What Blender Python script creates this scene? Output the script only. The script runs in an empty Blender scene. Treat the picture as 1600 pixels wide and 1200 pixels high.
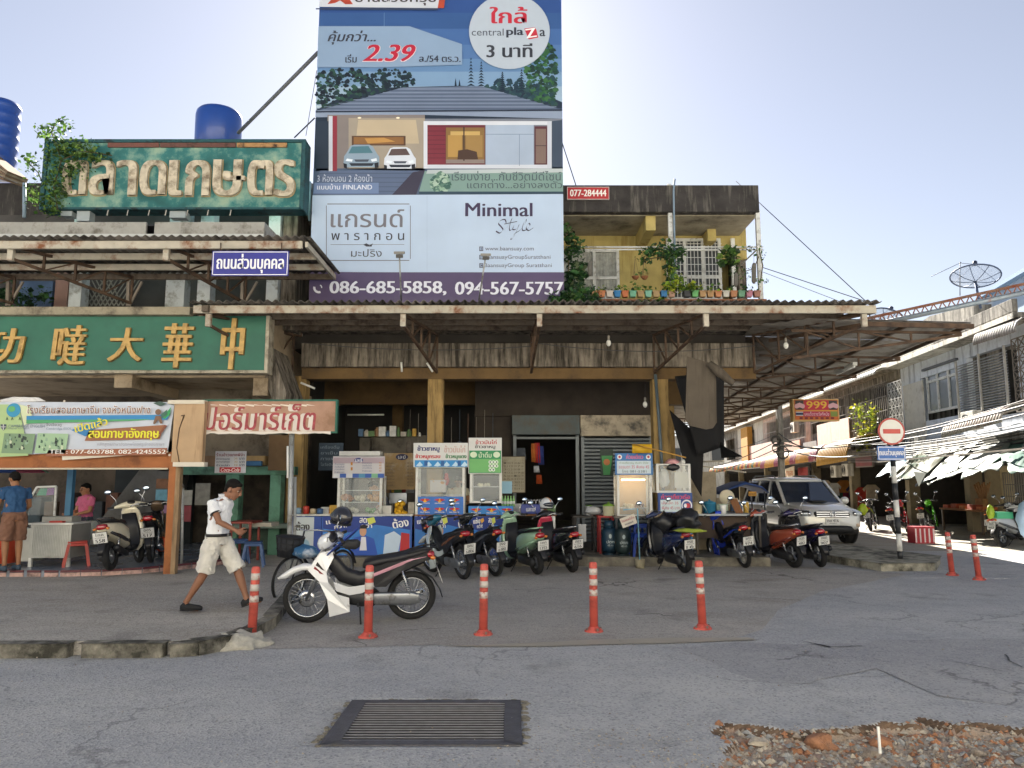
import bpy, bmesh, math, random
from mathutils import Vector, Matrix, Euler
R = math.radians
random.seed(7)
S = bpy.context.scene
COL = S.collection
# ---------------------------------------------------------------- camera
CH = 1.65; PITCH = R(7.4); F = 1180.0
cam_d = bpy.data.cameras.new('camera'); cam = bpy.data.objects.new('camera', cam_d); COL.objects.link(cam)
cam.location = (0, 0, CH); cam.rotation_euler = (R(90) + PITCH, 0, 0)
cam_d.sensor_width = 36; cam_d.lens = F / 1600 * 36; cam_d.clip_end = 3000; cam_d.clip_start = .05
S.camera = cam
# ---------------------------------------------------------------- sky, sun, exposure
SUN_EL, SUN_AZ = R(34), R(-5)
w = bpy.data.worlds.new('World'); S.world = w; w.use_nodes = True
nt = w.node_tree; bg = nt.nodes['Background']
sky = nt.nodes.new('ShaderNodeTexSky'); sky.sky_type = 'NISHITA'; sky.sun_disc = False
sky.sun_elevation = SUN_EL; sky.sun_rotation = SUN_AZ; sky.dust_density = .35; sky.air_density = 1.1; sky.ozone_density = 2.2
hs = nt.nodes.new('ShaderNodeHueSaturation'); hs.inputs['Saturation'].default_value = .52; hs.inputs['Value'].default_value = .62
vt = nt.nodes.new('ShaderNodeVectorMath'); vt.operation = 'MULTIPLY'; vt.inputs[1].default_value = (.98, .97, 1.02)
nt.links.new(sky.outputs[0], hs.inputs['Color']); nt.links.new(hs.outputs[0], vt.inputs[0]); nt.links.new(vt.outputs[0], bg.inputs[0]); bg.inputs[1].default_value = .05
sl = bpy.data.lights.new('sun', 'SUN'); sl.energy = 5.0; sl.angle = R(.53); sl.color = (1, .93, .83)
so = bpy.data.objects.new('sun', sl); COL.objects.link(so)
SV = Vector((math.sin(SUN_AZ) * math.cos(SUN_EL), math.cos(SUN_AZ) * math.cos(SUN_EL), math.sin(SUN_EL)))
so.rotation_euler = SV.to_track_quat('Z', 'Y').to_euler(); so.location = (0, 0, 30)
S.view_settings.view_transform = 'Standard'; S.view_settings.look = 'None'
S.view_settings.exposure = 2.15; S.view_settings.gamma = 1; S.view_settings.use_curve_mapping = False
S.cycles.max_bounces = 6; S.cycles.diffuse_bounces = 4; S.cycles.transparent_max_bounces = 8
# ---------------------------------------------------------------- helpers: measuring
cp, sp_ = math.cos(PITCH), math.sin(PITCH)
def P(px, py, Y):
    dx, dy = (px - 800) / F, (600 - py) / F
    t = Y / (cp - dy * sp_)
    return Vector((dx * t, Y, CH + t * (sp_ + dy * cp)))
def G(px, py, z=0):
    dx, dy = (px - 800) / F, (600 - py) / F
    t = (z - CH) / (sp_ + dy * cp)
    return Vector((dx * t, t * (cp - dy * sp_), z))
def PX(px, Y, py=700): return P(px, py, Y).x
def PZ(py, Y): return P(800, py, Y).z
# ---------------------------------------------------------------- materials
def lin(c):
    if isinstance(c, str):
        c = c.lstrip('#'); c = [int(c[i:i+2], 16) / 255 for i in (0, 2, 4)]
        c = [x / 12.92 if x <= .04045 else ((x + .055) / 1.055) ** 2.4 for x in c]
    return tuple(c[:3]) + (1,)
MC = {}
def mat(c, rough=.6, metal=0, var=.18, sc=6, bump=0, dirt=None, da=.5, ds=1.5, streak=0, coat=0, spec=.5, emit=0, bs=None):
    """procedural surface: base colour with grain, optional dirt patches or vertical streaks, optional relief"""
    key = (str(c), rough, metal, var, sc, bump, str(dirt), da, ds, streak, coat, spec, emit, bs)
    if key in MC: return MC[key]
    m = bpy.data.materials.new('surface'); m.use_nodes = True; n = m.node_tree; L = n.links
    b = n.nodes['Principled BSDF']; c = lin(c)
    b.inputs['Roughness'].default_value = rough; b.inputs['Metallic'].default_value = metal
    b.inputs['Specular IOR Level'].default_value = spec
    if coat: b.inputs['Coat Weight'].default_value = coat; b.inputs['Coat Roughness'].default_value = .08
    if emit:
        b.inputs['Emission Color'].default_value = c; b.inputs['Emission Strength'].default_value = emit
    if var or bump or dirt:
        tc = n.nodes.new('ShaderNodeTexCoord')
        no = n.nodes.new('ShaderNodeTexNoise'); no.inputs['Scale'].default_value = sc; no.inputs['Detail'].default_value = 5
        L.new(tc.outputs['Object'], no.inputs['Vector'])
        mr = n.nodes.new('ShaderNodeMapRange'); mr.inputs[1].default_value = .3; mr.inputs[2].default_value = .7
        mr.inputs[3].default_value = 1 - var; mr.inputs[4].default_value = 1 + var * .6
        L.new(no.outputs[0], mr.inputs[0])
        vm = n.nodes.new('ShaderNodeVectorMath'); vm.operation = 'SCALE'; vm.inputs[0].default_value = c[:3]
        L.new(mr.outputs[0], vm.inputs['Scale'])
        out = vm.outputs[0]
        if dirt:
            n2 = n.nodes.new('ShaderNodeTexNoise'); n2.inputs['Scale'].default_value = ds; n2.inputs['Detail'].default_value = 9
            n2.inputs['Roughness'].default_value = .68
            mp = n.nodes.new('ShaderNodeMapping')
            if streak: mp.inputs['Scale'].default_value = (3.2, 3.2, .35)
            L.new(tc.outputs['Object'], mp.inputs[0]); L.new(mp.outputs[0], n2.inputs['Vector'])
            r2 = n.nodes.new('ShaderNodeMapRange'); r2.inputs[1].default_value = .62 - da * .3; r2.inputs[2].default_value = .72 - da * .15
            L.new(n2.outputs[0], r2.inputs[0])
            mx = n.nodes.new('ShaderNodeMix'); mx.data_type = 'RGBA'
            L.new(r2.outputs[0], mx.inputs[0]); L.new(out, mx.inputs[6]); mx.inputs[7].default_value = lin(dirt)
            out = mx.outputs[2]
        L.new(out, b.inputs['Base Color'])
        if bump:
            bu = n.nodes.new('ShaderNodeBump'); bu.inputs['Strength'].default_value = bump; bu.inputs['Distance'].default_value = .02
            n3 = n.nodes.new('ShaderNodeTexNoise'); n3.inputs['Scale'].default_value = bs or sc * 5; n3.inputs['Detail'].default_value = 4
            L.new(tc.outputs['Object'], n3.inputs['Vector']); L.new(n3.outputs[0], bu.inputs['Height'])
            L.new(bu.outputs[0], b.inputs['Normal'])
    else:
        b.inputs['Base Color'].default_value = c
    MC[key] = m; return m
def glassmat(tint=(.8, .9, .9), alpha=.22, rough=.04):
    key = ('glass', tint, alpha, rough)
    if key in MC: return MC[key]
    m = bpy.data.materials.new('glass'); m.use_nodes = True; n = m.node_tree; b = n.nodes['Principled BSDF']
    b.inputs['Base Color'].default_value = tint + (1,); b.inputs['Roughness'].default_value = rough
    b.inputs['Alpha'].default_value = alpha; b.inputs['Specular IOR Level'].default_value = 1.0
    MC[key] = m; return m
def leafmat(c, tr=.3):
    key = ('leaf', str(c), tr)
    if key in MC: return MC[key]
    m = bpy.data.materials.new('leaf'); m.use_nodes = True; n = m.node_tree; b = n.nodes['Principled BSDF']; L = n.links
    oi = n.nodes.new('ShaderNodeNewGeometry'); mr = n.nodes.new('ShaderNodeMapRange')
    mr.inputs[3].default_value = .55; mr.inputs[4].default_value = 1.5
    L.new(oi.outputs['Random Per Island'], mr.inputs[0])
    vm = n.nodes.new('ShaderNodeVectorMath'); vm.operation = 'SCALE'; vm.inputs[0].default_value = lin(c)[:3]; L.new(mr.outputs[0], vm.inputs['Scale'])
    L.new(vm.outputs[0], b.inputs['Base Color']); b.inputs['Roughness'].default_value = .5
    ts = n.nodes.new('ShaderNodeBsdfTranslucent'); L.new(vm.outputs[0], ts.inputs[0]); ms = n.nodes.new('ShaderNodeMixShader'); ms.inputs[0].default_value = tr
    L.new(b.outputs[0], ms.inputs[1]); L.new(ts.outputs[0], ms.inputs[2]); L.new(ms.outputs[0], n.nodes['Material Output'].inputs[0])
    MC[key] = m; return m
def flat(c, rough=.55): return mat(c, rough, var=.06, sc=3)
# ---------------------------------------------------------------- helpers: mesh builder
TXT = {}
def text_geo(s, bold=0., shear=0.):
    k = (s, bold, shear)
    if k not in TXT:
        c = bpy.data.curves.new('lettering', 'FONT'); c.body = s; c.size = 1; c.offset = bold; c.shear = shear; c.resolution_u = 3
        o = bpy.data.objects.new('lettering', c); me = o.to_mesh()
        v = [x.co[:2] for x in me.vertices]; f = [tuple(p.vertices) for p in me.polygons]
        o.to_mesh_clear(); bpy.data.objects.remove(o); bpy.data.curves.remove(c)
        x0, x1 = min(a[0] for a in v), max(a[0] for a in v); y0, y1 = min(a[1] for a in v), max(a[1] for a in v)
        TXT[k] = ([((a[0]-x0)/(x1-x0), (a[1]-y0)/(y1-y0)) for a in v], f)
    return TXT[k]
class MB:
    def __init__(s, m=None, M=None):
        s.v = []; s.f = []; s.fm = []; s.sm = []; s.mats = []; s.cur = 0; s.M = M; s.smooth = False
        if m: s.mat(m)
    def mat(s, m):
        if isinstance(m, str): m = flat(m)
        if m not in s.mats: s.mats.append(m)
        s.cur = s.mats.index(m); return s
    def add(s, vs, fs, smooth=None):
        o = len(s.v)
        if s.M: vs = [s.M @ Vector(v) for v in vs]
        s.v += [tuple(v) for v in vs]
        s.f += [tuple(i + o for i in f) for f in fs]; s.fm += [s.cur] * len(fs)
        s.sm += [s.smooth if smooth is None else smooth] * len(fs); return s
    def box(s, x0, x1, y0, y1, z0, z1):
        if x0 > x1: x0, x1 = x1, x0
        if y0 > y1: y0, y1 = y1, y0
        if z0 > z1: z0, z1 = z1, z0
        return s.add([(x0,y0,z0),(x1,y0,z0),(x1,y1,z0),(x0,y1,z0),(x0,y0,z1),(x1,y0,z1),(x1,y1,z1),(x0,y1,z1)],
              [(0,3,2,1),(4,5,6,7),(0,1,5,4),(1,2,6,5),(2,3,7,6),(3,0,4,7)], False)
    def obox(s, c, sx, sy, sz, rot=(0,0,0)):
        M = Matrix.Translation(Vector(c)) @ Euler(rot).to_matrix().to_4x4()
        x, y, z = sx/2, sy/2, sz/2
        vs = [M @ Vector(q) for q in [(-x,-y,-z),(x,-y,-z),(x,y,-z),(-x,y,-z),(-x,-y,z),(x,-y,z),(x,y,z),(-x,y,z)]]
        return s.add(vs, [(0,3,2,1),(4,5,6,7),(0,1,5,4),(1,2,6,5),(2,3,7,6),(3,0,4,7)], False)
    def bar(s, p0, p1, w, h=None, up=(0,0,1)):
        h = h or w; p0, p1 = Vector(p0), Vector(p1); d = (p1-p0).normalized(); u = Vector(up)
        if abs(d.dot(u)) > .97: u = Vector((0,1,0))
        a = d.cross(u).normalized() * w/2; b = a.cross(d).normalized() * h/2
        vs = [p + i*a + j*b for p in (p0, p1) for i, j in ((-1,-1),(1,-1),(1,1),(-1,1))]
        return s.add(vs, [(0,3,2,1),(4,5,6,7),(0,1,5,4),(1,2,6,5),(2,3,7,6),(3,0,4,7)], False)
    def loft(s, secs, n=12, pw=2., cap=True, smooth=True):
        """secs: (centre, tangent-free frame vectors a,b already scaled) -> closed tube of superellipse rings"""
        vs = []; fs = []
        for c, a, b in secs:
            c, a, b = Vector(c), Vector(a), Vector(b)
            for i in range(n):
                t = 2*math.pi*i/n; cx, sx = math.cos(t), math.sin(t)
                x = math.copysign(abs(cx)**(2/pw), cx); y = math.copysign(abs(sx)**(2/pw), sx)
                vs.append(c + a*x + b*y)
        for k in range(len(secs)-1):
            for i in range(n):
                j = (i+1) % n; fs.append((k*n+i, k*n+j, (k+1)*n+j, (k+1)*n+i))
        if cap: fs += [tuple(range(n))[::-1], tuple(range((len(secs)-1)*n, len(secs)*n))]
        return s.add(vs, fs, smooth)
    def tube(s, pts, r, n=8, cap=True):
        pts = [Vector(p) for p in pts]; rs = r if isinstance(r, (list, tuple)) else [r]*len(pts); secs = []
        u = None
        for i, p in enumerate(pts):
            d = (pts[min(i+1, len(pts)-1)] - pts[max(i-1, 0)]).normalized()
            if u is None: u = Vector((0,0,1)) if abs(d.z) < .9 else Vector((0,1,0))
            a = d.cross(u).normalized(); b = a.cross(d).normalized(); u = b
            secs.append((p, a*rs[i], b*rs[i]))
        return s.loft(secs, n, 2, cap)
    def spine(s, secs, n=12, pw=2.5, cap=True):
        """secs in the XZ plane: (x, y, z, half width (y), half height, tilt degrees of the section's up axis)"""
        out = []
        for x, y, z, hw, hh, t in secs:
            t = R(t); out.append(((x,y,z), (0,hw,0), (math.sin(t)*hh, 0, math.cos(t)*hh)))
        return s.loft(out, n, pw, cap)
    def ell(s, c, rx, ry, rz, nu=14, nv=9, rot=(0,0,0), v0=0., v1=1.):
        M = Matrix.Translation(Vector(c)) @ Euler(rot).to_matrix().to_4x4(); vs = []; fs = []
        for j in range(nv+1):
            t = math.pi*(v0 + (v1-v0)*j/nv)
            for i in range(nu):
                p = 2*math.pi*i/nu
                vs.append(M @ Vector((rx*math.sin(t)*math.cos(p), ry*math.sin(t)*math.sin(p), rz*math.cos(t))))
        for j in range(nv):
            for i in range(nu):
                k = (i+1) % nu; fs.append((j*nu+i, (j+1)*nu+i, (j+1)*nu+k, j*nu+k))
        return s.add(vs, fs, True)
    def lathe(s, prof, c=(0,0,0), n=20, axis='z', smooth=True):
        vs = []; fs = []; c = Vector(c)
        for r, h in prof:
            for i in range(n):
                t = 2*math.pi*i/n; a, b = r*math.cos(t), r*math.sin(t)
                vs.append(c + Vector({'z': (a,b,h), 'y': (a,h,b), 'x': (h,a,b)}[axis]))
        for k in range(len(prof)-1):
            for i in range(n):
                j = (i+1) % n; fs.append((k*n+i, k*n+j, (k+1)*n+j, (k+1)*n+i))
        fs += [tuple(range(n))[::-1], tuple(range((len(prof)-1)*n, len(prof)*n))]
        return s.add(vs, fs, smooth)
    def ring(s, c, Rr, r, n=28, m=8, axis='y', sq=1.):
        """torus about an axis; sq flattens it across the axis"""
        vs = []; fs = []; c = Vector(c)
        for i in range(n):
            t = 2*math.pi*i/n
            for j in range(m):
                q = 2*math.pi*j/m; rr = Rr + r*math.cos(q); h = r*sq*math.sin(q); a, b = rr*math.cos(t), rr*math.sin(t)
                vs.append(c + Vector({'z': (a,b,h), 'y': (a,h,b), 'x': (h,a,b)}[axis]))
        for i in range(n):
            for j in range(m):
                fs.append((i*m+j, ((i+1)%n)*m+j, ((i+1)%n)*m+(j+1)%m, i*m+(j+1)%m))
        return s.add(vs, fs, True)
    def poly(s, pts): return s.add(pts, [tuple(range(len(pts)))], False)
    def quad(s, x0, z0, x1, z1, y): return s.poly([(x0,y,z0),(x1,y,z0),(x1,y,z1),(x0,y,z1)])
    def disc(s, x, z, rx, y, rz=None, n=28): rz = rz or rx; return s.poly([(x+rx*math.cos(2*math.pi*i/n), y, z+rz*math.sin(2*math.pi*i/n)) for i in range(n)])
    def prism(s, pts, y0, y1, ax='y', smooth=False):
        """polygon given in (x,z) pushed from y0 to y1 (or in (y,z) along x)"""
        n = len(pts); q = (lambda a, b, h: (a, h, b)) if ax == 'y' else ((lambda a, b, h: (h, a, b)) if ax == 'x' else (lambda a, b, h: (a, b, h)))
        vs = [q(a, b, y0) for a, b in pts] + [q(a, b, y1) for a, b in pts]
        s.add(vs, [tuple(range(n)), tuple(range(n, 2*n))[::-1]] + [(i, (i+1) % n, n+(i+1) % n, n+i) for i in range(n)], smooth); return s
    def text(s, t, x0, z0, x1, z1, y, bold=0., shear=0., rot=0., ext=0.):
        """lettering fitted into a rectangle of a plane facing -Y"""
        if bold > .008:   # heavy strokes: narrow copies side by side, each a hair nearer
            e = bold*(z1-z0)*.85; k = 3 if bold < .05 else 4; e = min(e, (x1-x0)/max(1, len(t))*.16)
            for i in range(k):
                a = -e+2*e*i/(k-1); s.text(t, x0+e+a, z0, x1-e+a, z1, y-.0003*i, 0., shear, rot, ext)
            return s
        v, f = text_geo(t, 0., shear); cx, cz = (x0+x1)/2, (z0+z1)/2; c, sn = math.cos(R(rot)), math.sin(R(rot)); vs = []
        for a, b in v:
            dx, dz = (a-.5)*(x1-x0), (b-.5)*(z1-z0)
            vs.append((cx + dx*c - dz*sn, y, cz + dx*sn + dz*c))
        if not ext: return s.add(vs, f, False)
        n = len(vs); ed = {}
        for q in f:
            for i in range(len(q)):
                e = (q[i], q[(i+1) % len(q)]); ed[tuple(sorted(e))] = None if tuple(sorted(e)) in ed else e
        back = [(a, y+ext, b) for a, _, b in vs]
        return s.add(vs + back, f + [(e[1], e[0], e[0]+n, e[1]+n) for e in ed.values() if e], False)
    def leaves(s, pts, size, cols=None, flatn=.0):
        for p in pts:
            l = size * random.choice([.5,.7,.9,1.2,1.6]) * random.uniform(.8, 1.2); wd = l * random.uniform(.22, .5)
            M = Matrix.Translation(Vector(p)) @ Euler((random.uniform(-1.2,1.2), random.uniform(-1.2,1.2), random.uniform(0,6.28))).to_matrix().to_4x4()
            if cols: s.mat(random.choice(cols))
            s.add([M @ Vector(q) for q in [(0,0,0),(wd,l*.5,l*.12),(0,l,0),(-wd,l*.5,l*.12)]], [(0,1,2,3)], False)
        return s
    def build(s, name, parent=None, bevel=0, loc=None, kind=None, local=False, sub=0, solid=0):
        me = bpy.data.meshes.new(name)
        off = Vector((0,0,0))
        if not local:
            if parent is not None: off = OFF.get(parent.name, Vector((0,0,0)))
            elif loc is not None: off = Vector(loc)
            else:
                xs = [v[0] for v in s.v]; ys = [v[1] for v in s.v]; zs = [v[2] for v in s.v]
                off = Vector(((min(xs)+max(xs))/2, (min(ys)+max(ys))/2, min(zs)))
        me.from_pydata([(v[0]-off.x, v[1]-off.y, v[2]-off.z) for v in s.v], [], s.f)
        for m in (s.mats or [flat('#888888')]): me.materials.append(m)
        me.polygons.foreach_set('material_index', s.fm); me.polygons.foreach_set('use_smooth', s.sm)
        me.update()
        o = bpy.data.objects.new(name, me); COL.objects.link(o); OFF[o.name] = off
        if parent is not None: o.parent = parent
        elif not local: o.location = off
        if kind: o['kind'] = kind
        if bevel: b = o.modifiers.new('bevel', 'BEVEL'); b.width = bevel; b.segments = 2; b.limit_method = 'ANGLE'
        if solid: b = o.modifiers.new('thick', 'SOLIDIFY'); b.thickness = solid
        if sub: b = o.modifiers.new('sub', 'SUBSURF'); b.levels = b.render_levels = sub
        return o
OFF = {}
def thing(name, label, cat, loc=(0,0,0), rz=0, group=None):
    o = bpy.data.objects.new(name, None); COL.objects.link(o); o.location = loc; o.rotation_euler = (0,0,rz); o.empty_display_size = .1
    o['label'] = label; o['category'] = cat
    if group: o['group'] = group
    OFF[o.name] = Vector(loc); return o
def tag(o, label, cat, group=None):
    o['label'] = label; o['category'] = cat
    if group: o['group'] = group
    return o
def copyof(o, parent=None):
    c = o.copy(); COL.objects.link(c); OFF[c.name] = OFF.get(o.name, Vector())
    if parent is not None: c.parent = parent
    for ch in list(o.children): copyof(ch, c)
    return c
def pbox(mb, px0, py0, px1, py1, Y, dep):
    """box whose front face covers a rectangle seen at depth Y"""
    m = (py0+py1)/2; return mb.box(PX(px0, Y, m), PX(px1, Y, m), Y, Y+dep, PZ(py1, Y), PZ(py0, Y))
def pr(px0, py0, px1, py1, Y):
    m = (py0+py1)/2; return (P(px0, m, Y).x, PZ(py1, Y), P(px1, m, Y).x, PZ(py0, Y))
def pquad(mb, px0, py0, px1, py1, Y): a = pr(px0, py0, px1, py1, Y); return mb.quad(*a, Y)
def ptext(mb, t, px0, py0, px1, py1, Y, **k): a = pr(px0, py0, px1, py1, Y); return mb.text(t, *a, Y, **k)
def pp(mb, pts, Y): return mb.poly([tuple(P(a, b, Y)) for a, b in pts][::-1])
# ================================================================ THE SETTING: ground
def groundmat(base, speck, light, warm=None, crack=.5, sc=1.0):
    m = bpy.data.materials.new('paving'); m.use_nodes = True; n = m.node_tree; L = n.links; b = n.nodes['Principled BSDF']
    N = lambda t: n.nodes.new('ShaderNode' + t)
    tc = N('TexCoord')
    def noise(s, d=6, r=.6, stretch=None):
        x = N('TexNoise'); x.inputs['Scale'].default_value = s; x.inputs['Detail'].default_value = d; x.inputs['Roughness'].default_value = r
        if stretch:
            mp = N('Mapping'); mp.inputs['Scale'].default_value = stretch; L.new(tc.outputs['Object'], mp.inputs[0]); L.new(mp.outputs[0], x.inputs['Vector'])
        else: L.new(tc.outputs['Object'], x.inputs['Vector'])
        return x.outputs[0]
    def rng(src, a, c, d=0., e=1.):
        x = N('MapRange'); x.inputs[1].default_value = a; x.inputs[2].default_value = c; x.inputs[3].default_value = d; x.inputs[4].default_value = e
        L.new(src, x.inputs[0]); return x.outputs[0]
    def mix(fac, a, c):
        x = N('Mix'); x.data_type = 'RGBA'; L.new(fac, x.inputs[0])
        for i, q in ((6, a), (7, c)):
            if isinstance(q, tuple): x.inputs[i].default_value = q
            else: L.new(q, x.inputs[i])
        return x.outputs[2]
    c = mix(rng(noise(.45*sc, 8, .7, (.45, 1, 1)), .38, .66), lin(base), lin(light))
    c = mix(rng(noise(2.3*sc, 8, .75), .5, .75, 0, .55), c, lin(speck))
    if warm: c = mix(rng(noise(.8*sc, 6, .6, (.6, 1.3, 1)), .5, .7, 0, .7), c, lin(warm))
    vo = N('TexVoronoi'); vo.inputs['Scale'].default_value = 60; L.new(tc.outputs['Object'], vo.inputs['Vector'])
    sp = N('SeparateColor'); L.new(vo.outputs['Color'], sp.inputs[0])
    c = mix(rng(sp.outputs[0], .72, 1., 0, .8), c, lin(light)); c = mix(rng(sp.outputs[1], .7, 1., 0, .8), c, lin(speck)); c = mix(rng(noise(1.1*sc, 4, .5), .6, .74, 0, .4), c, lin('#4c4a48')); c = mix(rng(noise(14, 6, .8), .62, .72, 0, .5), c, lin('#5a5855'))
    v2 = N('TexVoronoi'); v2.inputs['Scale'].default_value = 22; L.new(tc.outputs['Object'], v2.inputs['Vector'])
    s2 = N('SeparateColor'); L.new(v2.outputs['Color'], s2.inputs[0]); c = mix(rng(s2.outputs[2], .985, .99, 0, .15), c, lin('#cfcabf'))
    vc = N('TexVoronoi'); vc.feature = 'DISTANCE_TO_EDGE'; vc.inputs['Scale'].default_value = .38
    mp = N('Mapping'); va = N('VectorMath'); va.operation = 'ADD'; nz = N('TexNoise'); nz.inputs['Scale'].default_value = 1.6; nz.inputs['Detail'].default_value = 6
    L.new(tc.outputs['Object'], nz.inputs['Vector']); vs = N('VectorMath'); vs.operation = 'SCALE'; vs.inputs['Scale'].default_value = .9
    L.new(nz.outputs['Color'], vs.inputs[0]); L.new(tc.outputs['Object'], va.inputs[0]); L.new(vs.outputs[0], va.inputs[1]); L.new(va.outputs[0], vc.inputs['Vector'])
    cr = rng(vc.outputs['Distance'], .003, .008, 1, 0); ma = N('Math'); ma.operation = 'MULTIPLY'
    L.new(cr, ma.inputs[0]); L.new(rng(noise(.5, 3), .5, .56, 0, crack), ma.inputs[1])
    c = mix(ma.outputs[0], c, lin('#15151a'))
    L.new(c, b.inputs['Base Color']); b.inputs['Roughness'].default_value = .86; b.inputs['Specular IOR Level'].default_value = .3
    bu = N('Bump'); bu.inputs['Strength'].default_value = .55; bu.inputs['Distance'].default_value = .012
    ad = N('Math'); ad.operation = 'ADD'; L.new(noise(90, 3), ad.inputs[0]); L.new(vo.outputs['Distance'], ad.inputs[1])
    a2 = N('Math'); a2.operation = 'SUBTRACT'; L.new(ad.outputs[0], a2.inputs[0]); L.new(ma.outputs[0], a2.inputs[1])
    L.new(a2.outputs[0], bu.inputs['Height']); L.new(bu.outputs[0], b.inputs['Normal']); return m
ASPH = groundmat('#a6a7aa', '#88888a', '#c2c1be', crack=.3)
CONC = groundmat('#a5a19c', '#85827e', '#bfbab2', warm='#938b81', crack=.6)
PAVE = groundmat('#a39e97', '#86817b', '#c4bfb5', warm='#938a7e', crack=.2)
SUNC = groundmat('#a8a296', '#837e76', '#aba69a', warm='#94897a', crack=.4)
DARKA = groundmat('#9b9b9e', '#818183', '#b2b1b0', crack=.4)
from mathutils import noise as MN
PH = [(1.42,5.45),(1.9,5.3),(2.4,5.42),(2.95,5.55),(3.5,5.35),(3.9,4.9),(4.6,4.3),(4.2,3.4),(1.1,3.5),(.95,4.2),(1.3,4.8)]
def inside(x, y, pg):
    c = False; j = len(pg)-1
    for i in range(len(pg)):
        (a, b_), (c_, d) = pg[i], pg[j]
        if (b_ > y) != (d > y) and x < (c_-a)*(y-b_)/(d-b_)+a: c = not c
        j = i
    return c
def edge_dist(x, y, pg):
    m = 9
    for i in range(len(pg)):
        a, b_ = Vector(pg[i]), Vector(pg[(i+1) % len(pg)]); d = b_-a; t = max(0, min(1, (Vector((x,y))-a).dot(d)/d.length_squared))
        m = min(m, (Vector((x,y))-a-d*t).length)
    return m
GX0, GX1, GY0, GY1 = -1.2, .05, 5.02, 5.98
def gz(x, y):
    if GX0 < x < GX1 and GY0 < y < GY1: return -.35
    wx = x + .1*MN.noise((x*5, y*5, 0)); wy = y + .09*MN.noise((x*6, y*6, 3))
    if 1 < x < 5 and 3.2 < y < 5.8 and inside(wx, wy, PH):
        e = edge_dist(wx, wy, PH); k = min(1, e/.08)
        far = max(0, min(1, (y-3.4)/1.6))
        return -k*(.012 + .05*far*far) + .026*MN.noise((x*7, y*7, 9))*k + .016*MN.noise((x*20, y*20, 9))*k
    return .006*MN.noise((x*.8, y*.8, 1)) if 1.5 < y < 7 and -6 < x < 6 else 0
def frange(a, b, st): n = max(1, round((b-a)/st)); return [a+(b-a)*i/n for i in range(n)]
xs = frange(-400,-20,40)+frange(-20,-6,2)+frange(-6,GX0,.24)+[GX0,GX0+.004]+frange(GX0+.1,GX1-.05,.2)+[GX1-.004,GX1]+frange(.1,1.1,.2)+frange(1.1,4.8,.028)+frange(4.8,8,.3)+frange(8,20,2)+frange(20,400,40)+[400]
ys = [-60,-20,-5,0,1]+frange(1.5,3.3,.2)+frange(3.3,GY0-.01,.028)+[GY0,GY0+.004]+frange(GY0+.03,5.15,.028)+frange(5.15,5.72,.0085)+[5.74,5.8,GY1-.004,GY1]+frange(6.1,9,.3)+frange(9,30,2)+frange(30,900,60)+[900]
mb = MB(ASPH); nx = len(xs)
V = [(x, y, gz(x, y)) for y in ys for x in xs]
Fa = [(j*nx+i, j*nx+i+1, (j+1)*nx+i+1, (j+1)*nx+i) for j in range(len(ys)-1) for i in range(nx-1)]
mb.add(V, Fa, True)
rub = groundmat('#a39a8e', '#7f746a', '#ab9683', warm='#a35a36', crack=0, sc=3)
mb.mats.append(rub); mb.mats.append(mat('#75604e', .95, var=.5, sc=14, bump=.8, dirt='#4a3d32', da=.5, ds=6))
for k, f in enumerate(Fa):
    c = [sum(V[i][q] for i in f)/4 for q in (0, 1)]
    if 1 < c[0] < 5 and 3.2 < c[1] < 5.8 and inside(c[0]+.1*MN.noise((c[0]*5, c[1]*5, 0)), c[1]+.09*MN.noise((c[0]*6, c[1]*6, 3)), PH):
        ex, ey = c[0]+.1*MN.noise((c[0]*5, c[1]*5, 0)), c[1]+.09*MN.noise((c[0]*6, c[1]*6, 3)); mb.fm[k] = 2 if c[1] > 4.9 and edge_dist(ex, ey, PH) < .045+.03*MN.noise((c[0]*9, c[1]*9, 1)) else 1
road = mb.build('road', kind='structure', loc=(0,0,0))
def sheet(name, pts, z, m, wob=.06, st=.35):
    """flat paving sheet with a ragged border"""
    out = []
    for i in range(len(pts)):
        a, b_ = Vector(pts[i]), Vector(pts[(i+1) % len(pts)]); n = max(1, min(60, int((b_-a).length/st)))
        for k in range(n):
            p = a.lerp(b_, k/n); out.append((p.x + wob*MN.noise((p.x*2.1, p.y*2.1, 5)), p.y + wob*MN.noise((p.x*1.7, p.y*1.7, 8)), z))
    mm = MB(m); mm.add(out, [tuple(range(len(out)))], False); return mm.build(name, kind='structure')
g2 = lambda px, py: tuple(G(px, py).xy)
sheet('forecourt', [g2(345,1014), g2(560,1012), g2(860,1006), g2(1120,1003), g2(1190,985), g2(1215,955), g2(1280,925), (7.2,14.0), (5.6,15.2), (5.2,19), (-4.6,19)], .004, CONC)
sheet('side_street', [(7.0,18.6), (40,18.6), (60,45), (50,160), (12,160), (6,40)], .004, SUNC, .1)
sheet('tar_patch', [g2(1050,1010), g2(1330,1003), g2(1620,996), g2(1620,1110), g2(1480,1090), g2(1370,1042), g2(1200,1075)], .004, DARKA, .3)
sheet('sand_line', [g2(690,1011), g2(860,1004), g2(1010,998), g2(1165,997), g2(1182,1001), g2(1010,1007), g2(860,1011)], .009, flat('#aaa294'), .05, .12)
for nm, pts in (('tar_crack', [(1462,1030),(1500,1036),(1530,1044),(1600,1057)]), ('tar_crack', [(1250,1002),(1290,1012),(1340,1010)]), ('tar_crack', [(1568,1024),(1574,1034),(1600,1045)])):
    top = [g2(a + 3*math.sin(a), b_) for a, b_ in pts]; bot = [(a+.01, b_-.018) for a, b_ in top[::-1]]
    sheet(nm, top+bot, .013, flat('#1d1e22'), .03, .05)
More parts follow.
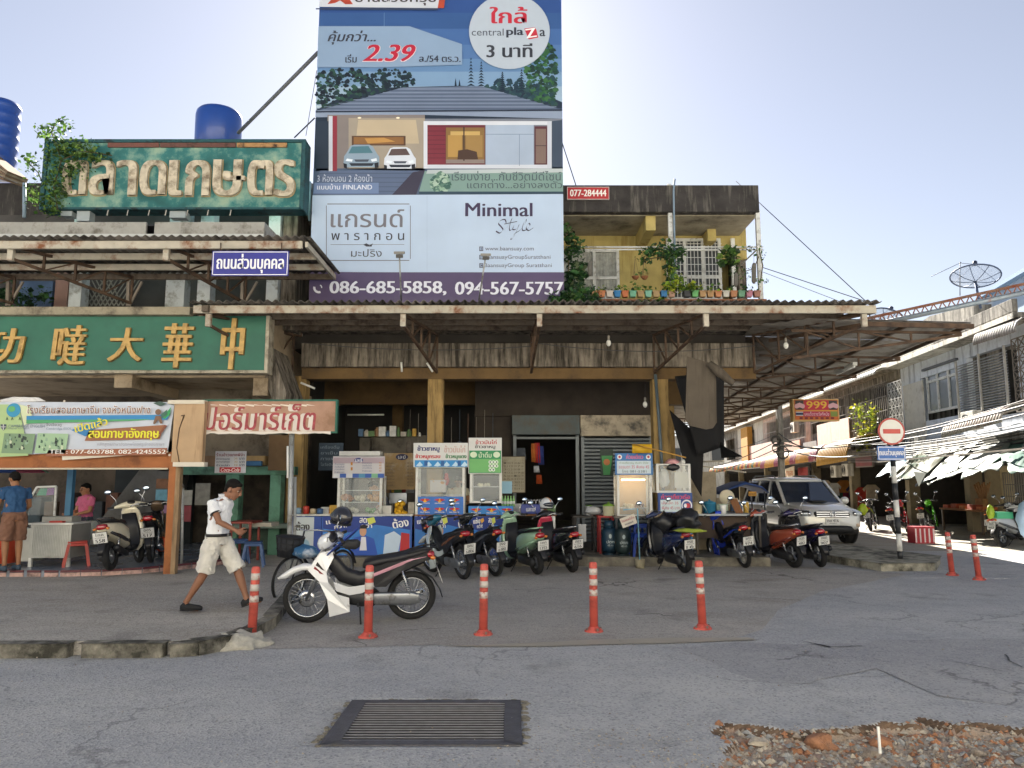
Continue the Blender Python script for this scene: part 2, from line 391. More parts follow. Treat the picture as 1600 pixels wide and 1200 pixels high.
stoneM = [mat('#a89c8e', .95, var=.35, sc=20, bump=.8, dirt='#6d5f52', da=.4, ds=9), mat('#b3805f', .95, var=.35, sc=20, bump=.8, dirt='#8a6a58', da=.4, ds=9), mat('#a3a3a0', .9, var=.3, sc=20, bump=.5), mat('#bab0a0', .9, var=.3, sc=18, bump=.5)]
def stone_mesh(r, m, seed):
    b_ = bmesh.new(); bmesh.ops.create_icosphere(b_, subdivisions=2, radius=r)
    for v in b_.verts: q = v.co/r; v.co *= 1 + .5*MN.noise(q*1.1 + Vector((seed*3.1, 0, 0))) + .3*MN.cell(q*1.6 + Vector((seed, 0, 0))) - .15; v.co.z *= .62
    me = bpy.data.meshes.new('stone'); b_.to_mesh(me); b_.free(); me.materials.append(m); return me
big = [(2.02,5.15,.1,1,'largest reddish stone at the back edge of the pothole'), (1.62,5.2,.075,3,'pale stone at the left tip of the pothole'), (2.42,5.2,.07,1,'reddish stone right of the largest stone in the pothole'),
       (2.28,5.02,.06,0,'brownish stone in front of the reddish pothole stones'), (2.95,5.05,.05,0,'small tan stone on the orange clay of the pothole'), (3.12,4.85,.05,2,'grey stone near the right side of the pothole'), (1.82,5.08,.05,1,'flat reddish stone left of the largest pothole stone')]
for i, (x, y, r, k, lb) in enumerate(big):
    o = bpy.data.objects.new('stone', stone_mesh(r, stoneM[k], i)); COL.objects.link(o); o.location = (x, y, gz(x, y)+r*.3); o.rotation_euler = (0, 0, i*1.3)
    for p in o.data.polygons: p.use_smooth = i % 2 == 0
    tag(o, lb, 'stone', 'loose stones in the pothole')
mb = MB(); random.seed(11)
tet = [(0,0,1),(.94,0,-.33),(-.47,.82,-.33),(-.47,-.82,-.33)]
def pebble(x, y, z, r):
    a = random.uniform(0, 6.28); c, s_ = math.cos(a), math.sin(a); q = [random.uniform(.6, 1.3) for _ in range(6)]
    vs = [(r*q[0],0,0),(0,r*q[1],0),(-r*q[2],0,0),(0,-r*q[3],0),(0,0,r*.7*q[4]),(0,0,-r*.5)]
    mb.mat(random.choice(stoneM if r > .0115 else [stoneM[0], stoneM[2], stoneM[3]])); mb.add([(x+c*a_-s_*b_, y+s_*a_+c*b_, z+h) for a_, b_, h in vs], [(0,1,4),(1,2,4),(2,3,4),(3,0,4),(1,0,5),(2,1,5),(3,2,5),(0,3,5)], False)
n = 0
while n < 6800:
    x, y = random.uniform(1.1, 4.7), random.uniform(3.3, 5.6)
    if inside(x, y, PH): pebble(x, y, gz(x, y)+.002, random.choice([.008,.012,.017,.024,.034 if random.random() < .4 else .014])); n += 1
for k in range(2600):
    x = random.gauss(1.9, 1.1); y = random.gauss(4.5, .55)
    if y < 5.45 and not inside(x, y, PH): pebble(x, y, gz(x, y)+.002, random.uniform(.004, .011))
for k in range(500):
    x = random.uniform(-5, 6); y = random.uniform(4, 11)
    pebble(x, y, .012, random.uniform(.004, .010))
mb.build('gravel', kind='stuff')
mb = MB(flat('#e8e8e4')); c = G(1375, 1172); mb.bar((c.x, c.y, -.02), (c.x+.01, c.y+.03, .13), .015, .01); tag(mb.build('marker_stick'), 'short white stick standing upright in the pothole rubble', 'stick')
mb = MB(mat('#b9b6ac', .95, var=.2, sc=25, bump=.8)); b_ = bmesh.new(); bmesh.ops.create_icosphere(b_, subdivisions=4, radius=1)
c = G(362, 1012)
vs = [((v.co.x*.34*(1+.25*MN.noise(v.co*2)))+c.x+.02, v.co.y*.25*(1+.3*MN.noise(v.co*2.5))+c.y+.1, max(-.01, v.co.z)*.13*(1+.5*MN.noise(v.co*3.))) for v in b_.verts]
mb.add(vs, [tuple(v.index for v in f.verts) for f in b_.faces], True); b_.free()
tag(mb.build('cement_heap'), 'pale heap of dried cement spilled at the pavement corner', 'cement heap')
gr = thing('drain_grate', 'dark iron drain grate set in the asphalt road', 'drain grate', (-.58, 5.5, 0))
iron = mat('#5c5c62', .55, .3, var=.25, sc=12, bump=.3, dirt='#5c5a58', da=.3, ds=5)
a, b_, c, d = GX0-.01, GX1+.01, GY0-.01, GY1+.01; w_ = .11
for pts in ([(a,c),(b_,c),(b_-w_,c+.07),(a+w_,c+.07)], [(b_,c),(b_,d),(b_-w_,d-.07),(b_-w_,c+.07)], [(b_,d),(a,d),(a+w_,d-.07),(b_-w_,d-.07)], [(a,d),(a,c),(a+w_,c+.07),(a+w_,d-.07)]):
    mb = MB(iron); n = len(pts); mb.prism(pts, -.03, .012, 'z'); mb.build('frame_plate', gr, bevel=.004)
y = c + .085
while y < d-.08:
    mb = MB(mat('#8c8c92', .5, .2, var=.2, sc=12)); mb.box(a+w_-.01, b_-w_+.01, y+.003, y+.015, .003, .008); mb.mat(mat('#1a1a1d', .8, var=.2)); mb.box(a+w_-.012, b_-w_+.012, y, y+.018, -.03, .003); mb.build('grate_bar', gr); y += .054  # near-black bar sides and pale top strips paint in the shade of the gaps
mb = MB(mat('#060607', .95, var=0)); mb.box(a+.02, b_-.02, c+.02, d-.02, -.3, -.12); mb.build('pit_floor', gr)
mb = MB(mat('#8b8577', .95, var=.3, sc=30, bump=.9)); random.seed(3)
for k in range(60):
    t = random.random(); s_ = random.choice([0,1,2]); x, yy = ((a-.03, c+t*(d-c)) if s_ == 0 else (b_+.03, c+t*(d-c)) if s_ == 1 else (a+t*(b_-a), d+.02))
    mb.ell((x+random.uniform(-.02,.02), yy+random.uniform(-.02,.02), 0), random.uniform(.015,.04), random.uniform(.015,.03), .01, 7, 4)
mb.build('mortar_rim', kind='stuff')
KP = [(-14,7.25), (-3.25,7.42), (-3.0,7.5), (-2.82,7.75), (-2.72,8.2), (-2.7,8.9), (-3.0,10.6), (-3.35,12.4), (-3.6,14.8)]
mb = MB(PAVE); inn = [(x-.13 if i > 1 else x, y+(.13 if i < 3 else 0)) for i, (x, y) in enumerate(KP)]
mb.prism(inn + [(-3.73,19), (-14,19)], -.05, .13, 'z')
pave = mb.build('pavement', kind='structure', loc=(0,0,0))
kM = mat('#8f8b80', .9, var=.3, sc=9, bump=.6, dirt='#35342d', da=.75, ds=3)
kk = 0
for i in range(len(KP)-1):
    (x0, y0), (x1, y1) = KP[i], KP[i+1]; (u0, v0), (u1, v1) = inn[i], inn[i+1]; n = max(1, int(math.hypot(x1-x0, y1-y0)/.85))
    for k in range(n):
        f0, f1 = k/n+.006, (k+1)/n-.006; kk += 1; dz = .006*math.sin(kk*2.3)
        L_ = lambda a, b_, t: a+(b_-a)*t
        mb = MB(kM); mb.prism([(L_(x0,x1,f0),L_(y0,y1,f0)),(L_(x0,x1,f1),L_(y0,y1,f1)),(L_(u0,u1,f1),L_(v0,v1,f1)),(L_(u0,u1,f0),L_(v0,v1,f0))], -.04, .134+dz, 'z')
        mb.build('kerb_stone', pave, bevel=.018)
mb = MB(mat('#7d8794', .25, var=.12, sc=3, dirt='#6a6763', da=.4)); FE = [(-14,12.55), (-7.3,12.5), (-6.7,12.62), (-6.2,12.95), (-5.5,13.9), (-5.2,15)]
mb.prism(FE + [(-5.2,18.4), (-14,18.4)], .12, .23, 'z'); tf = mb.build('tiled_floor', kind='structure', loc=(0,0,0))
pinkT = mat('#c9a59b', .5, var=.2, sc=8, dirt='#6d5a55', da=.5, ds=5); marT = mat('#5d2b33', .5, var=.2, sc=8)
for i in range(len(FE)-1):
    (x0, y0), (x1, y1) = FE[i], FE[i+1]
    if i == 0: x0 = -10.4
    n = max(1, int(math.hypot(x1-x0, y1-y0)/.28)); nv = Vector((y1-y0, x0-x1)).normalized()*.02
    for k in range(n):
        q = [(x0+(x1-x0)*t, y0+(y1-y0)*t) for t in (k/n+.01, (k+1)/n-.01)]
        mb = MB(pinkT); mb.prism([q[0], q[1], (q[1][0]+nv.x, q[1][1]+nv.y), (q[0][0]+nv.x, q[0][1]+nv.y)], .135, .195, 'z')
        mb.mat(marT); mb.prism([q[0], q[1], (q[1][0]+nv.x*1.3, q[1][1]+nv.y*1.3), (q[0][0]+nv.x*1.3, q[0][1]+nv.y*1.3)], .2, .236, 'z'); mb.build('edge_tile', tf)
STEP = mat('#7f7a6e', .9, var=.3, sc=7, bump=.5, dirt='#4c4a44', da=.5)
mb = MB(STEP); mb.box(-3.55, 5.1, 15.2, 30, -.05, .18); mb.build('market_floor', kind='structure', bevel=.02)
A = [G(1310,884), G(1378,893), G(1460,893), G(1462,880,.0), G(1320,862)]
mb = MB(mat('#a5a192', .9, var=.25, sc=8, bump=.5, dirt='#3c3b33', da=.6, ds=2.5)); c0 = G(1235,868); c1 = G(1378,893); c2 = G(1462,892); c3 = G(1470,880); c4 = G(1300,858)
isl = [tuple(q.xy) for q in (c0, c1, c2, c3, c4)]
mb.prism(isl, -.02, .15, 'z'); o = mb.build('traffic_island', bevel=.03, kind='structure')
# ================================================================ corner building (market hall, two storeys)
YB = 16.5
yel = mat('#b5a466', .85, var=.14, sc=4, bump=.2, dirt='#8d763c', da=.3, ds=1.2, streak=1); ochre = mat('#ab8e5a', .85, var=.15, sc=4, dirt='#5d4a2c', da=.45, ds=2, streak=1)
stain = mat('#8f8679', .95, var=.25, sc=5, bump=.4, dirt='#37322b', da=.75, ds=2.4, streak=1); black = mat('#3b3836', .95, var=.35, sc=4, bump=.4, dirt='#6b675f', da=.35, ds=2, streak=1)
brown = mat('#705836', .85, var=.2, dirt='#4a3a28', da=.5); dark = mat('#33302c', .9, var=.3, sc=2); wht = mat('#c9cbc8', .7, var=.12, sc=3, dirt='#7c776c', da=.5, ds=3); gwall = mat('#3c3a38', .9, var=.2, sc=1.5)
cb = thing('market_building', 'two storey corner market building with yellow upstairs wall and black stained parapet', 'building', (0.4, YB, 0))
def part(name, m, f, par=cb, **k): mb = MB(m); f(mb); return mb.build(name, par, **k)
for (a, b_, Y) in ((667,691,16.7), (1022,1047,16.7)):
    part('column', ochre, lambda q: q.box(PX(a,Y), PX(b_,Y), Y, Y+.36, .18, 4.0), bevel=.015)
part('column', ochre, lambda q: q.box(-4.95, -4.6, 16.7, 17.05, .18, 4.0)); part('column', ochre, lambda q: q.box(4.55, 4.85, 22.5, 22.85, .18, 4.3))
part('column', brown, lambda q: q.box(PX(612,22), PX(628,22), 22, 22.3, .18, 4.2))
for a in (470, 700, 935, 1180):   # stained fascia panels
    pass
seg = [470, 705, 940, 1181]
for i in range(3):
    part('fascia_panel', stain, lambda q: q.box(PX(seg[i],YB,555)+.006, PX(seg[i+1],YB,555)-.006, YB, YB+.22, PZ(573,YB), PZ(536,YB)), bevel=.01)
part('beam', brown, lambda q: q.box(PX(468,16.7), PX(1185,16.7), 16.66, 17.1, PZ(592,16.66), PZ(573,16.66)+.2))
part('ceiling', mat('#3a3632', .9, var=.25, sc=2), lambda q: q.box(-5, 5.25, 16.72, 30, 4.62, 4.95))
part('inner_beam', brown, lambda q: q.box(-5, 4.8, 20, 20.35, PZ(632,20), 4.6))
part('inner_beam', brown, lambda q: q.box(-5, 4.8, 24, 24.35, 3.9, 4.6))
part('balcony_floor', stain, lambda q: q.box(-5, 5.3, 16.15, 30, 4.96, 5.28))
Yw = 17.7
part('upper_wall', yel, lambda q: (q.box(-4.9, PX(1126,Yw), Yw, Yw+.2, 5.28, 8.3), q.box(PX(1126,Yw), PX(1146,Yw)+.5, Yw+.9, Yw+1.1, 5.28, 8.3), q.box(PX(1126,Yw), PX(1146,Yw)+.5, Yw, Yw+.2, 7.0, 8.3)))
part('side_wall', stain, lambda q: q.box(PX(1146,Yw)+.3, PX(1146,Yw)+.5, Yw+.1, 34, 5.28, 8.3))
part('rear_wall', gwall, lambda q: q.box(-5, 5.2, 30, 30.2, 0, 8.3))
part('roof_slab', mat('#a79f8a', .9, var=.2, dirt='#5d5648', da=.5), lambda q: q.box(-4.9, PX(1186,16.1,320)+.02, 16.32, 31, PZ(332,16.1), PZ(332,16.1)+.2))
zz = PZ(331,16.1); zt = PZ(289,16.1)
part('parapet', black, lambda q: (q.box(-4.9, PX(1186,16.1,310), 16.1, 16.3, zz, zt), q.box(PX(1186,16.1,310)-.2, PX(1186,16.1,310), 16.3, 31, zz+.22, zt)), bevel=.015)
part('roof_beam', yel, lambda q: q.box(PX(1015,16.4,350)-.1, PX(1015,16.4,350)+.12, 16.32, Yw, zz-.35, zz-.002)); part('roof_beam', yel, lambda q: q.box(PX(1120,16.4,350), PX(1120,16.4,350)+.2, 17.2, Yw, zz-.3, zz-.002))
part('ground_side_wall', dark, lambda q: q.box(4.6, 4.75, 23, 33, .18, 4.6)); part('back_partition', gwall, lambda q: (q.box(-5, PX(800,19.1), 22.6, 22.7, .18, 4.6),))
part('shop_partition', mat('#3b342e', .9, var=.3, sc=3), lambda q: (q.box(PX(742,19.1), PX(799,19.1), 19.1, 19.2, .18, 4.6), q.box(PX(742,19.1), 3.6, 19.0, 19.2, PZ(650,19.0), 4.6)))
def shutter(x0, x1, ytop, ybot_z, Y, lab, opened):
    t = thing('roller_shutter', lab, 'roller shutter', ((x0+x1)/2, Y, .18)); g = mat('#72797c', .5, .2, var=.08, sc=3)
    zt_ = PZ(682 if not opened else 680, Y)
    mb = MB(mat('#4a5557' if opened else '#b3a68f', .6, var=.12, dirt='#4d4a42', da=.3, ds=2)); mb.box(x0, x1, Y-.25, Y+.1, zt_, PZ(650,Y)); mb.build('hood', t, bevel=.01)
    for x in (x0+.03, x1-.09): mb = MB(g); mb.box(x, x+.08, Y-.05, Y+.03, .18, zt_); mb.build('guide_rail', t)
    z = zt_-.02; zb = ybot_z; i = 0
    while z > zb:
        mb = MB(g); mb.prism([(Y, z-.088), (Y-.03, z-.07), (Y-.03, z-.03), (Y, z-.012), (Y+.02, z-.012), (Y+.02, z-.088)], x0+.11, x1-.09, 'x')
        mb.build('slat', t); z -= .092; i += 1
    return t
shutter(PX(800,18.95), PX(905,18.95), 650, PZ(686,18.95), 18.95, 'raised grey roller shutter over the dark shop doorway', True)
shutter(PX(906,18.95), PX(1020,18.95), 650, .25, 18.95, 'closed grey roller shutter behind the glass noodle carts', False)
mb = MB(flat('#55524c')); mb.box(PX(748,19.0), PX(803,19.0), 18.9, 18.98, PZ(815,19), PZ(812,19)); mb.build('ledge', cb)
wf = mat('#d4d6d2', .5, var=.08, dirt='#8c877b', da=.3, ds=5); cur = mat('#a9aba4', .8, var=.3, sc=9); curt = cur
def window(parent, x0, x1, z0, z1, Y, cols, rows, glass, fw=.07, M=None, dep=.08):
    f = MB(wf, M);
    f.box(x0, x1, Y-dep, Y, z1-fw, z1); f.box(x0, x1, Y-dep, Y, z0, z0+fw); f.box(x0, x0+fw, Y-dep, Y, z0+fw, z1-fw); f.box(x1-fw, x1, Y-dep, Y, z0+fw, z1-fw)
    for i in range(1, cols): x = x0+(x1-x0)*i/cols; f.box(x-fw/2, x+fw/2, Y-dep, Y, z0+fw, z1-fw)
    for r in rows: z = z0+(z1-z0)*r; f.box(x0+fw, x1-fw, Y-dep+.003, Y-.003, z-fw/2, z+fw/2)
    w_ = f.build('window', parent); edges = [0]+list(rows)+[1]
    for i in range(cols):
        for k in range(len(edges)-1):
            g = MB(glass, M); a0 = x0+(x1-x0)*i/cols+fw/2; a1 = x0+(x1-x0)*(i+1)/cols-fw/2; b0 = z0+(z1-z0)*edges[k]+fw/2; b1 = z0+(z1-z0)*edges[k+1]-fw/2
            if glass is curt:   # gathered curtain
                vs = []; n = 24
                for q in range(n+1): x = a0+(a1-a0)*q/n; vs += [(x, Y-.02+.012*math.sin(q*1.9), b0), (x, Y-.02+.012*math.sin(q*1.9+.4), b1)]
                g.add(vs, [(2*q, 2*q+2, 2*q+3, 2*q+1) for q in range(n)], True); c_ = g.build('curtain', w_)
            else: g.box(a0, a1, Y-.03, Y-.02, b0, b1); g.build('pane', w_)
    return w_
window(cb, PX(889,Yw,420), PX(967,Yw,420), PZ(468,Yw), PZ(391,Yw), Yw-.003, 2, [.42], curt)
dg = mat('#3a3f42', .3, var=.3, sc=3)
window(cb, PX(1041,Yw,420), PX(1126,Yw,420), PZ(470,Yw), PZ(374,Yw), Yw-.003, 3, [.38], dg)
mb = MB(wf)
for i in range(15): x = PX(1044,Yw,420)+i*.085; mb.box(x, x+.014, Yw-.16, Yw-.15, PZ(470,Yw), PZ(376,Yw))
for i in range(9): z = PZ(470,Yw)+i*.17; mb.box(PX(1042,Yw,420), PX(1126,Yw,420), Yw-.15, Yw-.14, z, z+.014)
mb.build('window_grille', cb)
rl = thing('balcony_railing', 'thin white pipe railing and posts of the balcony', 'railing', (3, 16.15, 5.28)); Yr = 16.2
for a, t_ in ((884,400), (1049,288), (1146,375), (1187,331)):
    Y_ = Yr if a != 1146 else 17.6
    mb = MB(wf); x = PX(a,Y_,420); mb.box(x-.045, x+.045, Y_-.045, Y_+.045, 5.28, PZ(t_,Y_)+ (0.03 if a != 1049 else 0)); mb.build('post', rl)
for y_ in (386, 390): mb = MB(wf); mb.tube([(PX(883,Yr,385), Yr, PZ(y_,Yr)), (PX(1192,Yr,385), Yr, PZ(y_,Yr))], .018, 8); mb.build('top_rail', rl)
x = PX(1187,Yr,385); mb = MB(wf); mb.tube([(x, Yr, PZ(386,Yr)), (x, 17.7, PZ(386,Yr))], .018, 8); mb.build('side_rail', rl)
mb = MB(mat('#8a5f45', .8, var=.3, sc=8)); mb.box(PX(922,Yr,465), PX(1190,Yr,465), Yr-.32, Yr-.02, PZ(469.5,Yr-.32), PZ(467,Yr-.32)); mb.build('pot_shelf', rl)
mb = MB(flat('#7e93a5')); x = PX(1049,Yr,330)+.02; mb.tube([(x+.0, Yr-.1, 6.0), (x+.02, Yr-.1, PZ(300,Yr)), (x+.05, Yr-.12, PZ(283,Yr))], .022); tag(mb.build('drain_pipe'), 'thin blue grey pipe rising past the balcony parapet', 'pipe')
def board(name, px0, py0, px1, py1, Y, col, lab, cat, th=.03, frame=None, M=None, group=None, fw=.02):
    x0, z0, x1, z1 = pr(px0, py0, px1, py1, Y); t = thing(name, lab, cat, ((x0+x1)/2, Y, z0), 0, group)
    mb = MB(col); mb.box(x0, x1, Y, Y+th, z0, z1); mb.build('panel', t)
    if frame:
        mb = MB(frame)
        for q in ((x0-fw,x1+fw,z1,z1+fw),(x0-fw,x1+fw,z0-fw,z0),(x0-fw,x0,z0,z1),(x1,x1+fw,z0,z1)): mb.box(q[0], q[1], Y-.012, Y+th, q[2], q[3])
        mb.build('frame', t)
    return t, (x0, z0, x1, z1)
t, r = board('phone_board', 887, 293, 951, 311, 16.05, '#b02a2c', 'small red board with a white phone number on the black parapet', 'sign', frame=flat('#c9b8b4'), fw=.012)
mb = MB('#f2efe8'); mb.text('077-284444', r[0]+.05, r[1]+.06, r[2]-.05, r[3]-.05, 16.045, bold=.035); mb.build('lettering', t)
# ---------------------------------------------------------------- corrugated canopies
def corr(mb, x0, x1, yf, yr, zf, per=.155, amp=.028, th=.008, M=None):
    n = max(2, int(round((x1-x0)/per*6))); vs = []
    for i in range(n+1):
        x = x0+(x1-x0)*i/n; d = amp*math.sin(2*math.pi*x/per)
        for y in (yf(x), yr(x)): vs += [(x, y, zf(y)+d), (x, y, zf(y)+d+th)]
    fs = []
    for i in range(n):
        a, b_ = i*4, i*4+4; fs += [(a, a+2, b_+2, b_), (a+1, b_+1, b_+3, a+3), (a, b_, b_+1, a+1), (a+2, a+3, b_+3, b_+2)]
    mb.add(vs, fs, True)
shM = [mat(c, .9, var=.25, sc=3, dirt='#2f2c28', da=.5, ds=2.2) for c in ('#6f6a63', '#77716a', '#68645e')]
beamW = mat('#b9b2a2', .7, var=.15, sc=5, dirt='#7a4a2a', da=.42, ds=2.6); beamD = mat('#6f6457', .8, var=.3, sc=4, dirt='#3e3027', da=.6, ds=4); rustM = mat('#5a4636', .8, var=.3, sc=6, dirt='#35271d', da=.5, ds=4)
X0, X1, X2, X3 = PX(300,14.1,485), PX(470,16.6,530), PX(1190,16.6,530), PX(1372,14.1,485)
def yrm(x): return 16.6 if X1 <= x <= X2 else (14.15+(x-X0)/(X1-X0)*2.45 if x < X1 else 14.15+(X3-x)/(X3-X2)*2.45)
cn = thing('main_canopy', 'long corrugated sheet canopy with white front beam over the food carts', 'canopy', (0, 14.1, 4.6))
z0c = PZ(477, 14.1)
x = X0; i = 0
while x < X3-.05:
    e = min(X3, x+.93); mb = MB(shM[i % 3]); dz = .004*(i % 2)
    corr(mb, x, e, lambda q: 13.93-.02*(i % 2), yrm, lambda y: z0c+.035+(y-14)*.05+dz); mb.build('roof_sheet', cn); x = e; i += 1
mb = MB(beamW); mb.box(X0+.02, X3-.03, 14.1, 14.16, z0c-.15, z0c); mb.build('front_beam', cn, bevel=.006)
for k, (y_, zz_) in enumerate(((14.75, 0), (15.4, 0), (16.05, 0))):
    f = (y_-14.1)/2.5; a = X0+(X1-X0)*f; b_ = X3+(X2-X3)*f; mb = MB(beamD); mb.box(a, b_, y_, y_+.06, z0c-.13+.02*k, z0c-.01+.02*k); mb.build('purlin', cn, bevel=.005)
mb = MB(rustM); mb.bar((X3-.05,14.15,z0c-.1), (X2,16.6,z0c-.08), .06, .1); mb.build('edge_beam', cn); mb = MB(rustM); mb.bar((X0+.05,14.15,z0c-.1), (X1,16.6,z0c-.08), .06, .1); mb.build('edge_beam', cn)
def truss(par, f0, b0, drop, zb, m, n=4, wd=.05, postm=None):
    """f0 front top point, b0 back top point; drop: front post; zb: height where the lower chord meets the wall"""
    f0, b0 = Vector(f0), Vector(b0); lf = f0-Vector((0,0,drop)); lb = Vector((b0.x, b0.y, zb)); mb = MB(m)
    mb.bar(f0, b0, wd); mb.bar(lf, lb, wd)
    for k in range(1, n+1):
        t = k/n; a, c = f0.lerp(b0, t), lf.lerp(lb, t); mb.bar(a, c, wd*.8); mb.bar(lf.lerp(lb, (k-1)/n), a, wd*.6) if k > 1 else None
    mb.build('truss', par); mb = MB(postm or m); mb.box(f0.x-.05, f0.x+.05, f0.y-.02, f0.y+.06, f0.z-drop-.04, f0.z+.02); mb.build('hanger', par)
for fx, bx_ in ((326,458), (630,683), (843,830), (1103,1022), (1350,1178)):
    truss(cn, (PX(fx,14.2,490), 14.2, z0c-.15), (PX(bx_,16.45,560), 16.45, z0c-.12), .2, PZ(582,16.45), rustM, postm=beamW)
mb = MB(beamD); mb.box(PX(326,14.2,490)-.06, PX(326,14.2,490)+.06, 14.0, 14.1, z0c-.14, z0c-.02); mb.build('beam_end', cn)
DR = Vector((.1097, .994, 0)).normalized(); NR = Vector((-.994, .1097, 0)).normalized()
def frame_M(o, xdir):  # local x along xdir, local z up, local y = z x x
    x = Vector(xdir).normalized(); z = Vector((0,0,1)); y = z.cross(x); return Matrix(((x.x,y.x,0,o[0]),(x.y,y.y,0,o[1]),(0,0,1,o[2]),(0,0,0,1)))
SO = P(1521, 506, 14.3); MS = frame_M((SO.x, SO.y, 0), DR)   # local x along the street, local y inward (towards the building)
sc_ = thing('side_canopy', 'long ribbed metal canopy along the side wall of the market building', 'canopy', (SO.x, SO.y, SO.z))
zS = SO.z; tin = mat('#8f8a82', .6, .3, var=.15, sc=3, dirt='#5a4a3c', da=.45, ds=1.3)
for k in range(26):
    mb = MB(tin, MS); corr(mb, k*1.0, k*1.0+.995, lambda q: 0, lambda q: min(3.95, 3.0+max(0,q)*1.2), lambda y: zS+.03+y*.05+.003*(k % 2), per=.19, amp=.014, th=.004); mb.build('roof_sheet', sc_)
for y_ in (.06, 1.15, 2.25): mb = MB(rustM, MS); mb.box(.05 if y_ < 2 else .7, 26, y_, y_+.05, zS-.07+y_*.05, zS+y_*.05); mb.build('purlin', sc_)
mb = MB(rustM, MS); mb.bar((0,0,zS-.05),(0,1.95,zS+.04),.05,.09); mb.bar((0,1.95,zS+.04),(1.9,3.4,zS+.1),.05,.08); mb.build('end_beam', sc_)
for k in range(9):
    s0 = .4+k*3.05; mb = MB(rustM, MS); mb.bar((s0,.05,zS-.1),(s0,3.3,zS+.02),.05); mb.bar((s0,.05,zS-.14),(s0,3.3,zS-.55),.05)
    for q in (1.0, 2.0, 3.0): mb.bar((s0,q,zS-.05),(s0,q,zS-.15-.12*q),.035)
    mb.bar((s0,1.,zS-.25),(s0,2.,zS-.03),.03); mb.bar((s0,2.,zS-.38),(s0,3.,zS-.02),.03)
    mb.build('truss', sc_)
ft = thing('fluorescent_lamp', 'white tube lamp under the side street canopy', 'lamp', tuple(MS @ Vector((3.2,1.3,zS-.35)))); mb = MB('#d8d8d2', MS); mb.box(2.8,4.2,1.25,1.35,zS-.36,zS-.28); mb.build('housing', ft); mb = MB('#f4f4f0', MS); mb.tube([(2.85,1.3,zS-.38),(4.15,1.3,zS-.38)], .02); mb.build('tube', ft)
gd = thing('lattice_girder', 'long rusty lattice girder running up to the right over the side street', 'girder', tuple(P(1300,520,16.8)))
a, b_ = P(1296,522,16.8), P(1660,444,14.6); d = (b_-a); up = Vector((0,0,.17))
mb = MB(mat('#8a6a58', .7, .2, var=.3, dirt='#7d3c22', da=.6, ds=3)); mb.bar(a+up, b_+up, .05); mb.build('top_chord', gd)
mb = MB(mat('#8e9aa3', .5, .5, var=.2, dirt='#7d3c22', da=.3, ds=3)); mb.tube([a-Vector((0,0,.0)), b_], .055); mb.build('bottom_chord', gd)
mb = MB(mat('#8a5a44', .8, var=.3)); n = 26
for k in range(n): p, q = a.lerp(b_, k/n), a.lerp(b_, (k+.5)/n); r_ = a.lerp(b_, (k+1)/n); mb.bar(p, q+up, .022); mb.bar(q+up, r_, .022)
mb.build('lacing', gd)
# ================================================================ left market building
lb = thing('old_market_hall', 'old market hall on the left with white upstairs columns and dark parapet', 'building', (-8, 16, 0))
LW = mat('#dde6ea', .7, var=.1, dirt='#7d8078', da=.4, ds=3); BG = mat('#a8977e', .85, var=.15, dirt='#6a5a45', da=.45, ds=1.5); grn = mat('#5f8f78', .7, var=.15, dirt='#3d5a4a', da=.45, ds=2)
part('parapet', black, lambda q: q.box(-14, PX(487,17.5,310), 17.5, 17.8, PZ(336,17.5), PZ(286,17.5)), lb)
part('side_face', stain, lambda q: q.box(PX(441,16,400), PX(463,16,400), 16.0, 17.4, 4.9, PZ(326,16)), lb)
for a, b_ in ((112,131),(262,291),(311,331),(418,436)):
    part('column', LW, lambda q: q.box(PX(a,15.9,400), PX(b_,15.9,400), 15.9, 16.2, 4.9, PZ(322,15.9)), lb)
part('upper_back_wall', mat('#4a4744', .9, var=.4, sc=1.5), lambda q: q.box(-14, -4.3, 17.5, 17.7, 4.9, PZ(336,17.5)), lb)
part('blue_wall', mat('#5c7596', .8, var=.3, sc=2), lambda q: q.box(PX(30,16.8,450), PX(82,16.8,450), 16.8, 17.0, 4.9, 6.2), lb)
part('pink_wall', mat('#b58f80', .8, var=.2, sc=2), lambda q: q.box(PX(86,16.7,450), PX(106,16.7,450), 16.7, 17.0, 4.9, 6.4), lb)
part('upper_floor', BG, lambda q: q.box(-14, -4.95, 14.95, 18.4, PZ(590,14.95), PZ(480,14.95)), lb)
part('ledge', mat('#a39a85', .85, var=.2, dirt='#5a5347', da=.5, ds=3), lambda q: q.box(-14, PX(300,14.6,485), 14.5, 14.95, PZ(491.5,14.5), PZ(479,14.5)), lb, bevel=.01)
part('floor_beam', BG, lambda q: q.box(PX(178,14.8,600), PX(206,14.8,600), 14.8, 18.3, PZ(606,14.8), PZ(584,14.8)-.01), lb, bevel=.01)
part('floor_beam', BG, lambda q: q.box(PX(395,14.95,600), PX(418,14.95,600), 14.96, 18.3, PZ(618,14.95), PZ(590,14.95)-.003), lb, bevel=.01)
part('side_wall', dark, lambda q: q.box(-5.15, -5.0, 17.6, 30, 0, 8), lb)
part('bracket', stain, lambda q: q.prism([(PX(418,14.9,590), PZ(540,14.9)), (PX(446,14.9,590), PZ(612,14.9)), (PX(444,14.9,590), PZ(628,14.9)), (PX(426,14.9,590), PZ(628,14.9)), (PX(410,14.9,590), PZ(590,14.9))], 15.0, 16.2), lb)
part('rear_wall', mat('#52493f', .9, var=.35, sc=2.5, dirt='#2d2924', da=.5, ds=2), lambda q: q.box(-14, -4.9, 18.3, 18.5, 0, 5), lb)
part('party_wall', mat('#7f7566', .9, var=.2, dirt='#4a4238', da=.5), lambda q: q.box(PX(250,16.9), PX(440,16.9), 16.9, 17.05, PZ(736,16.9), PZ(600,16.9)), lb)
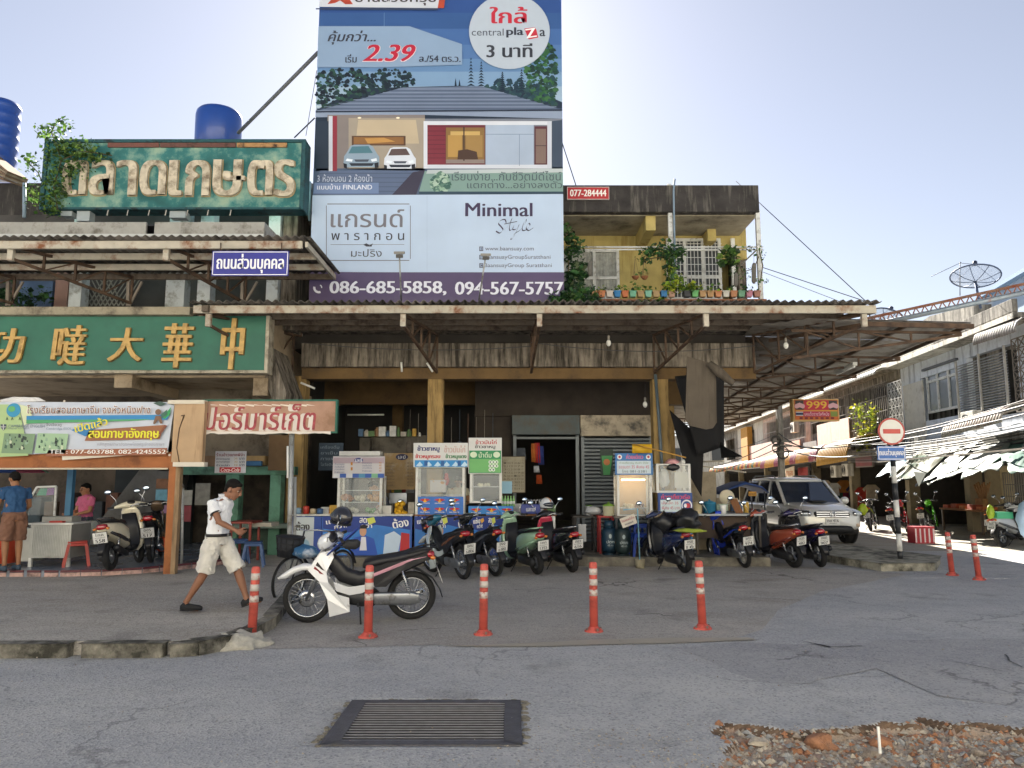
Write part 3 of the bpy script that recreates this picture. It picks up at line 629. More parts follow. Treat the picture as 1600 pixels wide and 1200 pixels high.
part('lintel', grn, lambda q: (q.box(PX(280,16.2), PX(462,16.2), 16.2, 16.45, PZ(742,16.2), PZ(729,16.2))), lb, bevel=.01)
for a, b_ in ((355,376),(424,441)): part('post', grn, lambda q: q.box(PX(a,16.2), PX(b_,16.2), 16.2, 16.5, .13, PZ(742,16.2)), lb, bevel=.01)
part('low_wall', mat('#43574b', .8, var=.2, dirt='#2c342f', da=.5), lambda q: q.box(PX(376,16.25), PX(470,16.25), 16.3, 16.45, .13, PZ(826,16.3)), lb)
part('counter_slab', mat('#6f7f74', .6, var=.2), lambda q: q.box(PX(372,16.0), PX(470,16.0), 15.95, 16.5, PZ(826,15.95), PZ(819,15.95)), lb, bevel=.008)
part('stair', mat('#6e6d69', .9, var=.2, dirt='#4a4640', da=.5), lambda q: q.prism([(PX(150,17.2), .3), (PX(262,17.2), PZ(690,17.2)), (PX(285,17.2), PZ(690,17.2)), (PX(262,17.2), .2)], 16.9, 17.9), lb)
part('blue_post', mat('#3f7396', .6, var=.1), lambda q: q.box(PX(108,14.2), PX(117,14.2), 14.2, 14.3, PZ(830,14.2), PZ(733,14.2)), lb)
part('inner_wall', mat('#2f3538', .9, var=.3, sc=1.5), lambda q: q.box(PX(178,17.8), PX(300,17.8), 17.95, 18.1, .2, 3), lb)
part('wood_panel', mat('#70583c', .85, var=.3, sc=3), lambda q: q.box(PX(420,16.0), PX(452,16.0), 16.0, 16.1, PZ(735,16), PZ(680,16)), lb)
for a, b_, y0, y1, c, nm, l in ((318,343,712,730,'#7c6248','cardboard_box','brown cardboard box on the green lintel at its left end'), (382,414,712,728,'#a98d5f','cardboard_box','tan cardboard box on the green lintel right of the price sign'), (384,408,720,729,'#3f6c93','folded_tarp','folded blue tarp in front of the tan box on the lintel')):
    mb = MB(mat(c, .8, var=.2, sc=6)); Y = 16.05 if 'tarp' in nm else 16.2; pbox(mb, a, y0, b_, y1-1, Y, .3 if Y > 16.1 else .12); tag(mb.build(nm, bevel=.02), l, nm.replace('_', ' '))
mb = MB(flat('#8f8f88'))
for i in range(9):
    a = P(136+i*7, 478, 16.3); mb.bar(a, a+Vector((.35,0,.62)), .02); mb.bar(a, a+Vector((-.35,0,.62)), .02)
mb.build('lattice', lb)
def sect(): pass
lc = thing('rusty_canopy', 'rusty corrugated canopy on truss brackets above the green board', 'canopy', (-9, 13, 5.7))
zL = PZ(377, 13.0); XL = PX(487, 13.0, 380)
x = -13.0; i = 0
while x < XL-.05:
    e = min(XL, x+.93); mb = MB(shM[(i+1) % 3]); corr(mb, x, e, lambda q: 12.88, lambda q: 15.25, lambda y: zL+.05+.004*(i % 2), per=.155, amp=.022); mb.build('roof_sheet', lc); x = e; i += 1
mb = MB(beamW); mb.box(-13, PX(472,13,383), 13.0, 13.06, zL-.13, zL+.01); mb.build('front_beam', lc, bevel=.006)
for y_ in (13.7, 14.4, 15.1): mb = MB(beamW if y_ < 14.8 else beamD); mb.box(-13, XL-.12, y_, y_+.06, zL-.12, zL+.0); mb.build('purlin', lc, bevel=.005)
mb = MB(beamW); mb.bar((XL-.1,13.03,zL-.05), (XL-.1,15.2,zL-.05), .05, .1); mb.build('edge_beam', lc)
for fx, bx_ in ((17,205), (260,383), (-250,20)):
    truss(lc, (PX(fx,13.1,390), 13.1, zL-.06), (PX(bx_,15.1,470), 15.1, zL-.08), .22, PZ(474,15.1), rustM, postm=beamW)
for a, b_ in ((12,36),(200,222),(378,402)):
    mb = MB(mat('#8d8378', .7, var=.2)); mb.bar(P(a,478,15.1), P(a+1,440,15.1), .06); mb.bar(P(a+2,478,15.1), P(b_,440,15.1), .04); mb.build('strut', lc)
ua = thing('flat_awning', 'flat grey edged awning above the rusty canopy under the big sign', 'awning', (-9, 13.9, 6.2))
zU = PZ(372, 13.9); zV = PZ(347, 13.9); XU = PX(413, 13.9, 360); fr = mat('#a9a79f', .6, .2, var=.15, dirt='#6b665b', da=.4, ds=3)
mb = MB(fr); mb.box(-13, PX(228,13.9,360), 13.9, 13.95, zU+.06, zV); mb.build('fascia', ua); mb = MB(fr); mb.box(PX(241,13.9,360), XU, 13.9, 13.95, zU+.06, zV); mb.build('fascia', ua)
mb = MB(flat('#c8cac6')); mb.box(-13, XU, 13.86, 13.9, zU+.02, zU+.07); mb.build('gutter_lip', ua)
mb = MB(fr); mb.box(XU-.05, XU, 13.95, 15.7, zU, zV); mb.build('side_fascia', ua)
mb = MB(mat('#3b3d40', .9, var=.2)); mb.box(-13, XU-.06, 13.96, 15.8, zV-.05, zV-.02); mb.build('roof_sheet', ua)
for a in (20, 206, 379): mb = MB(fr); pbox(mb, a-3, 372, a+3, 384, 14.2, .05); mb.build('strut', ua)
# ---------------------------------------------------------------- big faded green Thai sign
Yt = 15.0
t = thing('market_name_sign', 'big weathered green board with raised cream Thai letters and a vine over one end', 'sign', tuple(P(270, 328, Yt)))
x0, z0, x1, z1 = pr(68, 217, 473, 327, Yt)
gp = mat('#357c7a', .75, var=.6, sc=1.6, bump=.35, dirt='#94ab94', da=.5, ds=1.6); gdk = mat('#23565c', .7, var=.3, sc=3, dirt='#151b1c', da=.5, ds=3)
mb = MB(gp); mb.box(x0+.05, x1-.05, Yt+.04, Yt+.35, z0+.03, z1-.06); mb.build('panel', t)
for nm, q in (('frame', (x0-.04, x1+.04, z1-.07, z1)), ('frame', (x0, x1, z0, z0+.05)), ('frame', (x0-.04, x0+.05, z0, z1-.07)), ('frame', (x1-.05, x1+.04, z0, z1-.07))):
    mb = MB(gdk); mb.box(q[0], q[1], Yt-.0, Yt+.4, q[2], q[3]); mb.build(nm, t, bevel=.01)
for a, b_, c in ((168,248,'#7a4f45'),(250,368,'#6d4a42'),(370,448,'#b58a5a')):
    mb = MB(mat(c, .8, var=.3, sc=4, dirt='#3b2a22', da=.4, ds=4)); pbox(mb, a, 223, b_, 229.5, Yt-.0, .04); mb.build('rusty_batten', t)
cream = mat('#cfc3ab', .8, var=.25, sc=5, dirt='#7b6d5a', da=.5, ds=4)
crm2 = mat('#a3936f', .85, var=.25, sc=5)
for ch, a, b_, y0, y1 in (('ต',98,136,251,305),('ล',140,178,251,305),('า',182,214,251,305),('ด',219,260,251,305),('เ',264,286,251,306),('ก',290,328,251,306),('ษ',333,383,250,306),('ต',387,427,251,306),('ร',428,461,250,307)):
    q = pr(a, y0, b_, y1, Yt); mb = MB(cream); mb.text(ch, q[0], q[1], q[2], q[3], Yt-.03, bold=.05, ext=.06); mb.mat(crm2); mb.text(ch, q[0]-.02, q[1]-.02, q[2]+.02, q[3]+.02, Yt+.025, bold=.08, ext=.0); mb.build('letter', t)
for k in range(7): mb = MB(flat('#b9b5aa')); c = P(165+k*32+random.uniform(-5,5), 328, Yt); mb.bar(c, c-Vector((.02,0,.12)), .015); mb.build('hook', t)
mb = MB(flat('#a9b3b5'));
for a, b_, y0, y1 in ((95,112,328,337),(120,140,328,345),(265,290,328,340)): pbox(mb, a, y0, b_, y1, Yt+.1, .2); mb.build('support_stub', t); mb = MB(flat('#a9b3b5'))
def leafcloud(name, label, cat, blobs, n, size, cols, par=None, stems=None, group=None, kind='foliage'):
    t = thing(name, label, cat, tuple(blobs[0][0]), 0, group); pts = []
    tot = sum(b_[1]*b_[2]*b_[3] for b_ in blobs)
    for c, rx, ry, rz in blobs:
        k = int(n*(rx*ry*rz)/tot)+6
        for _ in range(k):
            v = Vector((random.gauss(0,.5), random.gauss(0,.5), random.gauss(0,.5)))
            if v.length > 1.15: v *= 1.15/v.length
            pts.append(Vector(c)+Vector((v.x*rx, v.y*ry, v.z*rz)))
    mb = MB(); mb.leaves(pts, size, cols); f = mb.build('leaves', t); f['kind'] = 'stuff'
    if stems:
        mb = MB(mat('#5a5138', .9, var=.2))
        for st in stems: mb.tube(st, .012, 5)
        mb.build('stem', t)
    return t
GL = [leafmat('#4f7030'), leafmat('#3d5c28'), leafmat('#6d8a3c'), leafmat('#2f4a24')]
GD = [leafmat('#2f5230'), leafmat('#3f6838'), leafmat('#24422a')]; GY = [leafmat('#8fae3a', .45), leafmat('#b5bf45', .5), leafmat('#6c8a35')]
random.seed(21)
leafcloud('creeping_vine', 'green creeper hanging over the left end of the Thai sign', 'vine',
  [(P(90,250,14.9),.35,.12,.75),(P(110,232,14.9),.55,.12,.25),(P(88,300,14.9),.3,.12,.5),(P(135,240,14.9),.4,.1,.15),(P(118,262,14.9),.4,.1,.25),(P(75,205,15.1),.3,.15,.18),(P(100,195,15.1),.2,.15,.14),(P(50,255,15.2),.22,.15,.2),(P(55,300,15.2),.22,.15,.4),(P(160,245,14.9),.3,.08,.12),(P(80,320,14.9),.2,.1,.3)],
  1300, .075, GL, stems=[[P(90,328,14.9),P(84,290,14.88),P(96,250,14.9),P(80,205,15.05),P(92,185,15.1)],[P(96,250,14.9),P(130,236,14.9),P(175,243,14.9)],[P(80,320,15),P(60,270,15.2),P(40,250,15.2)]])
random.seed(5)
leafcloud('roof_shrub', 'small green shrub behind the rusty canopy at the far left', 'shrub', [(P(12,462,15.9),.35,.3,.3),(P(45,468,15.9),.3,.3,.2),(P(70,462,15.9),.15,.2,.25)], 320, .09, GD)
blue = mat('#1a4596', .35, var=.08, sc=2, coat=.3)
c = P(341, 216, 17.9); tk = thing('water_tank', 'plain blue water tank rising behind the weathered green sign', 'water tank', (c.x, c.y, c.z-.8)); r_ = (PX(376,17.9,200)-PX(307,17.9,200))/2; top = PZ(177,17.9)
mb = MB(blue); mb.lathe([(r_*.98,c.z-.8),(r_,top-.14),(r_*.97,top-.05),(r_*.9,top),(r_*.4,top+.07),(.0,top+.09)], (c.x,c.y,0), 32); mb.build('tank_body', tk)
c = P(-5, 270, 17.2); tk = thing('water_tank', 'ribbed blue water tank at the left edge above a tiled roof', 'water tank', (c.x, c.y, c.z)); top = PZ(165,17.2); R0 = PX(26,17.2,220)-c.x
mb = MB(blue); prof = [(R0*.96, c.z-.1)]; n = 44
for k in range(n): z = c.z+(top-c.z)*k/n; prof.append((R0*(.955+.035*max(0, math.sin(2*math.pi*k/n*6.5))), z))
prof += [(R0*.85, top+.05), (R0*.3, top+.15), (0, top+.16)]; mb.lathe(prof, (c.x,c.y,0), 36); mb.build('tank_body', tk)
mb = MB(mat('#9a7a5c', .9, var=.3, sc=6)); p = P(0, 262, 16.6)
o = thing('sloped_roof_edge', 'old sloping tiled roof edge under the ribbed tank', 'roof', tuple(p))
for k in range(5):
    mb = MB(mat('#9a8a74' if k % 2 else '#7d6650', .9, var=.3, sc=6)); a = P(-30, 228+k*10, 16.8); b_ = P(28-k*1.5, 275+k*2.6, 16.4); mb.bar(a, b_, .5, .04); mb.build('roof_tile', o)
for px_, a, b_, Y in ((38,286,340,15.6),(484,284,345,16.0)):
    mb = MB(flat('#8fa3b3')); mb.tube([P(px_,b_,Y), P(px_,a,Y)], .035); tag(mb.build('vent_pipe'), 'grey blue vent pipe at the left parapet end' if px_ < 100 else 'grey blue vent pipe beside the billboard', 'pipe')
# ---------------------------------------------------------------- green Chinese sign board
Yc = 14.62
t = thing('chinese_sign', 'long green board with large gold Chinese characters', 'sign', tuple(P(200, 583, Yc)))
x0, z0, x1, z1 = pr(-160, 493, 414, 583, Yc); gg = mat('#2a6b57', .55, var=.16, sc=2.2, bump=.1, dirt='#27604f', da=.4, ds=.9)
mb = MB(gg); mb.box(x0, x1, Yc+.05, Yc+.33, z0+.06, z1); mb.build('panel', t)
fb = mat('#b3ab98', .8, var=.2, sc=5, dirt='#6d6555', da=.5, ds=4)
mb = MB(fb); mb.box(x0, x1, Yc, Yc+.33, z0, z0+.06); mb.build('frame', t, bevel=.01); mb = MB(fb); mb.box(x1, x1+.07, Yc, Yc+.33, z0, z1); mb.build('frame', t, bevel=.01)
gold = mat('#c9a35c', .5, var=.2, sc=6, dirt='#8a6a35', da=.35, ds=4); gsh = mat('#4f4526', .8)
for ch, a, b_, y0, y1 in (('功',-22,38,513,567),('噠',80,134,508,570),('大',168,223,512,564),('華',253,302,505,574),('中',344,382,497,577)):
    q = pr(a, y0, b_, y1, Yc); mb = MB(gold); mb.text(ch, q[0], q[1], q[2], q[3], Yc, bold=.03, ext=.05, shear=.08); mb.mat(gsh); mb.text(ch, q[0]-.012, q[1]-.025, q[2]+.014, q[3]-.008, Yc+.045, bold=.045, ext=.0, shear=.08); mb.build('character', t)
Ys = 12.8
def blue_sign(px0, py0, px1, py1, Y, txt, label, mc, tx, lc_='#f0f0f4'):
    t, r = board('private_road_sign', px0, py0, px1, py1, Y, mat(mc, .45, var=.15, sc=2), label, 'sign', th=.02)
    mb = MB(lc_); e = .014; x0, z0, x1, z1 = r
    for q in ((x0+e,z0+e,x1-e,z0+2*e),(x0+e,z1-2*e,x1-e,z1-e),(x0+e,z0+e,x0+2*e,z1-e),(x1-2*e,z0+e,x1-e,z1-e)): mb.quad(*q, Y-.004)
    w_, h = x1-x0, z1-z0; mb.text(txt, x0+.06*w_, z0+tx[0]*h, x1-.06*w_, z0+tx[1]*h, Y-.004, bold=.025); mb.build('lettering', t); return t, r
t, r = blue_sign(331, 392, 451, 431, Ys, 'ถนนส่วนบุคคล', 'purple blue Thai sign hanging from the rusty canopy front', '#2c2f8e', (.1, .88))
for a in (345, 440): mb = MB(rustM); mb.bar(P(a,392,12.83), P(a,380,12.98), .02); mb.build('hanger', t)
Yp = 12.9
t, r = board('supermarket_sign', 319, 627, 524, 674, Yp, mat('#b8917a', .75, var=.2, sc=3, dirt='#927058', da=.45), 'peeling pink board with red and white Thai lettering and green frame', 'sign', th=.1, frame=mat('#2f6a58', .7, var=.2), fw=.03)
mb = MB('#d8cec4'); q = pr(320, 632, 494, 672, Yp); mb.text('ปอร์มาร์เก็ต', q[0]-.06, q[1]-.02, q[2]-.04, q[3], Yp-.005, bold=.06, shear=.1); mb.mat(mat('#a84a50', .7, var=.4, sc=9)); mb.text('ปอร์มาร์เก็ต', q[0], q[1], q[2], q[3]+.01, Yp-.009, bold=.012, shear=.1); mb.build('lettering', t)
mb = MB('#ded6cb'); random.seed(2); xx = r[0]+.05; prev = 0
pts = []
for k in range(34): pts.append((r[0]+(r[2]-r[0])*.97*k/33*1.0, Yp-.02, r[1]-.03-random.uniform(0,.025)))
mb.poly([(r[0], Yp-.02, r[1]+.0)]+pts+[(pts[-1][0], Yp-.02, r[1]+.0)]); mb.build('torn_edge', t)
mb = MB('#e4d8c8'); zt_ = r[3]-.05
for k in range(12):
    xa = r[0]+.1+k*.15; mb.poly([(xa,Yp-.004,zt_),(xa+.15,Yp-.004,zt_-random.uniform(0,.03)),(xa+.15,Yp-.004,zt_-.015-random.uniform(0,.03)),(xa,Yp-.004,zt_-.02)])
mb.build('peeling_strip', t)
pole = mat('#a8abab', .5, .3, var=.15, dirt='#6d675c', da=.4, ds=4)
mb = MB(pole); mb.tube([P(456,676,13.05), (PX(452,13.05,880), 13.05, .0)], .045); mb.build('support_pole', t)
mb = MB(pole); mb.tube([P(461,745,13.12), (PX(461,13.15,880), 13.15, .0)], .028); mb.build('support_pole', t)
mb = MB('#e6e6e2'); mb.tube([P(449.5,697,13.0), P(449.5,747,13.0)], .018); mb.build('tube_lamp', t)
ply = thing('plywood_panel', 'blank beige plywood panel between the banner and the pink sign', 'panel', tuple(P(292,728,12.75)))
mb = MB(mat('#bd9f7c', .75, var=.14, sc=2.5, dirt='#9a7d5c', da=.35, ds=2, streak=1)); pbox(mb, 270, 627, 318, 722, 12.75, .12); mb.build('board', ply, bevel=.006)
mb = MB(flat('#d8d0c0')); pbox(mb, 270, 722, 319, 729, 12.73, .15); mb.build('lower_batten', ply); mb = MB(flat('#d4cbb8')); pbox(mb, 262, 625, 319, 631, 12.72, .15); mb.build('upper_batten', ply)
mb = MB(flat('#5a4632')); mb.tube([P(283,650,12.74), P(288,648,12.74), P(280,670,12.74), P(276,700,12.74), P(280,722,12.74)], .008, 5); mb.build('cord', ply)
of = thing('timber_frame', 'orange brown timber post and beam at the shop front corner', 'timber frame', tuple(G(271,893,.13)))
org = mat('#a9693c', .75, var=.22, sc=3, bump=.2, dirt='#7a4a2a', da=.4, ds=1.5); wd2 = mat('#9c8263', .85, var=.2, sc=5, streak=1, dirt='#6d5a42', da=.4)
mb = MB(org); mb.box(-13, PX(272,12.95,715), 12.95, 13.05, PZ(731,12.95), PZ(706,12.95)); mb.build('beam', of, bevel=.006)
mb = MB(flat('#c9bfa8')); mb.box(-13, PX(262,12.93,733), 12.94, 13.0, PZ(733.5,12.94), PZ(731,12.94)); mb.build('batten', of)
mb = MB(org); mb.box(PX(260,12.9,800), PX(271,12.9,800), 12.9, 13.05, .12, PZ(706,12.9)); mb.build('post', of, bevel=.006)
mb = MB(wd2); mb.box(PX(271.5,12.9,800), PX(279,12.9,800), 12.88, 13.0, .12, PZ(729,12.9)); mb.build('post', of, bevel=.006)
mb = MB(pole); mb.tube([P(286,760,13.6), (PX(284,13.6,880), 13.6, .13)], .025); mb.tube([P(286,760,13.6), P(278,748,13.3)], .025); tag(mb.build('grey_pole'), 'thin grey metal pole beside the timber corner post', 'pole')
bn = thing('school_banner', 'printed language school banner with green and blue stripes tied over the timber beam', 'banner', tuple(P(130,712,12.85)))
Yb = 12.85
def wavy(mb, pts4, Y, nx_=40, amp=.012):
    (ax, az), (bx_, bz), (cx, cz), (dx, dz) = pts4; vs = []; ny = 6
    for j in range(ny+1):
        for i in range(nx_+1):
            u, v = i/nx_, j/ny; x = (ax*(1-u)+bx_*u)*(1-v)+(dx*(1-u)+cx*u)*v; z = (az*(1-u)+bz*u)*(1-v)+(dz*(1-u)+cz*u)*v
            vs.append((x, Y+amp*math.sin(u*17+v*3)*(.3+v)+.008*math.sin(u*41), z))
    mb.add(vs, [(j*(nx_+1)+i, j*(nx_+1)+i+1, (j+1)*(nx_+1)+i+1, (j+1)*(nx_+1)+i) for j in range(ny) for i in range(nx_)], True)
a, b_, c, d = P(-160,716,Yb), P(262,703,Yb), P(272,628,Yb), P(-160,628,Yb)
mb = MB(mat('#c3cbd8', .45, var=.08, sc=3)); wavy(mb, [(a.x,a.z),(b_.x,b_.z),(c.x,c.z),(d.x,d.z)], Yb+.02, 60, .006); mb.build('cloth', bn)
def bq(mb, pts, dy=.012): return mb.poly([(P(x,y,Yb).x, Yb-dy, P(x,y,Yb).z) for x, y in pts][::-1])
mb = MB('#a9c48a'); bq(mb, [(0,632),(30,632),(45,712),(0,714)], .009); mb.mat(flat('#cfd8b0')); bq(mb, [(30,632),(48,636),(52,660),(38,664)], .009)
mb.mat(flat('#2e86c0')); bq(mb, [(42,650),(265,648),(262,656),(42,658)]); mb.mat(flat('#4d9e6a')); bq(mb, [(42,656),(240,655),(215,657.5),(42,662)], .015)
mb.mat(flat('#2f9a5a')); bq(mb, [(254,652),(268,636),(266,648),(258,655)], .016)
mb.mat(flat('#2d8fb8')); q = pr(11,631,33,651,Yb); mb.disc((q[0]+q[2])/2, (q[1]+q[3])/2, (q[2]-q[0])/2, Yb-.014); mb.mat(flat('#5fae6a')); mb.disc((q[0]+q[2])/2-.03, (q[1]+q[3])/2+.02, .06, Yb-.018, .05)
mb.mat(flat('#3a5a44'))
for a in (12, 20, 32): bq(mb, [(a-2,656),(a,651),(a+2,656),(a+1,657),(a,654),(a-1,657)], .016)
mb.mat(flat('#efeae4')); ptext(mb, 'โรงเรียนสอนภาษาจีน จงหัวหนิงฟาง', 41, 632.5, 236, 646, Yb-.018, bold=.07); mb.mat(flat('#7a4a3c')); ptext(mb, 'โรงเรียนสอนภาษาจีน จงหัวหนิงฟาง', 42, 633, 235, 646, Yb-.022, bold=.008)
mb.mat(flat('#2e7fb8')); bq(mb, [(112,672),(160,657),(150,668),(140,680),(134,682)], .016)
mb.mat(flat('#e8dc3c')); ptext(mb, 'เปิดแล้ว', 116, 656, 168, 670, Yb-.022, bold=.04, rot=14)
mb.mat(flat('#96603e')); bq(mb, [(133,689),(140,672),(258,664),(250,686)], .016); mb.mat(flat('#7f4630')); bq(mb, [(247,686),(262,665),(258,664),(244,686)], .02)
mb.mat(flat('#e9e234')); ptext(mb, 'สอนภาษาอังกฤษ', 138, 669, 249, 688, Yb-.024, bold=.04)
mb.mat(flat('#a3a3ad')); ptext(mb, 'หลักสูตรภาษาอังกฤษโดยครูเจ้าของภาษา', 152, 691, 256, 698, Yb-.018)
mb.mat(flat('#6a7a8a')); ptext(mb, 'CAMBRIDGE ENGLISH', 13, 663.5, 70, 668, Yb-.018); ptext(mb, 'Language Assessment', 13, 668.5, 46, 671, Yb-.018); mb.mat(flat('#3b3f4a')); ptext(mb, 'จิงเจียวถู', 72, 661, 96, 667, Yb-.018); mb.mat(flat('#7a8fa4')); ptext(mb, 'Cambridge ESOL', 72, 668, 112, 672.5, Yb-.018)
mb.mat(flat('#4a5560')); bq(mb, [(2,663),(11,663),(11,668),(6.5,673),(2,668)], .018); mb.mat(flat('#d0d0d0')); bq(mb, [(5.8,663),(7.2,663),(7.2,672),(5.8,672)], .021); bq(mb, [(2,666.6),(11,666.6),(11,667.6),(2,667.6)], .021)
random.seed(9)
for (xa, xb, base) in ((8,56,'#7d9a78'),(60,108,'#9fbf9a')):
    mb.mat(flat(base)); bq(mb, [(xa,677),(xb,678),(xb-5,709),(xa-5,708)], .018)
    for k in range(26):
        px_, py_ = random.uniform(xa, xb-10), random.uniform(679, 702); mb.mat(flat(random.choice(['#33453c','#4a6a58','#c7d2b4','#2c3a38','#8fae94'])))
        s_ = random.uniform(1.5, 4); bq(mb, [(px_,py_+s_),(px_+s_,py_+s_*1.2),(px_+s_*1.2,py_),(px_+.3*s_,py_-.6*s_)], .02+k*.0004)
mb.mat(flat('#9a5f42')); bq(mb, [(72,713),(77,703),(262,700),(260,711)], .018); mb.mat(flat('#f0ece6')); ptext(mb, 'TEL : 077-603788, 082-4245552', 77, 702.5, 259, 710, Yb-.024, bold=.035)
mb.mat(flat('#3d5a50')); bq(mb, [(240,630),(250,627),(261,631),(251,635)], .02); mb.mat(flat('#7a5a44')); q = P(248,644,Yb); mb.disc(q.x, q.z, .05, Yb-.022); bq(mb, [(244,650),(252,650),(255,662),(251,662),(248,656),(243,663),(240,662)], .022); mb.mat(flat('#3a6a5a')); bq(mb, [(252,648),(262,640),(262,648),(254,654)], .022)
mb.build('print', bn)
mb = MB('#c9c0b0');
for px_, py_ in ((2,627),(102,627),(268,628),(266,711)): c = P(px_,py_,Yb); mb.disc(c.x, c.z, .02, Yb-.03)
mb.build('eyelet', bn)
mb = MB('#dcdcdc'); wavy(mb, [(P(-20,628,12.9).x, PZ(629,12.9)),(P(72,628,12.9).x, PZ(627,12.9)),(P(60,622,12.9).x, PZ(621,12.9)),(P(20,622,12.9).x, PZ(620,12.9))], 12.9, 20); mb.build('rolled_edge', bn)
mb = MB('#ddd6c6'); bq(mb, [(96,712),(188,706),(262,704),(262,707),(97,719)], -.01); mb.build('torn_strip', bn)
t, r = board('price_sign', 336, 705, 384, 739, 14.0, mat('#b9bcc2', .5, var=.1), 'small white price sign with a red cola mark above the walking man', 'sign', th=.02)
mb = MB('#7a2d3a'); Y = 13.99; ptext(mb, 'ร้านข้าวแกงพี่จ๋า', 338, 707.5, 382, 713, Y, bold=.03); mb.mat(flat('#2b3350'))
for k, s_ in enumerate(('ข้าวราดแกง', 'แกงใส่ถุง', 'ข้าวเปล่า')): ptext(mb, s_, 338, 715+k*5, 359, 718.5+k*5, Y, bold=.03); ptext(mb, 'บาท', 374, 715+k*5, 382, 718.5+k*5, Y, bold=.03)
mb.mat(flat('#a3842f')); [ptext(mb, s_, 366, 715+k*5, 371, 718+k*5, Y) for k, s_ in enumerate(('35','30','10'))]
mb.mat(flat('#b3262d')); pquad(mb, 343, 730, 376, 738, Y); mb.mat(flat('#f0e6e4')); ptext(mb, 'Coca-Cola', 345, 731, 374, 737, Y-.003, shear=.35, bold=.02); mb.build('lettering', t)
for i in range(6):  # unseen row behind the camera, added to bounce sunlight onto the shaded fronts
    x = -27+i*9; t = thing('bounce_shophouse', f"{['white','cream','pale grey','off white','light yellow','pale cream'][i]} sunlit shophouse added unseen across the road, {['first','second','third','fourth','fifth','sixth'][i]} from the left", 'shophouse', (x+4.5, -10, 0), 0, 'unseen shophouses added across the road for bounce light')
    mb = MB(mat(['#e2dfd6','#e4dcc6','#d8d8d4','#e6e3da','#e4dab8','#e2d8c4'][i], .85, var=.08, dirt='#b0aa9a', da=.3)); mb.box(x+.03, x+8.97, -18, -10, 0, 10.5); mb.build('wall', t)
    for j in range(2):
        for k in range(3): mb = MB(flat('#5c6468')); xx = x+.9+k*2.8; mb.box(xx, xx+1.6, -10.01, -9.95, 4.4+j*3.1, 5.9+j*3.1); mb.build('window', t)
    mb = MB(mat('#b9b6ac', .6, .3)); mb.box(x+.4, x+8.6, -10.02, -9.9, .1, 3.1); mb.build('shutter', t)
# ================================================================ billboard
YG = 15.5
bb = thing('billboard', 'huge house advertisement billboard standing over the canopy', 'billboard', tuple(P(680, 462, YG)))
bl, br = P(484,440,YG).x, P(881,440,YG).x; zb, ztp = PZ(464,YG), PZ(-75,YG)
mb = MB(mat('#46505a', .7)); mb.box(bl, br, YG+.01, YG+.16, zb, ztp); mb.build('backing', bb)
for px_ in (500, 590, 680, 770, 865): x = PX(px_,YG,440); mb = MB(rustM); mb.bar((x,YG+.2,4.95),(x,YG+.2,ztp),.08); mb.bar((x,YG+.2,ztp-1.5),(x,YG+2.0,7.9),.06); mb.build('frame_post', bb)
mb = MB(); Yv = YG
def Q(x, y):  # a spot on the printed sheet, read off the photograph, as (x, z) on the sheet
    p = P(x, y, YG); return p.x, p.z
def bp(pts, col, k=1): mb.mat(mat(col, .42, var=.05, sc=2, bump=.5, bs=1.4)); return mb.poly([(Q(x,y)[0], YG-.0016*k, Q(x,y)[1]) for x, y in pts][::-1])
def br_(x0, y0, x1, y1, col, k=1): return bp([(x0,y1),(x1,y1),(x1,y0),(x0,y0)][::-1], col, k)
def bt(s_, x0, y0, x1, y1, col, k=20, **kw): mb.mat(mat(col, .42, var=.0)); a, b_ = Q(x0,y1), Q(x1,y0); return mb.text(s_, a[0], a[1], b_[0], b_[1], YG-.0016*k, **kw)
skyc = ['#2f4f8c','#35588f','#4468a0','#5276a8','#6488b2','#7c9cbd','#9ab2c8','#b3c3cf']
zs_ = [ztp] + [Q(0, y)[1] for y in (20, 45, 70, 92, 112, 135, 165, 306)]
for i in range(8): mb.mat(mat(skyc[i], .42, var=.05, sc=1.2)); mb.quad(bl, zs_[i+1], br, zs_[i], YG-.001)
L0, R0_ = 480, 884
def edge(px_, y):  # keep a point inside the sheet
    x, z = Q(px_, y); return min(max(x, bl), br), z
def be(pts, col, k=1): mb.mat(mat(col, .42, var=.07, sc=1, bump=.5, bs=1.4)); return mb.poly([(edge(x,y)[0], YG-.0016*k, edge(x,y)[1]) for x, y in pts][::-1])
random.seed(31)
def tree_print(cx, cy, rx, ry, n, cols, k):
    for _ in range(n):
        a = random.uniform(0, 6.28); r0 = math.sqrt(random.random()); x = cx+rx*r0*math.cos(a); y = cy+ry*r0*math.sin(a); s_ = random.uniform(1.5, 5)
        if not 494 < x < 870: continue
        bp([(x-s_,y),(x-s_*.3,y+s_*.7),(x+s_,y+s_*.4),(x+s_*.6,y-s_*.6),(x-s_*.2,y-s_*.8)], random.choice(cols), k+random.random()*.8)
be([(480,300),(480,172),(560,138),(720,134),(840,142),(890,160),(890,300)], '#1c2c3e', 2)
tree_print(535,140,52,34,330,['#10202e','#1a3238','#24443a','#0c1824','#2d5040'],3); tree_print(610,128,38,20,150,['#162a34','#223c38','#10202c'],3)
tree_print(850,115,30,48,300,['#1c4430','#2c5a34','#16322a','#3d6a3c'],3); tree_print(800,142,45,18,200,['#223f4a','#2f4f50','#1c3444'],3); tree_print(870,150,20,50,160,['#22424a','#2c4c44'],3)
for cx, top, bot, w_ in ((736,90,136,7),(752,96,136,7),(712,122,136,3),(718,124,136,3),(785,112,142,9),(815,108,144,9)):
    for j in range(9): y = top+(bot-top)*j/9; ww = w_*(.2+.8*j/9); bp([(cx-ww,y+4),(cx,y),(cx+ww,y+4),(cx,y+3)], '#15293a', 6+j*.1)
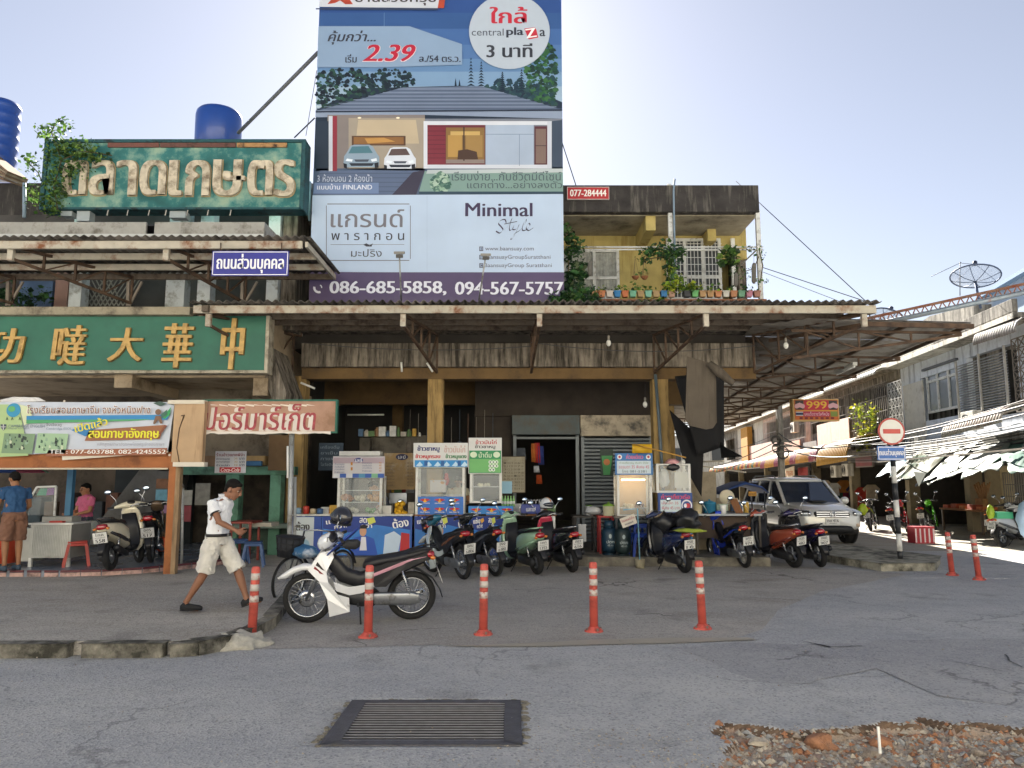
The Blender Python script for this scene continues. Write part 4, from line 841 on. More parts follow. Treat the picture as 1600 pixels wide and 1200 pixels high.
be([(480,174),(630,137),(752,135),(884,172)], '#66748c', 8)
for j in range(13):
    y = 139+j*2.8; l_ = 630-(y-137)*4.1; r__ = 752+(y-135)*3.65; be([(l_,y),(r__,y),(r__+1,y+.9),(l_-1,y+.9)], '#46536c' if j % 2 else '#8592a8', 9)
be([(480,174),(884,171),(884,174),(480,176.5)], '#2c3648', 10); be([(480,176),(884,173.5),(884,186),(660,180),(480,184)], '#8d9bb2', 10)
br_(512,180,664,272,'#857c78',11); bp([(545,185),(664,185),(664,268),(545,265)], '#a39888', 12); bp([(560,188),(650,188),(655,225),(556,225)], '#bfae92', 13)
br_(550,213,634,228,'#5a3f2e',14); br_(553,215,631,226,'#8d6438',15); bp([(570,217),(600,216),(618,222),(575,225)], '#c0904c', 16)
br_(494,190,516,268,'#243242',12); br_(514,182,520,268,'#c9ced8',14); br_(520,182,527,268,'#8f2e3c',14)
for x, y in ((562,185),(622,185)): mb.mat(flat('#fff6d8')); a = Q(x,y); mb.disc(a[0], a[1], .04, YG-.0016*15, .02)
br_(664,186,878,264,'#7a808c',11); br_(662,190,862,196,'#d8dce4',14); br_(662,258,862,264,'#d0d5de',14); br_(662,190,668,264,'#d8dce4',15); br_(855,190,862,264,'#c9ced8',15)
br_(668,196,696,258,'#7d2c38',13); [br_(668,198+j*7,696,199+j*7,'#5c1e2c',14) for j in range(8)]
br_(696,196,758,258,'#6d2a34',13); br_(697,200,757,250,'#8a6a3a',14); br_(700,212,722,246,'#b58f4c',15); br_(728,212,754,246,'#a07f48',15); br_(704,206,750,212,'#c9a865',15); br_(724,199,726,252,'#3a2a28',16); bp([(715,250),(716,236),(730,234),(745,238),(747,250)], '#4a3426', 17); br_(697,250,757,256,'#8d7f78',15)
br_(759,196,834,260,'#a9b8cc',13); br_(759,210,834,211,'#8494ac',14); br_(811,211,812,260,'#8494ac',14)
br_(835,198,856,258,'#5a2c34',13); br_(837,202,853,256,'#7f6a60',14); br_(837,228,853,229,'#3a2a30',15)
be([(862,190),(884,188),(884,264),(862,264)], '#3d4a5c', 12)
be([(480,306),(480,264),(884,262),(884,306)], '#4a5a72', 12); be([(500,267),(662,267),(640,306),(482,306)], '#5c6b88', 13)
for j in range(5): y = 271+j*7; be([(498-j*4,y),(656-j*4,y),(656-j*4,y+1),(498-j*4,y+1)], '#46546e', 14)
be([(645,270),(664,266),(650,306),(612,306)], '#3a3648', 15); be([(664,268),(884,268),(884,300),(655,300)], '#7f9c94', 13); be([(668,266),(884,264),(884,270),(666,272)], '#b9c2c4', 14)
tree_print(688,286,14,16,140,['#5d8070','#8fae96','#40665c','#a9c0ae'],15); be([(655,300),(884,300),(884,304),(655,304)], '#2c4254', 16)
def printed_car(cx, cy, w_, h, body, glass_, k):
    X = lambda a: cx+a*w_; Yy = lambda b_: cy+b_*h
    bp([(X(a),Yy(b_)) for a, b_ in [(-.5,.35),(-.48,0),(-.42,-.12),(-.3,-.45),(-.2,-.5),(.22,-.5),(.32,-.42),(.44,-.1),(.5,.02),(.5,.4),(.38,.48),(-.4,.48)]], body, k)
    bp([(X(a),Yy(b_)) for a, b_ in [(-.36,-.12),(-.26,-.42),(.2,-.44),(.32,-.14)]], glass_, k+1)
    bp([(X(a),Yy(b_)) for a, b_ in [(-.4,.1),(-.24,.14),(-.26,.24),(-.44,.2)]], '#e8f0f8', k+1); bp([(X(a),Yy(b_)) for a, b_ in [(.26,.14),(.42,.08),(.44,.2),(.3,.24)]], '#e8f0f8', k+1)
    bp([(X(a),Yy(b_)) for a, b_ in [(-.2,.14),(.22,.14),(.18,.24),(-.16,.24)]], '#48505c', k+1); bp([(X(a),Yy(b_)) for a, b_ in [(-.34,.3),(.36,.3),(.3,.42),(-.28,.42)]], '#2a303a', k+1)
    bp([(X(a),Yy(b_)) for a, b_ in [(.36,.3),(.48,.26),(.48,.5),(.38,.52)]], '#161a22', k+2); bp([(X(a),Yy(b_)) for a, b_ in [(-.5,.3),(-.4,.34),(-.4,.54),(-.48,.5)]], '#161a22', k+2)
printed_car(565,245,56,36,'#8fa3b4','#4f7a86',18); printed_car(625,248,50,34,'#d8dee8','#5c4a46',18)
be([(480,306),(884,304),(884,430),(480,425)], '#bccfe6', 18); be([(480,425),(884,428),(884,476),(480,476)], '#54466a', 18)
mb.mat(flat('#54466a')); mb.quad(bl, zb, br, Q(600,426)[1], YG-.0016*19)
be([(480,-80),(700,-80),(692,14),(480,12)], '#c9ced6', 18); bp([(700,-80),(705,-80),(694,14),(684,14)], '#b5482e', 19); bp([(494,14),(684,14),(684,17),(494,16)], '#39445c', 18)
bp([(512,8),(524,-6),(538,-12),(552,8),(540,8),(532,2),(524,6)], '#b0442c', 20); bp([(518,-16),(532,-14),(542,0),(530,2)], '#8f3022', 21)
bt('บ้านสวยกรุ๊ป', 555, -14, 682, 10, '#3a3038', 20, bold=.02)
be([(494,42),(640,42),(722,70),(722,102),(600,106),(494,106)], '#8ba3bf', 16)
mb.mat(mat('#b5c0cc', .42, var=.02)); a = Q(796,50); mb.disc(a[0], a[1], (Q(859,50)[0]-Q(733,50)[0])/2, YG-.0016*19, None, 48)
bt('ใกล้', 765, 12, 824, 38, '#c0283a', bold=.05); bt('central', 737, 46, 787, 57, '#4a4f5c'); bt('pla', 791, 44, 818, 60, '#2f3340', bold=.05); bt('a', 843, 48, 852, 58, '#2f3340', bold=.05)
bp([(819,46),(836,44),(838,48),(841,60),(826,63),(824,58)], '#c22c3c', 20); bt('Z', 821, 46, 838, 60, '#f4f0ee', 22, bold=.06, rot=10)
bt('3 นาที', 760, 69, 832, 91, '#33363f', bold=.045)
bt('คุ้มกว่า...', 512, 49, 588, 71, '#3a3d48', bold=.025, shear=.25); bt('เริ่ม', 540, 86, 558, 99, '#2f3340', bold=.02)
bt('2.39', 566, 71, 651, 98, '#e9d4d8', 20, bold=.09, shear=.3); bt('2.39', 567, 71, 650, 97, '#b91f38', 22, bold=.05, shear=.3); bt('ล./54 ตร.ว.', 655, 88, 720, 98, '#2f3340', bold=.03)
bt('3 ห้องนอน 2 ห้องน้ำ', 496, 273, 582, 285, '#c5cedd'); be([(492,286),(592,286),(592,303),(490,303)], '#7388ae', 15); bt('แบบบ้าน FINLAND', 496, 288, 582, 297, '#e6eaf2', bold=.015)
bt('เรียบง่าย...กับชีวิตมีดีไซน์', 706, 268, 877, 283, '#4f5f66'); bt('แตกต่าง...อย่างลงตัว', 730, 283, 878, 295, '#4f5f66')
for q in ((512,319,640,320),(512,407,640,408),(510,322,511,405),(641,322,642,405)): br_(q[0],q[1],q[2],q[3]+.2,'#6d6a72',20)
bt('แกรนด์', 517, 328, 632, 356, '#74727a', 21, bold=.015); bt('พ า ร า ก อ น', 518, 365, 632, 376, '#34323e', 21, bold=.01); br_(517,382.5,632,383.2,'#75727a',20)
bp([(568,383),(573,381),(578,384),(583,381),(581,386),(573,386)], '#34323e', 21); bt('มะปริง', 549, 390, 597, 402, '#45434e', 21)
bt('Minimal', 727, 318, 832, 339, '#3c2f4e', 21, bold=.035)
def script(pts, col, w0, k):
    mb.mat(flat(col)); pts = [Q(*p) for p in pts]; sm = []
    for i in range(len(pts)-1):
        p0, p1, p2, p3 = pts[max(0,i-1)], pts[i], pts[i+1], pts[min(len(pts)-1,i+2)]
        for j in range(6):
            t = j/6; sm.append(tuple(.5*((2*p1[c])+(-p0[c]+p2[c])*t+(2*p0[c]-5*p1[c]+4*p2[c]-p3[c])*t*t+(-p0[c]+3*p1[c]-3*p2[c]+p3[c])*t**3) for c in (0,1)))
    sm.append(pts[-1]); a = [(x-w0*.7, YG-.0016*k, z-w0) for x, z in sm]; b_ = [(x+w0*.7, YG-.0016*k, z+w0) for x, z in sm]; n = len(sm)
    mb.add(a+b_, [(i, i+1, n+i+1, n+i) for i in range(n-1)])
script([(791,349),(789,344),(783,345),(779,350),(783,355),(786,360),(781,365),(775,362)], '#3c2f4e', .012, 22)
script([(787,362),(795,352),(800,342),(796,355),(797,361),(803,356)], '#3c2f4e', .011, 23); script([(788,351),(808,347)], '#3c2f4e', .009, 24)
script([(803,353),(801,359),(806,359),(811,352),(806,364),(801,373),(798,374),(804,366),(813,360),(821,349),(822,344),(818,350),(816,360),(822,360),(828,353),(826,350),(822,357),(826,361),(833,357)], '#3c2f4e', .011, 22)
bt('www.baansuay.com', 758, 386, 834, 394, '#5f5c6c', 21); bt('BaansuayGroupSuratthani', 757, 399, 860, 407, '#5f5c6c', 21); bt('BaansuayGroup Suratthani', 757, 412, 862, 420, '#5f5c6c', 21)
for y in (386, 399, 412): br_(749, y, 755, y+7, '#4c4a5a', 21); br_(750.2, y+1.2, 753.8, y+5.8, '#a9bfdb', 22)
bt('f', 750.6, 399.8, 753.2, 406, '#4c4a5a', 23, bold=.04); bp([(751,413),(754,415.5),(751,418)], '#4c4a5a', 23); br_(751.3,387.6,752.7,391.6,'#4c4a5a',23)
bt('086-685-5858,', 515, 440, 698, 462, '#e2e4ee', 24, bold=.05); bt('094-567-5757', 711, 441, 880.5, 461, '#e2e4ee', 24, bold=.05)
a = Q(497,450); mb.mat(flat('#e2e4ee'))
seg_ = [(a[0]+.115*math.cos(t/10), a[1]+.02+.115*math.sin(t/10)) for t in range(28, 66)]
for r0, wv in ((.1,.024),(.055,.012)):
    o_ = [(a[0]+.03+(r0+wv)*math.cos(R(t)), YG-.0016*24, a[1]-.0+(r0+wv)*math.sin(R(t))) for t in (range(170,300,10) if r0 > .08 else range(-10,80,10))]; i_ = [(a[0]+.03+(r0-wv)*math.cos(R(t)), YG-.0016*24, a[1]-.0+(r0-wv)*math.sin(R(t))) for t in (range(170,300,10) if r0 > .08 else range(-10,80,10))]
    mb.poly(o_+i_[::-1])
br_(667,307,668,426,'#b1c4dc',18.6); br_(600,20,600.7,136,'#6c8cb4',1.5); mb.build('printed_sheet', bb)
for ax, ay, bx_, by, lab in ((624,395,627,472,'left floodlight on a thin arm in front of the billboard'), (759,398,748,472,'right floodlight on a thin arm in front of the billboard')):
    p, q = P(ax,ay,14.3), P(bx_,by,15.0); fl = thing('billboard_floodlight', lab, 'floodlight', tuple(q), 0, 'billboard floodlights')
    mb = MB(pole); mb.tube([q, p-Vector((0,0,.02))], .016); mb.build('arm', fl); mb = MB(flat('#8a8780')); mb.obox(p, .2, .14, .05, (.3,0,0)); mb.build('housing', fl, bevel=.01)
    mb = MB(flat('#4c4a46')); mb.obox(p-Vector((0,-.02,.06)), .13, .1, .07, (.3,0,0)); mb.build('lamp_head', fl, bevel=.01)
def wire(pts, r_, lab, nm='wire', col='#3a3c40', cat='wire', group=None, sag=0):
    mb = MB(flat(col)); pts = [Vector(p) for p in pts]
    if sag: a, b_ = pts[0], pts[-1]; pts = [a.lerp(b_, k/12)-Vector((0,0,sag*4*(k/12)*(1-k/12))) for k in range(13)]
    mb.tube(pts, r_, 6); return tag(mb.build(nm), lab, cat, group)
wire([P(372,208,17.3), P(497,82,15.75)], .045, 'thick dark stay pole running up to the left edge of the billboard', 'stay_pole', '#5a5d62', 'stay pole')
wire([P(460,215,16), P(492,184,15.7)], .016, 'thin stay wire from the green sign to the billboard edge', 'stay_wire'); wire([P(478,212,16), P(495,110,15.7)], .007, 'very thin upright wire left of the billboard', 'stay_wire'); wire([P(878,222,15.7), P(900,290,16.2)], .012, 'short dark stay wire off the right edge of the billboard', 'stay_wire')
wire([P(1150,283,17), P(1352,470,14.5)], .009, 'long thin wire from the parapet corner down to the canopy end', 'stay_wire')
wire([P(1192,418,16), P(1350,470,14.6)], .009, 'upper thin wire from the balcony post to the canopy end', 'stay_wire'); wire([P(1192,425,16), P(1320,474,14.8)], .006, 'lower thin wire from the balcony post to the canopy end', 'stay_wire')
# ================================================================ row of shophouses across the side street
RO = Vector((15.07, 22.6, 0)); MRr = frame_M(RO, -DR); YA = Vector((MRr[0][1], MRr[1][1], 0))
def RL(px, py, d=0.):
    """local (x, z) on the row's plane standing d metres out towards the street"""
    dx, dy = (px-800)/F, (600-py)/F; k = cp-dy*sp_; r = dx/k; O = RO - YA*d
    lx = (r*O.y-O.x)/(.994*r-.1097); Yw_ = O.y-.994*lx
    return lx, CH+Yw_*(sp_+dy*cp)/k
def rth(name, lab, cat, px, py, d=0, group=None):
    x, z = RL(px, py, d); t = thing(name, lab, cat, tuple(MRr @ Vector((x, -d, max(0, z)))), 0, group); return t
def rbox(mb, px0, py0, px1, py1, d0, d1, pyw=None):
    m0, m1 = (py0+py1)/2, (py0+py1)/2; xa, xb = RL(px0, m0, d1)[0], RL(px1, m1, d1)[0]; za, zb_ = RL((px0+px1)/2, py1, d1)[1], RL((px0+px1)/2, py0, d1)[1]
    return mb.box(xa, xb, -d1, -d0, za, zb_)
paleB = mat('#e0e9f4', .75, var=.1, dirt='#8b93a2', da=.4, ds=1.2, streak=1); pinkW = mat('#dcc4ba', .85, var=.2, sc=3, dirt='#a08a80', da=.45, ds=1.5, streak=1)
conc2 = mat('#aaa69d', .95, var=.3, sc=5, bump=.4, dirt='#45423d', da=.7, ds=1.8, streak=1); wht2 = mat('#cfcdc4', .8, var=.12, dirt='#8a8578', da=.45, ds=1.5, streak=1); bar_ = mat('#a9a7a0', .5, .3, var=.2); barr = mat('#7c756b', .7, .2, var=.3)
ZS, ZE = 3.05, 6.25
edges = [(1640,'A'),(1501,'B'),(1409,'C'),(1322,'D'),(1264,'E'),(1190,'F'),(1150,'G'),(1128,'H')]
def lxp(px): return RL(px, 620)[0]
unitcol = {'A': paleB, 'B': paleB, 'C': conc2, 'D': conc2, 'E': pinkW, 'F': wht2, 'G': conc2}
unitlab = {'A': 'pale blue shophouse with louvred upper front at the right edge', 'B': 'pale blue shophouse with triple window behind the no entry sign', 'C': 'grey shophouse with white lattice cage upstairs', 'D': 'shophouse with barred balcony and cream cloth hung below it',
           'E': 'pinkish shophouse with window grilles behind the utility pole', 'F': 'cream shophouse with an ochre pilaster farther down the street', 'G': 'far grey shophouse at the end of the row'}
shops = {}
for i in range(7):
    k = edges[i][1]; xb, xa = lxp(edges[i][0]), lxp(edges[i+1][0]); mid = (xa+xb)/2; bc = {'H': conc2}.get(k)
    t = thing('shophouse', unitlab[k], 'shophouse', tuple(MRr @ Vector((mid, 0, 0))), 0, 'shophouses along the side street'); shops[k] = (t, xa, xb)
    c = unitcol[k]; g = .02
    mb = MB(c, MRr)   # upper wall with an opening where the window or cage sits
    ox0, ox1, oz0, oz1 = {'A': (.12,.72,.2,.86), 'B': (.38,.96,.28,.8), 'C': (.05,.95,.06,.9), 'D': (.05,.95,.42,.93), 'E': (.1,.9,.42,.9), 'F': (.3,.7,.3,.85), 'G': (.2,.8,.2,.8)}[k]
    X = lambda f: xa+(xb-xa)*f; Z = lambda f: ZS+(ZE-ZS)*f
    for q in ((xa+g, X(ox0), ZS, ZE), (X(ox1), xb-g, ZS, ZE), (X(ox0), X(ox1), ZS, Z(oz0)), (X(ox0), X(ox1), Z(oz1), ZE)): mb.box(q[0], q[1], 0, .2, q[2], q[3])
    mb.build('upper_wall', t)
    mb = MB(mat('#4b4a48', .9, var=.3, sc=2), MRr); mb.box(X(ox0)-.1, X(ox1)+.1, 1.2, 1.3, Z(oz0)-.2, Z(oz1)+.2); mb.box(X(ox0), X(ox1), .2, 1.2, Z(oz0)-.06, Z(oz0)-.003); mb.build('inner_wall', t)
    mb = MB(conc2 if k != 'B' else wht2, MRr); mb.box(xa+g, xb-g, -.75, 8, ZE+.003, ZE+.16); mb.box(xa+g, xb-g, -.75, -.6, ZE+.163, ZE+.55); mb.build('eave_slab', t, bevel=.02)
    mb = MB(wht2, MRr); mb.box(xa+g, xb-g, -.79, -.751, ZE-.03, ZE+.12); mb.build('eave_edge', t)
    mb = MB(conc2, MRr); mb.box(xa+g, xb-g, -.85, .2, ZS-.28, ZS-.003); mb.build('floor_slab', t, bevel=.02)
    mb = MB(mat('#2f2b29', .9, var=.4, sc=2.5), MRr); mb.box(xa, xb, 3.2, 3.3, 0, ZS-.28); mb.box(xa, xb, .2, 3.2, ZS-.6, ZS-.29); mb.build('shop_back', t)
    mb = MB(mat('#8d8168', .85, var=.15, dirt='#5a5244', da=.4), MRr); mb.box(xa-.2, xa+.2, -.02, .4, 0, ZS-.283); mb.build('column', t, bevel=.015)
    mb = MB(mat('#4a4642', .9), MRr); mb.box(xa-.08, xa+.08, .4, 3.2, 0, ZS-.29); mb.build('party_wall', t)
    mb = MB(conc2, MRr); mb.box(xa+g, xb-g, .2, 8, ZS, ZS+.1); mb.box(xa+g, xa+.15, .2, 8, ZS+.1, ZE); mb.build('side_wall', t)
for x, col in ((1567, '#9c8e6d'),):
    t = shops['A'][0]; mb = MB(mat(col, .85, var=.12, dirt='#6d6250', da=.3), MRr); rbox(mb, 1541, 728, 1566, 836, -.35, .05); mb.build('column', t, bevel=.015)
t, xa, xb = shops['A']
mb = None
za, zb_ = RL(1540, 640)[1], RL(1540, 556)[1]; xl, xr = RL(1502,600)[0], RL(1580,600)[0]
n = 20
for k in range(n):
    z = za+(zb_-za)*k/n; mb = MB(mat('#8f959c', .5, .3, var=.2), MRr); mb.obox(((xl+xr)/2, -.08, z), xr-xl, .09, .02, (.6,0,0)); mb.build('louvre', t)
mb = MB(bar_, MRr); [mb.box(x-.03, x+.03, -.16, -.1, za-.2, zb_+.1) for x in (xl, (xl+xr)/2, xr)]; mb.build('louvre_frame', t)
def grille(par, px0, py0, px1, py1, d, st, m, diag=False, name='grille', wd=.025):
    x0, x1 = RL(px0, (py0+py1)/2, d)[0], RL(px1, (py0+py1)/2, d)[0]; z0, z1 = RL((px0+px1)/2, py1, d)[1], RL((px0+px1)/2, py0, d)[1]; mb = MB(m, MRr)
    n = max(2, int((x1-x0)/st)); k = max(2, int((z1-z0)/(st*(1 if diag else 2.6))))
    for i in range(n+1): x = x0+(x1-x0)*i/n; mb.box(x-wd/2, x+wd/2, -d, -d+wd, z0, z1)
    for j in range(k+1): z = z0+(z1-z0)*j/k; mb.box(x0, x1, -d-.002, -d+wd-.004, z-wd/2, z+wd/2)
    if diag:
        for i in range(n):
            for j in range(k):
                a = Vector((x0+(x1-x0)*i/n, -d+.01, z0+(z1-z0)*j/k)); b_ = Vector((x0+(x1-x0)*(i+1)/n, -d+.01, z0+(z1-z0)*(j+1)/k)); mb.bar(a, b_, wd*.8)
                mb.bar((a.x,a.y,b_.z), (b_.x,a.y,a.z), wd*.8)
    return mb.build(name, par)
grille(t, 1583, 520, 1640, 640, .1, .3, barr, True); grille(t, 1570, 738, 1640, 834, .0, .12, mat('#6f6a60', .6, .3), name='folding_gate')
t, xa, xb = shops['B']; x0, x1 = RL(1447,610)[0], RL(1500,610)[0]; z0, z1 = RL(1472,642)[1], RL(1472,572)[1]
window(t, x0, x1, z0, z1, .1, 3, [.74], mat('#59636b', .15, var=.3, sc=.8), fw=.09, M=MRr)
mb = MB(flat('#4a4f57'), MRr); mb.box(x0-.05, x1+.05, -.1, .02, z1+.02, z1+.1); mb.build('window_hood', t)
mb = MB(mat('#d6d5cd', .8, var=.08, dirt='#a09a8c', da=.3), MRr); rbox(mb, 1413, 598, 1443, 684, 0, .06); mb.build('white_panel', t)
t = shops['C'][0]; grille(t, 1388, 596, 1410, 676, .95, .28, bar_, True, 'cage_side'); grille(t, 1322, 606, 1387, 690, .98, .2, barr, False, 'cage');
t = shops['D'][0]; grille(t, 1266, 628, 1321, 655, .9, .22, barr, False, 'balcony_grille')
t = shops['E'][0]; grille(t, 1192, 650, 1258, 690, .3, .3, bar_, False, 'window_grille'); mb = MB(mat('#d5bcb2', .85, var=.2, dirt='#b59a8c', da=.4, ds=2, streak=1), MRr); rbox(mb, 1168, 693, 1215, 722, .3, .36); mb.build('pink_panel', t); mb = MB(mat('#cba997', .85, var=.2), MRr); rbox(mb, 1217, 690, 1250, 716, .3, .36); mb.build('pink_panel', t)
t = shops['F'][0]; mb = MB(mat('#b8893f', .85, var=.12), MRr); rbox(mb, 1158, 668, 1168, 726, .1, .5); mb.build('pilaster', t)
mb = MB(mat('#dcc6bb', .8, var=.12, dirt='#c9a795', da=.35, ds=2, streak=1), MRr); rbox(mb, 1277, 658, 1327, 705, 1.0, 1.03); tag(mb.build('hung_cloth'), 'cream pink cloth sheet hung below the barred balcony', 'cloth')
mb = MB(mat('#8a8b8c', .7, var=.2), MRr); rbox(mb, 1255, 690, 1276, 708, .7, .75); tag(mb.build('grey_screen'), 'dull grey screen left of the hung cream cloth', 'screen')
random.seed(8)
def rp(px, py, d): x, z = RL(px, py, d); return MRr @ Vector((x, -d, z))
leafcloud('balcony_plant', 'yellow green leafy plant growing through the balcony cage', 'plant', [(rp(1352,662,1.3),.4,.35,.9),(rp(1340,640,1.3),.35,.3,.4),(rp(1365,650,1.3),.25,.3,.6),(rp(1348,690,1.3),.3,.3,.5)], 420, .13, [leafmat('#7c8a2c',.4), leafmat('#5f7226',.3), leafmat('#94922f',.4)], stems=[[rp(1350,700,1.2), rp(1352,660,1.3), rp(1345,630,1.3)]])
def ribawn(name, lab, px0, pyt0, px1, pyt1, d0, d1, drop, cols, per=.24, m=None, group=None):
    """curved ribbed awning: top line at d0, lip at d1; each coloured strip is a part"""
    xa_, z0_ = RL(px0, pyt0, d0); xb_, z1_ = RL(px1, pyt1, d0); t = thing(name, lab, 'awning', tuple(MRr @ Vector(((xa_+xb_)/2, -d1, min(z0_, z1_)-drop))), 0, group)
    n = max(1, int(abs(xb_-xa_)/per))
    if n > 160: n = 160
    for i in range(n):
        u0, u1 = i/n, (i+1)/n; mb = MB(cols[i % len(cols)] if isinstance(cols, list) else cols(i), MRr); vs = []; prof = [(0,0),(.4,-.04),(.75,-.16),(.93,-.4),(1,-.75),(1,-1)]
        for u, dy in ((u0, 0), ((u0+u1)/2, .035), (u1, 0)):
            for p, q in prof: vs.append((xa_+(xb_-xa_)*u, -(d0+(d1-d0)*p)-dy*p, z0_+(z1_-z0_)*u+drop*q+dy*(1-p)))
        m_ = len(prof); mb.add(vs, [(a*m_+b_, a*m_+b_+1, (a+1)*m_+b_+1, (a+1)*m_+b_) for a in (0,1) for b_ in range(m_-1)], True); mb.build('awning_strip', t, solid=.012)
    return t
cR, cY, cG, cP, cW = (mat(c, .55, var=.15, dirt='#b8a890', da=.25, ds=4) for c in ('#8a2a26','#b07c1c','#2c5c4c','#842a46','#c9c2b4'))
ribawn('striped_awning', 'multicoloured striped awning farthest down the side street', 1135, 728, 1232, 711, .4, 2.0, .7, lambda i: [cY,cR,cY,cG,cR,cY,cG][(i//3) % 7])
ribawn('striped_awning', 'yellow and maroon ribbed awning in the middle of the row', 1233, 710, 1335, 690, .4, 2.2, .9, lambda i: cY if (i//5) % 3 else cP)
ribawn('yellow_awning', 'plain mustard yellow awning left of the no entry sign', 1336, 690, 1392, 676, .4, 2.2, 1.15, [mat('#a67c1e', .6, var=.12)], per=.22)
ribawn('rusty_white_awning', 'white rust streaked ribbed awning low at the right edge', 1534, 656, 1640, 626, .8, 2.0, .55, [mat('#a8a298', .6, var=.12, dirt='#8a4f34', da=.4, ds=3, streak=1)], per=.16)
ribawn('rusty_grey_awning', 'grey ribbed awning over the barred window at the right edge', 1567, 514, 1640, 490, 0, .9, .5, [mat('#8d8a86', .6, var=.2, dirt='#5f554c', da=.4)], per=.14)
ribawn('white_awning', 'white metal awning edge over the lattice cage', 1320, 604, 1409, 572, .2, 1.25, .3, [mat('#b5b5b0', .5, var=.08)], per=.3)
ribawn('cream_awning', 'cream ribbed awning beyond the lattice cage', 1268, 625, 1319, 606, .2, 1.2, .35, [mat('#c3bba6', .6, var=.15)], per=.25)
def tarp(name, lab, pts, d, m, seed, amp=.18):
    (a, b_, c, e) = pts; random.seed(seed); xy = [RL(*a, d[0]), RL(*b_, d[0]), RL(*c, d[1]), RL(*e, d[1])]; n, k = 34, 14; vs = []
    for j in range(k+1):
        for i in range(n+1):
            u, v = i/n, j/k; top = [xy[0][q]*(1-u)+xy[1][q]*u for q in (0,1)]; bo = [xy[3][q]*(1-u)+xy[2][q]*u for q in (0,1)]
            x = top[0]*(1-v)+bo[0]*v; z = top[1]*(1-v)+bo[1]*v; dd = d[0]*(1-v)+d[1]*v
            w_ = MN.noise((x*1.1+seed, v*2.2, seed))*amp*1.4 + MN.noise((x*1.9, v*3+seed, 1))*amp*.9
            vs.append((x, -dd+w_, z+w_*.8 - (.12*abs(MN.noise((x*2.3, seed, 4))) if j == k else 0)))
    mb = MB(m, MRr); mb.add(vs, [(j*(n+1)+i, j*(n+1)+i+1, (j+1)*(n+1)+i+1, (j+1)*(n+1)+i) for j in range(k) for i in range(n)], True)
    return tag(mb.build(name, solid=.01), lab, 'tarpaulin', 'torn tarps over the shop fronts')
tG = mat('#56635a', .5, var=.2, sc=2, dirt='#2c4a40', da=.55, ds=1.0); tW = mat('#646a62', .5, var=.15, sc=2, dirt='#8a9a8e', da=.4, ds=1.5); tD = mat('#3c6558', .6, var=.25, sc=2); tY = mat('#5f604c', .5, var=.3, sc=2, dirt='#4a6a5a', da=.5, ds=2); tB = mat('#4f7886', .5, var=.25, sc=2, dirt='#3b5f68', da=.5, ds=1.5)
tarp('torn_tarp', 'widest pale grey green tarp sagging over the shop front', [(1486,708),(1578,681),(1562,733),(1440,752)], (.6,2.8), tG, 2)
tarp('torn_tarp', 'dark green tarp with a pale rim at the right edge', [(1573,688),(1640,672),(1640,738),(1557,722)], (.6,2.6), tD, 5, .25)
tarp('torn_tarp', 'crumpled white green tarp with a hanging torn corner', [(1436,704),(1488,698),(1442,750),(1402,738)], (.6,3.0), tY, 9, .4)
tarp('torn_tarp', 'pale grey tarp fold between the crumpled and the widest tarps', [(1466,700),(1528,688),(1478,748),(1436,752)], (.7,2.7), tW, 13, .35)
tarp('torn_tarp', 'blue green tarp hanging lowest left behind the sign post', [(1398,712),(1440,706),(1420,748),(1372,742)], (.6,2.6), tB, 17, .25)
tarp('torn_tarp', 'pale cloth edge at the top right of the dark green tarp', [(1590,680),(1640,668),(1640,700),(1604,712)], (.9,2.2), tW, 21, .2)
mb = MB(tW, MRr); a = RL(1436,742,3.0); b_ = RL(1438,754,3.0); mb.poly([(a[0]-.35,-3.0,a[1]+.1),(a[0]+.4,-2.95,a[1]+.05),(b_[0]+.02,-3.05,b_[1]-.12)]); tag(mb.build('tarp_corner', solid=.01), 'white triangular torn corner dangling lowest of the tarps', 'tarpaulin')
mb = MB(barr, MRr)
for px_ in (1370, 1440, 1500, 1565): a = RL(px_,745,2.6); mb.bar((a[0],-2.6,2.35),(a[0],0,2.9),.04)
mb.bar((RL(1372,742,2.65)[0],-2.62,2.35),(RL(1600,735,2.65)[0],-2.62,2.42),.04); tag(mb.build('pipe_trestle'), 'thin rusty pipe trestle that carries the torn tarps', 'trestle')
t = thing('grey_gable', 'weathered grey gable wall rising above the right hand eaves', 'wall', tuple(rp(1480,520,-.9)))
pts = [RL(1424,514,-.9),RL(1452,494,-.9),(RL(1521,476,-.9)),RL(1524,536,-.9),RL(1420,560,-.9)]; mb = MB(conc2, MRr); mb.prism([(a,b_) for a,b_ in pts], .9, 4); mb.build('wall', t)
t = thing('blue_gable', 'blue painted gable of a taller building at the right edge', 'building', tuple(rp(1580,500,-1.5)))
pts = [RL(1522,478,-1.5),RL(1600,430,-1.5),RL(1660,400,-1.5),RL(1660,520,-1.5),RL(1522,540,-1.5)]; mb = MB(mat('#9cb2cc', .7, var=.2, sc=2, dirt='#e0e4ea', da=.3, ds=1), MRr); mb.prism([(a,b_) for a,b_ in pts], 1.5, 6); mb.build('wall', t)
mb = MB(flat('#7d9cc0'), MRr); a, b_ = RL(1520,477,-1.4), RL(1660,396,-1.4); mb.bar((a[0],1.4,a[1]+.1),(b_[0],1.4,b_[1]+.1),.3,.12); mb.build('roof_edge', t)
x0, z0, x1, z1 = pr(1241, 625, 1309, 656, 24); t = thing('lucky_number_sign', 'red and orange light box sign reading 999 under the side canopy', 'sign', ((x0+x1)/2, 24, z0))
mb = MB(flat('#c9a76a')); mb.box(x0-.05, x1+.03, 23.98, 24.25, z0-.04, z1+.03); mb.build('casing', t); mb = MB(flat('#c8641f')); mb.quad(x0, z0, x1, z1, 23.97)
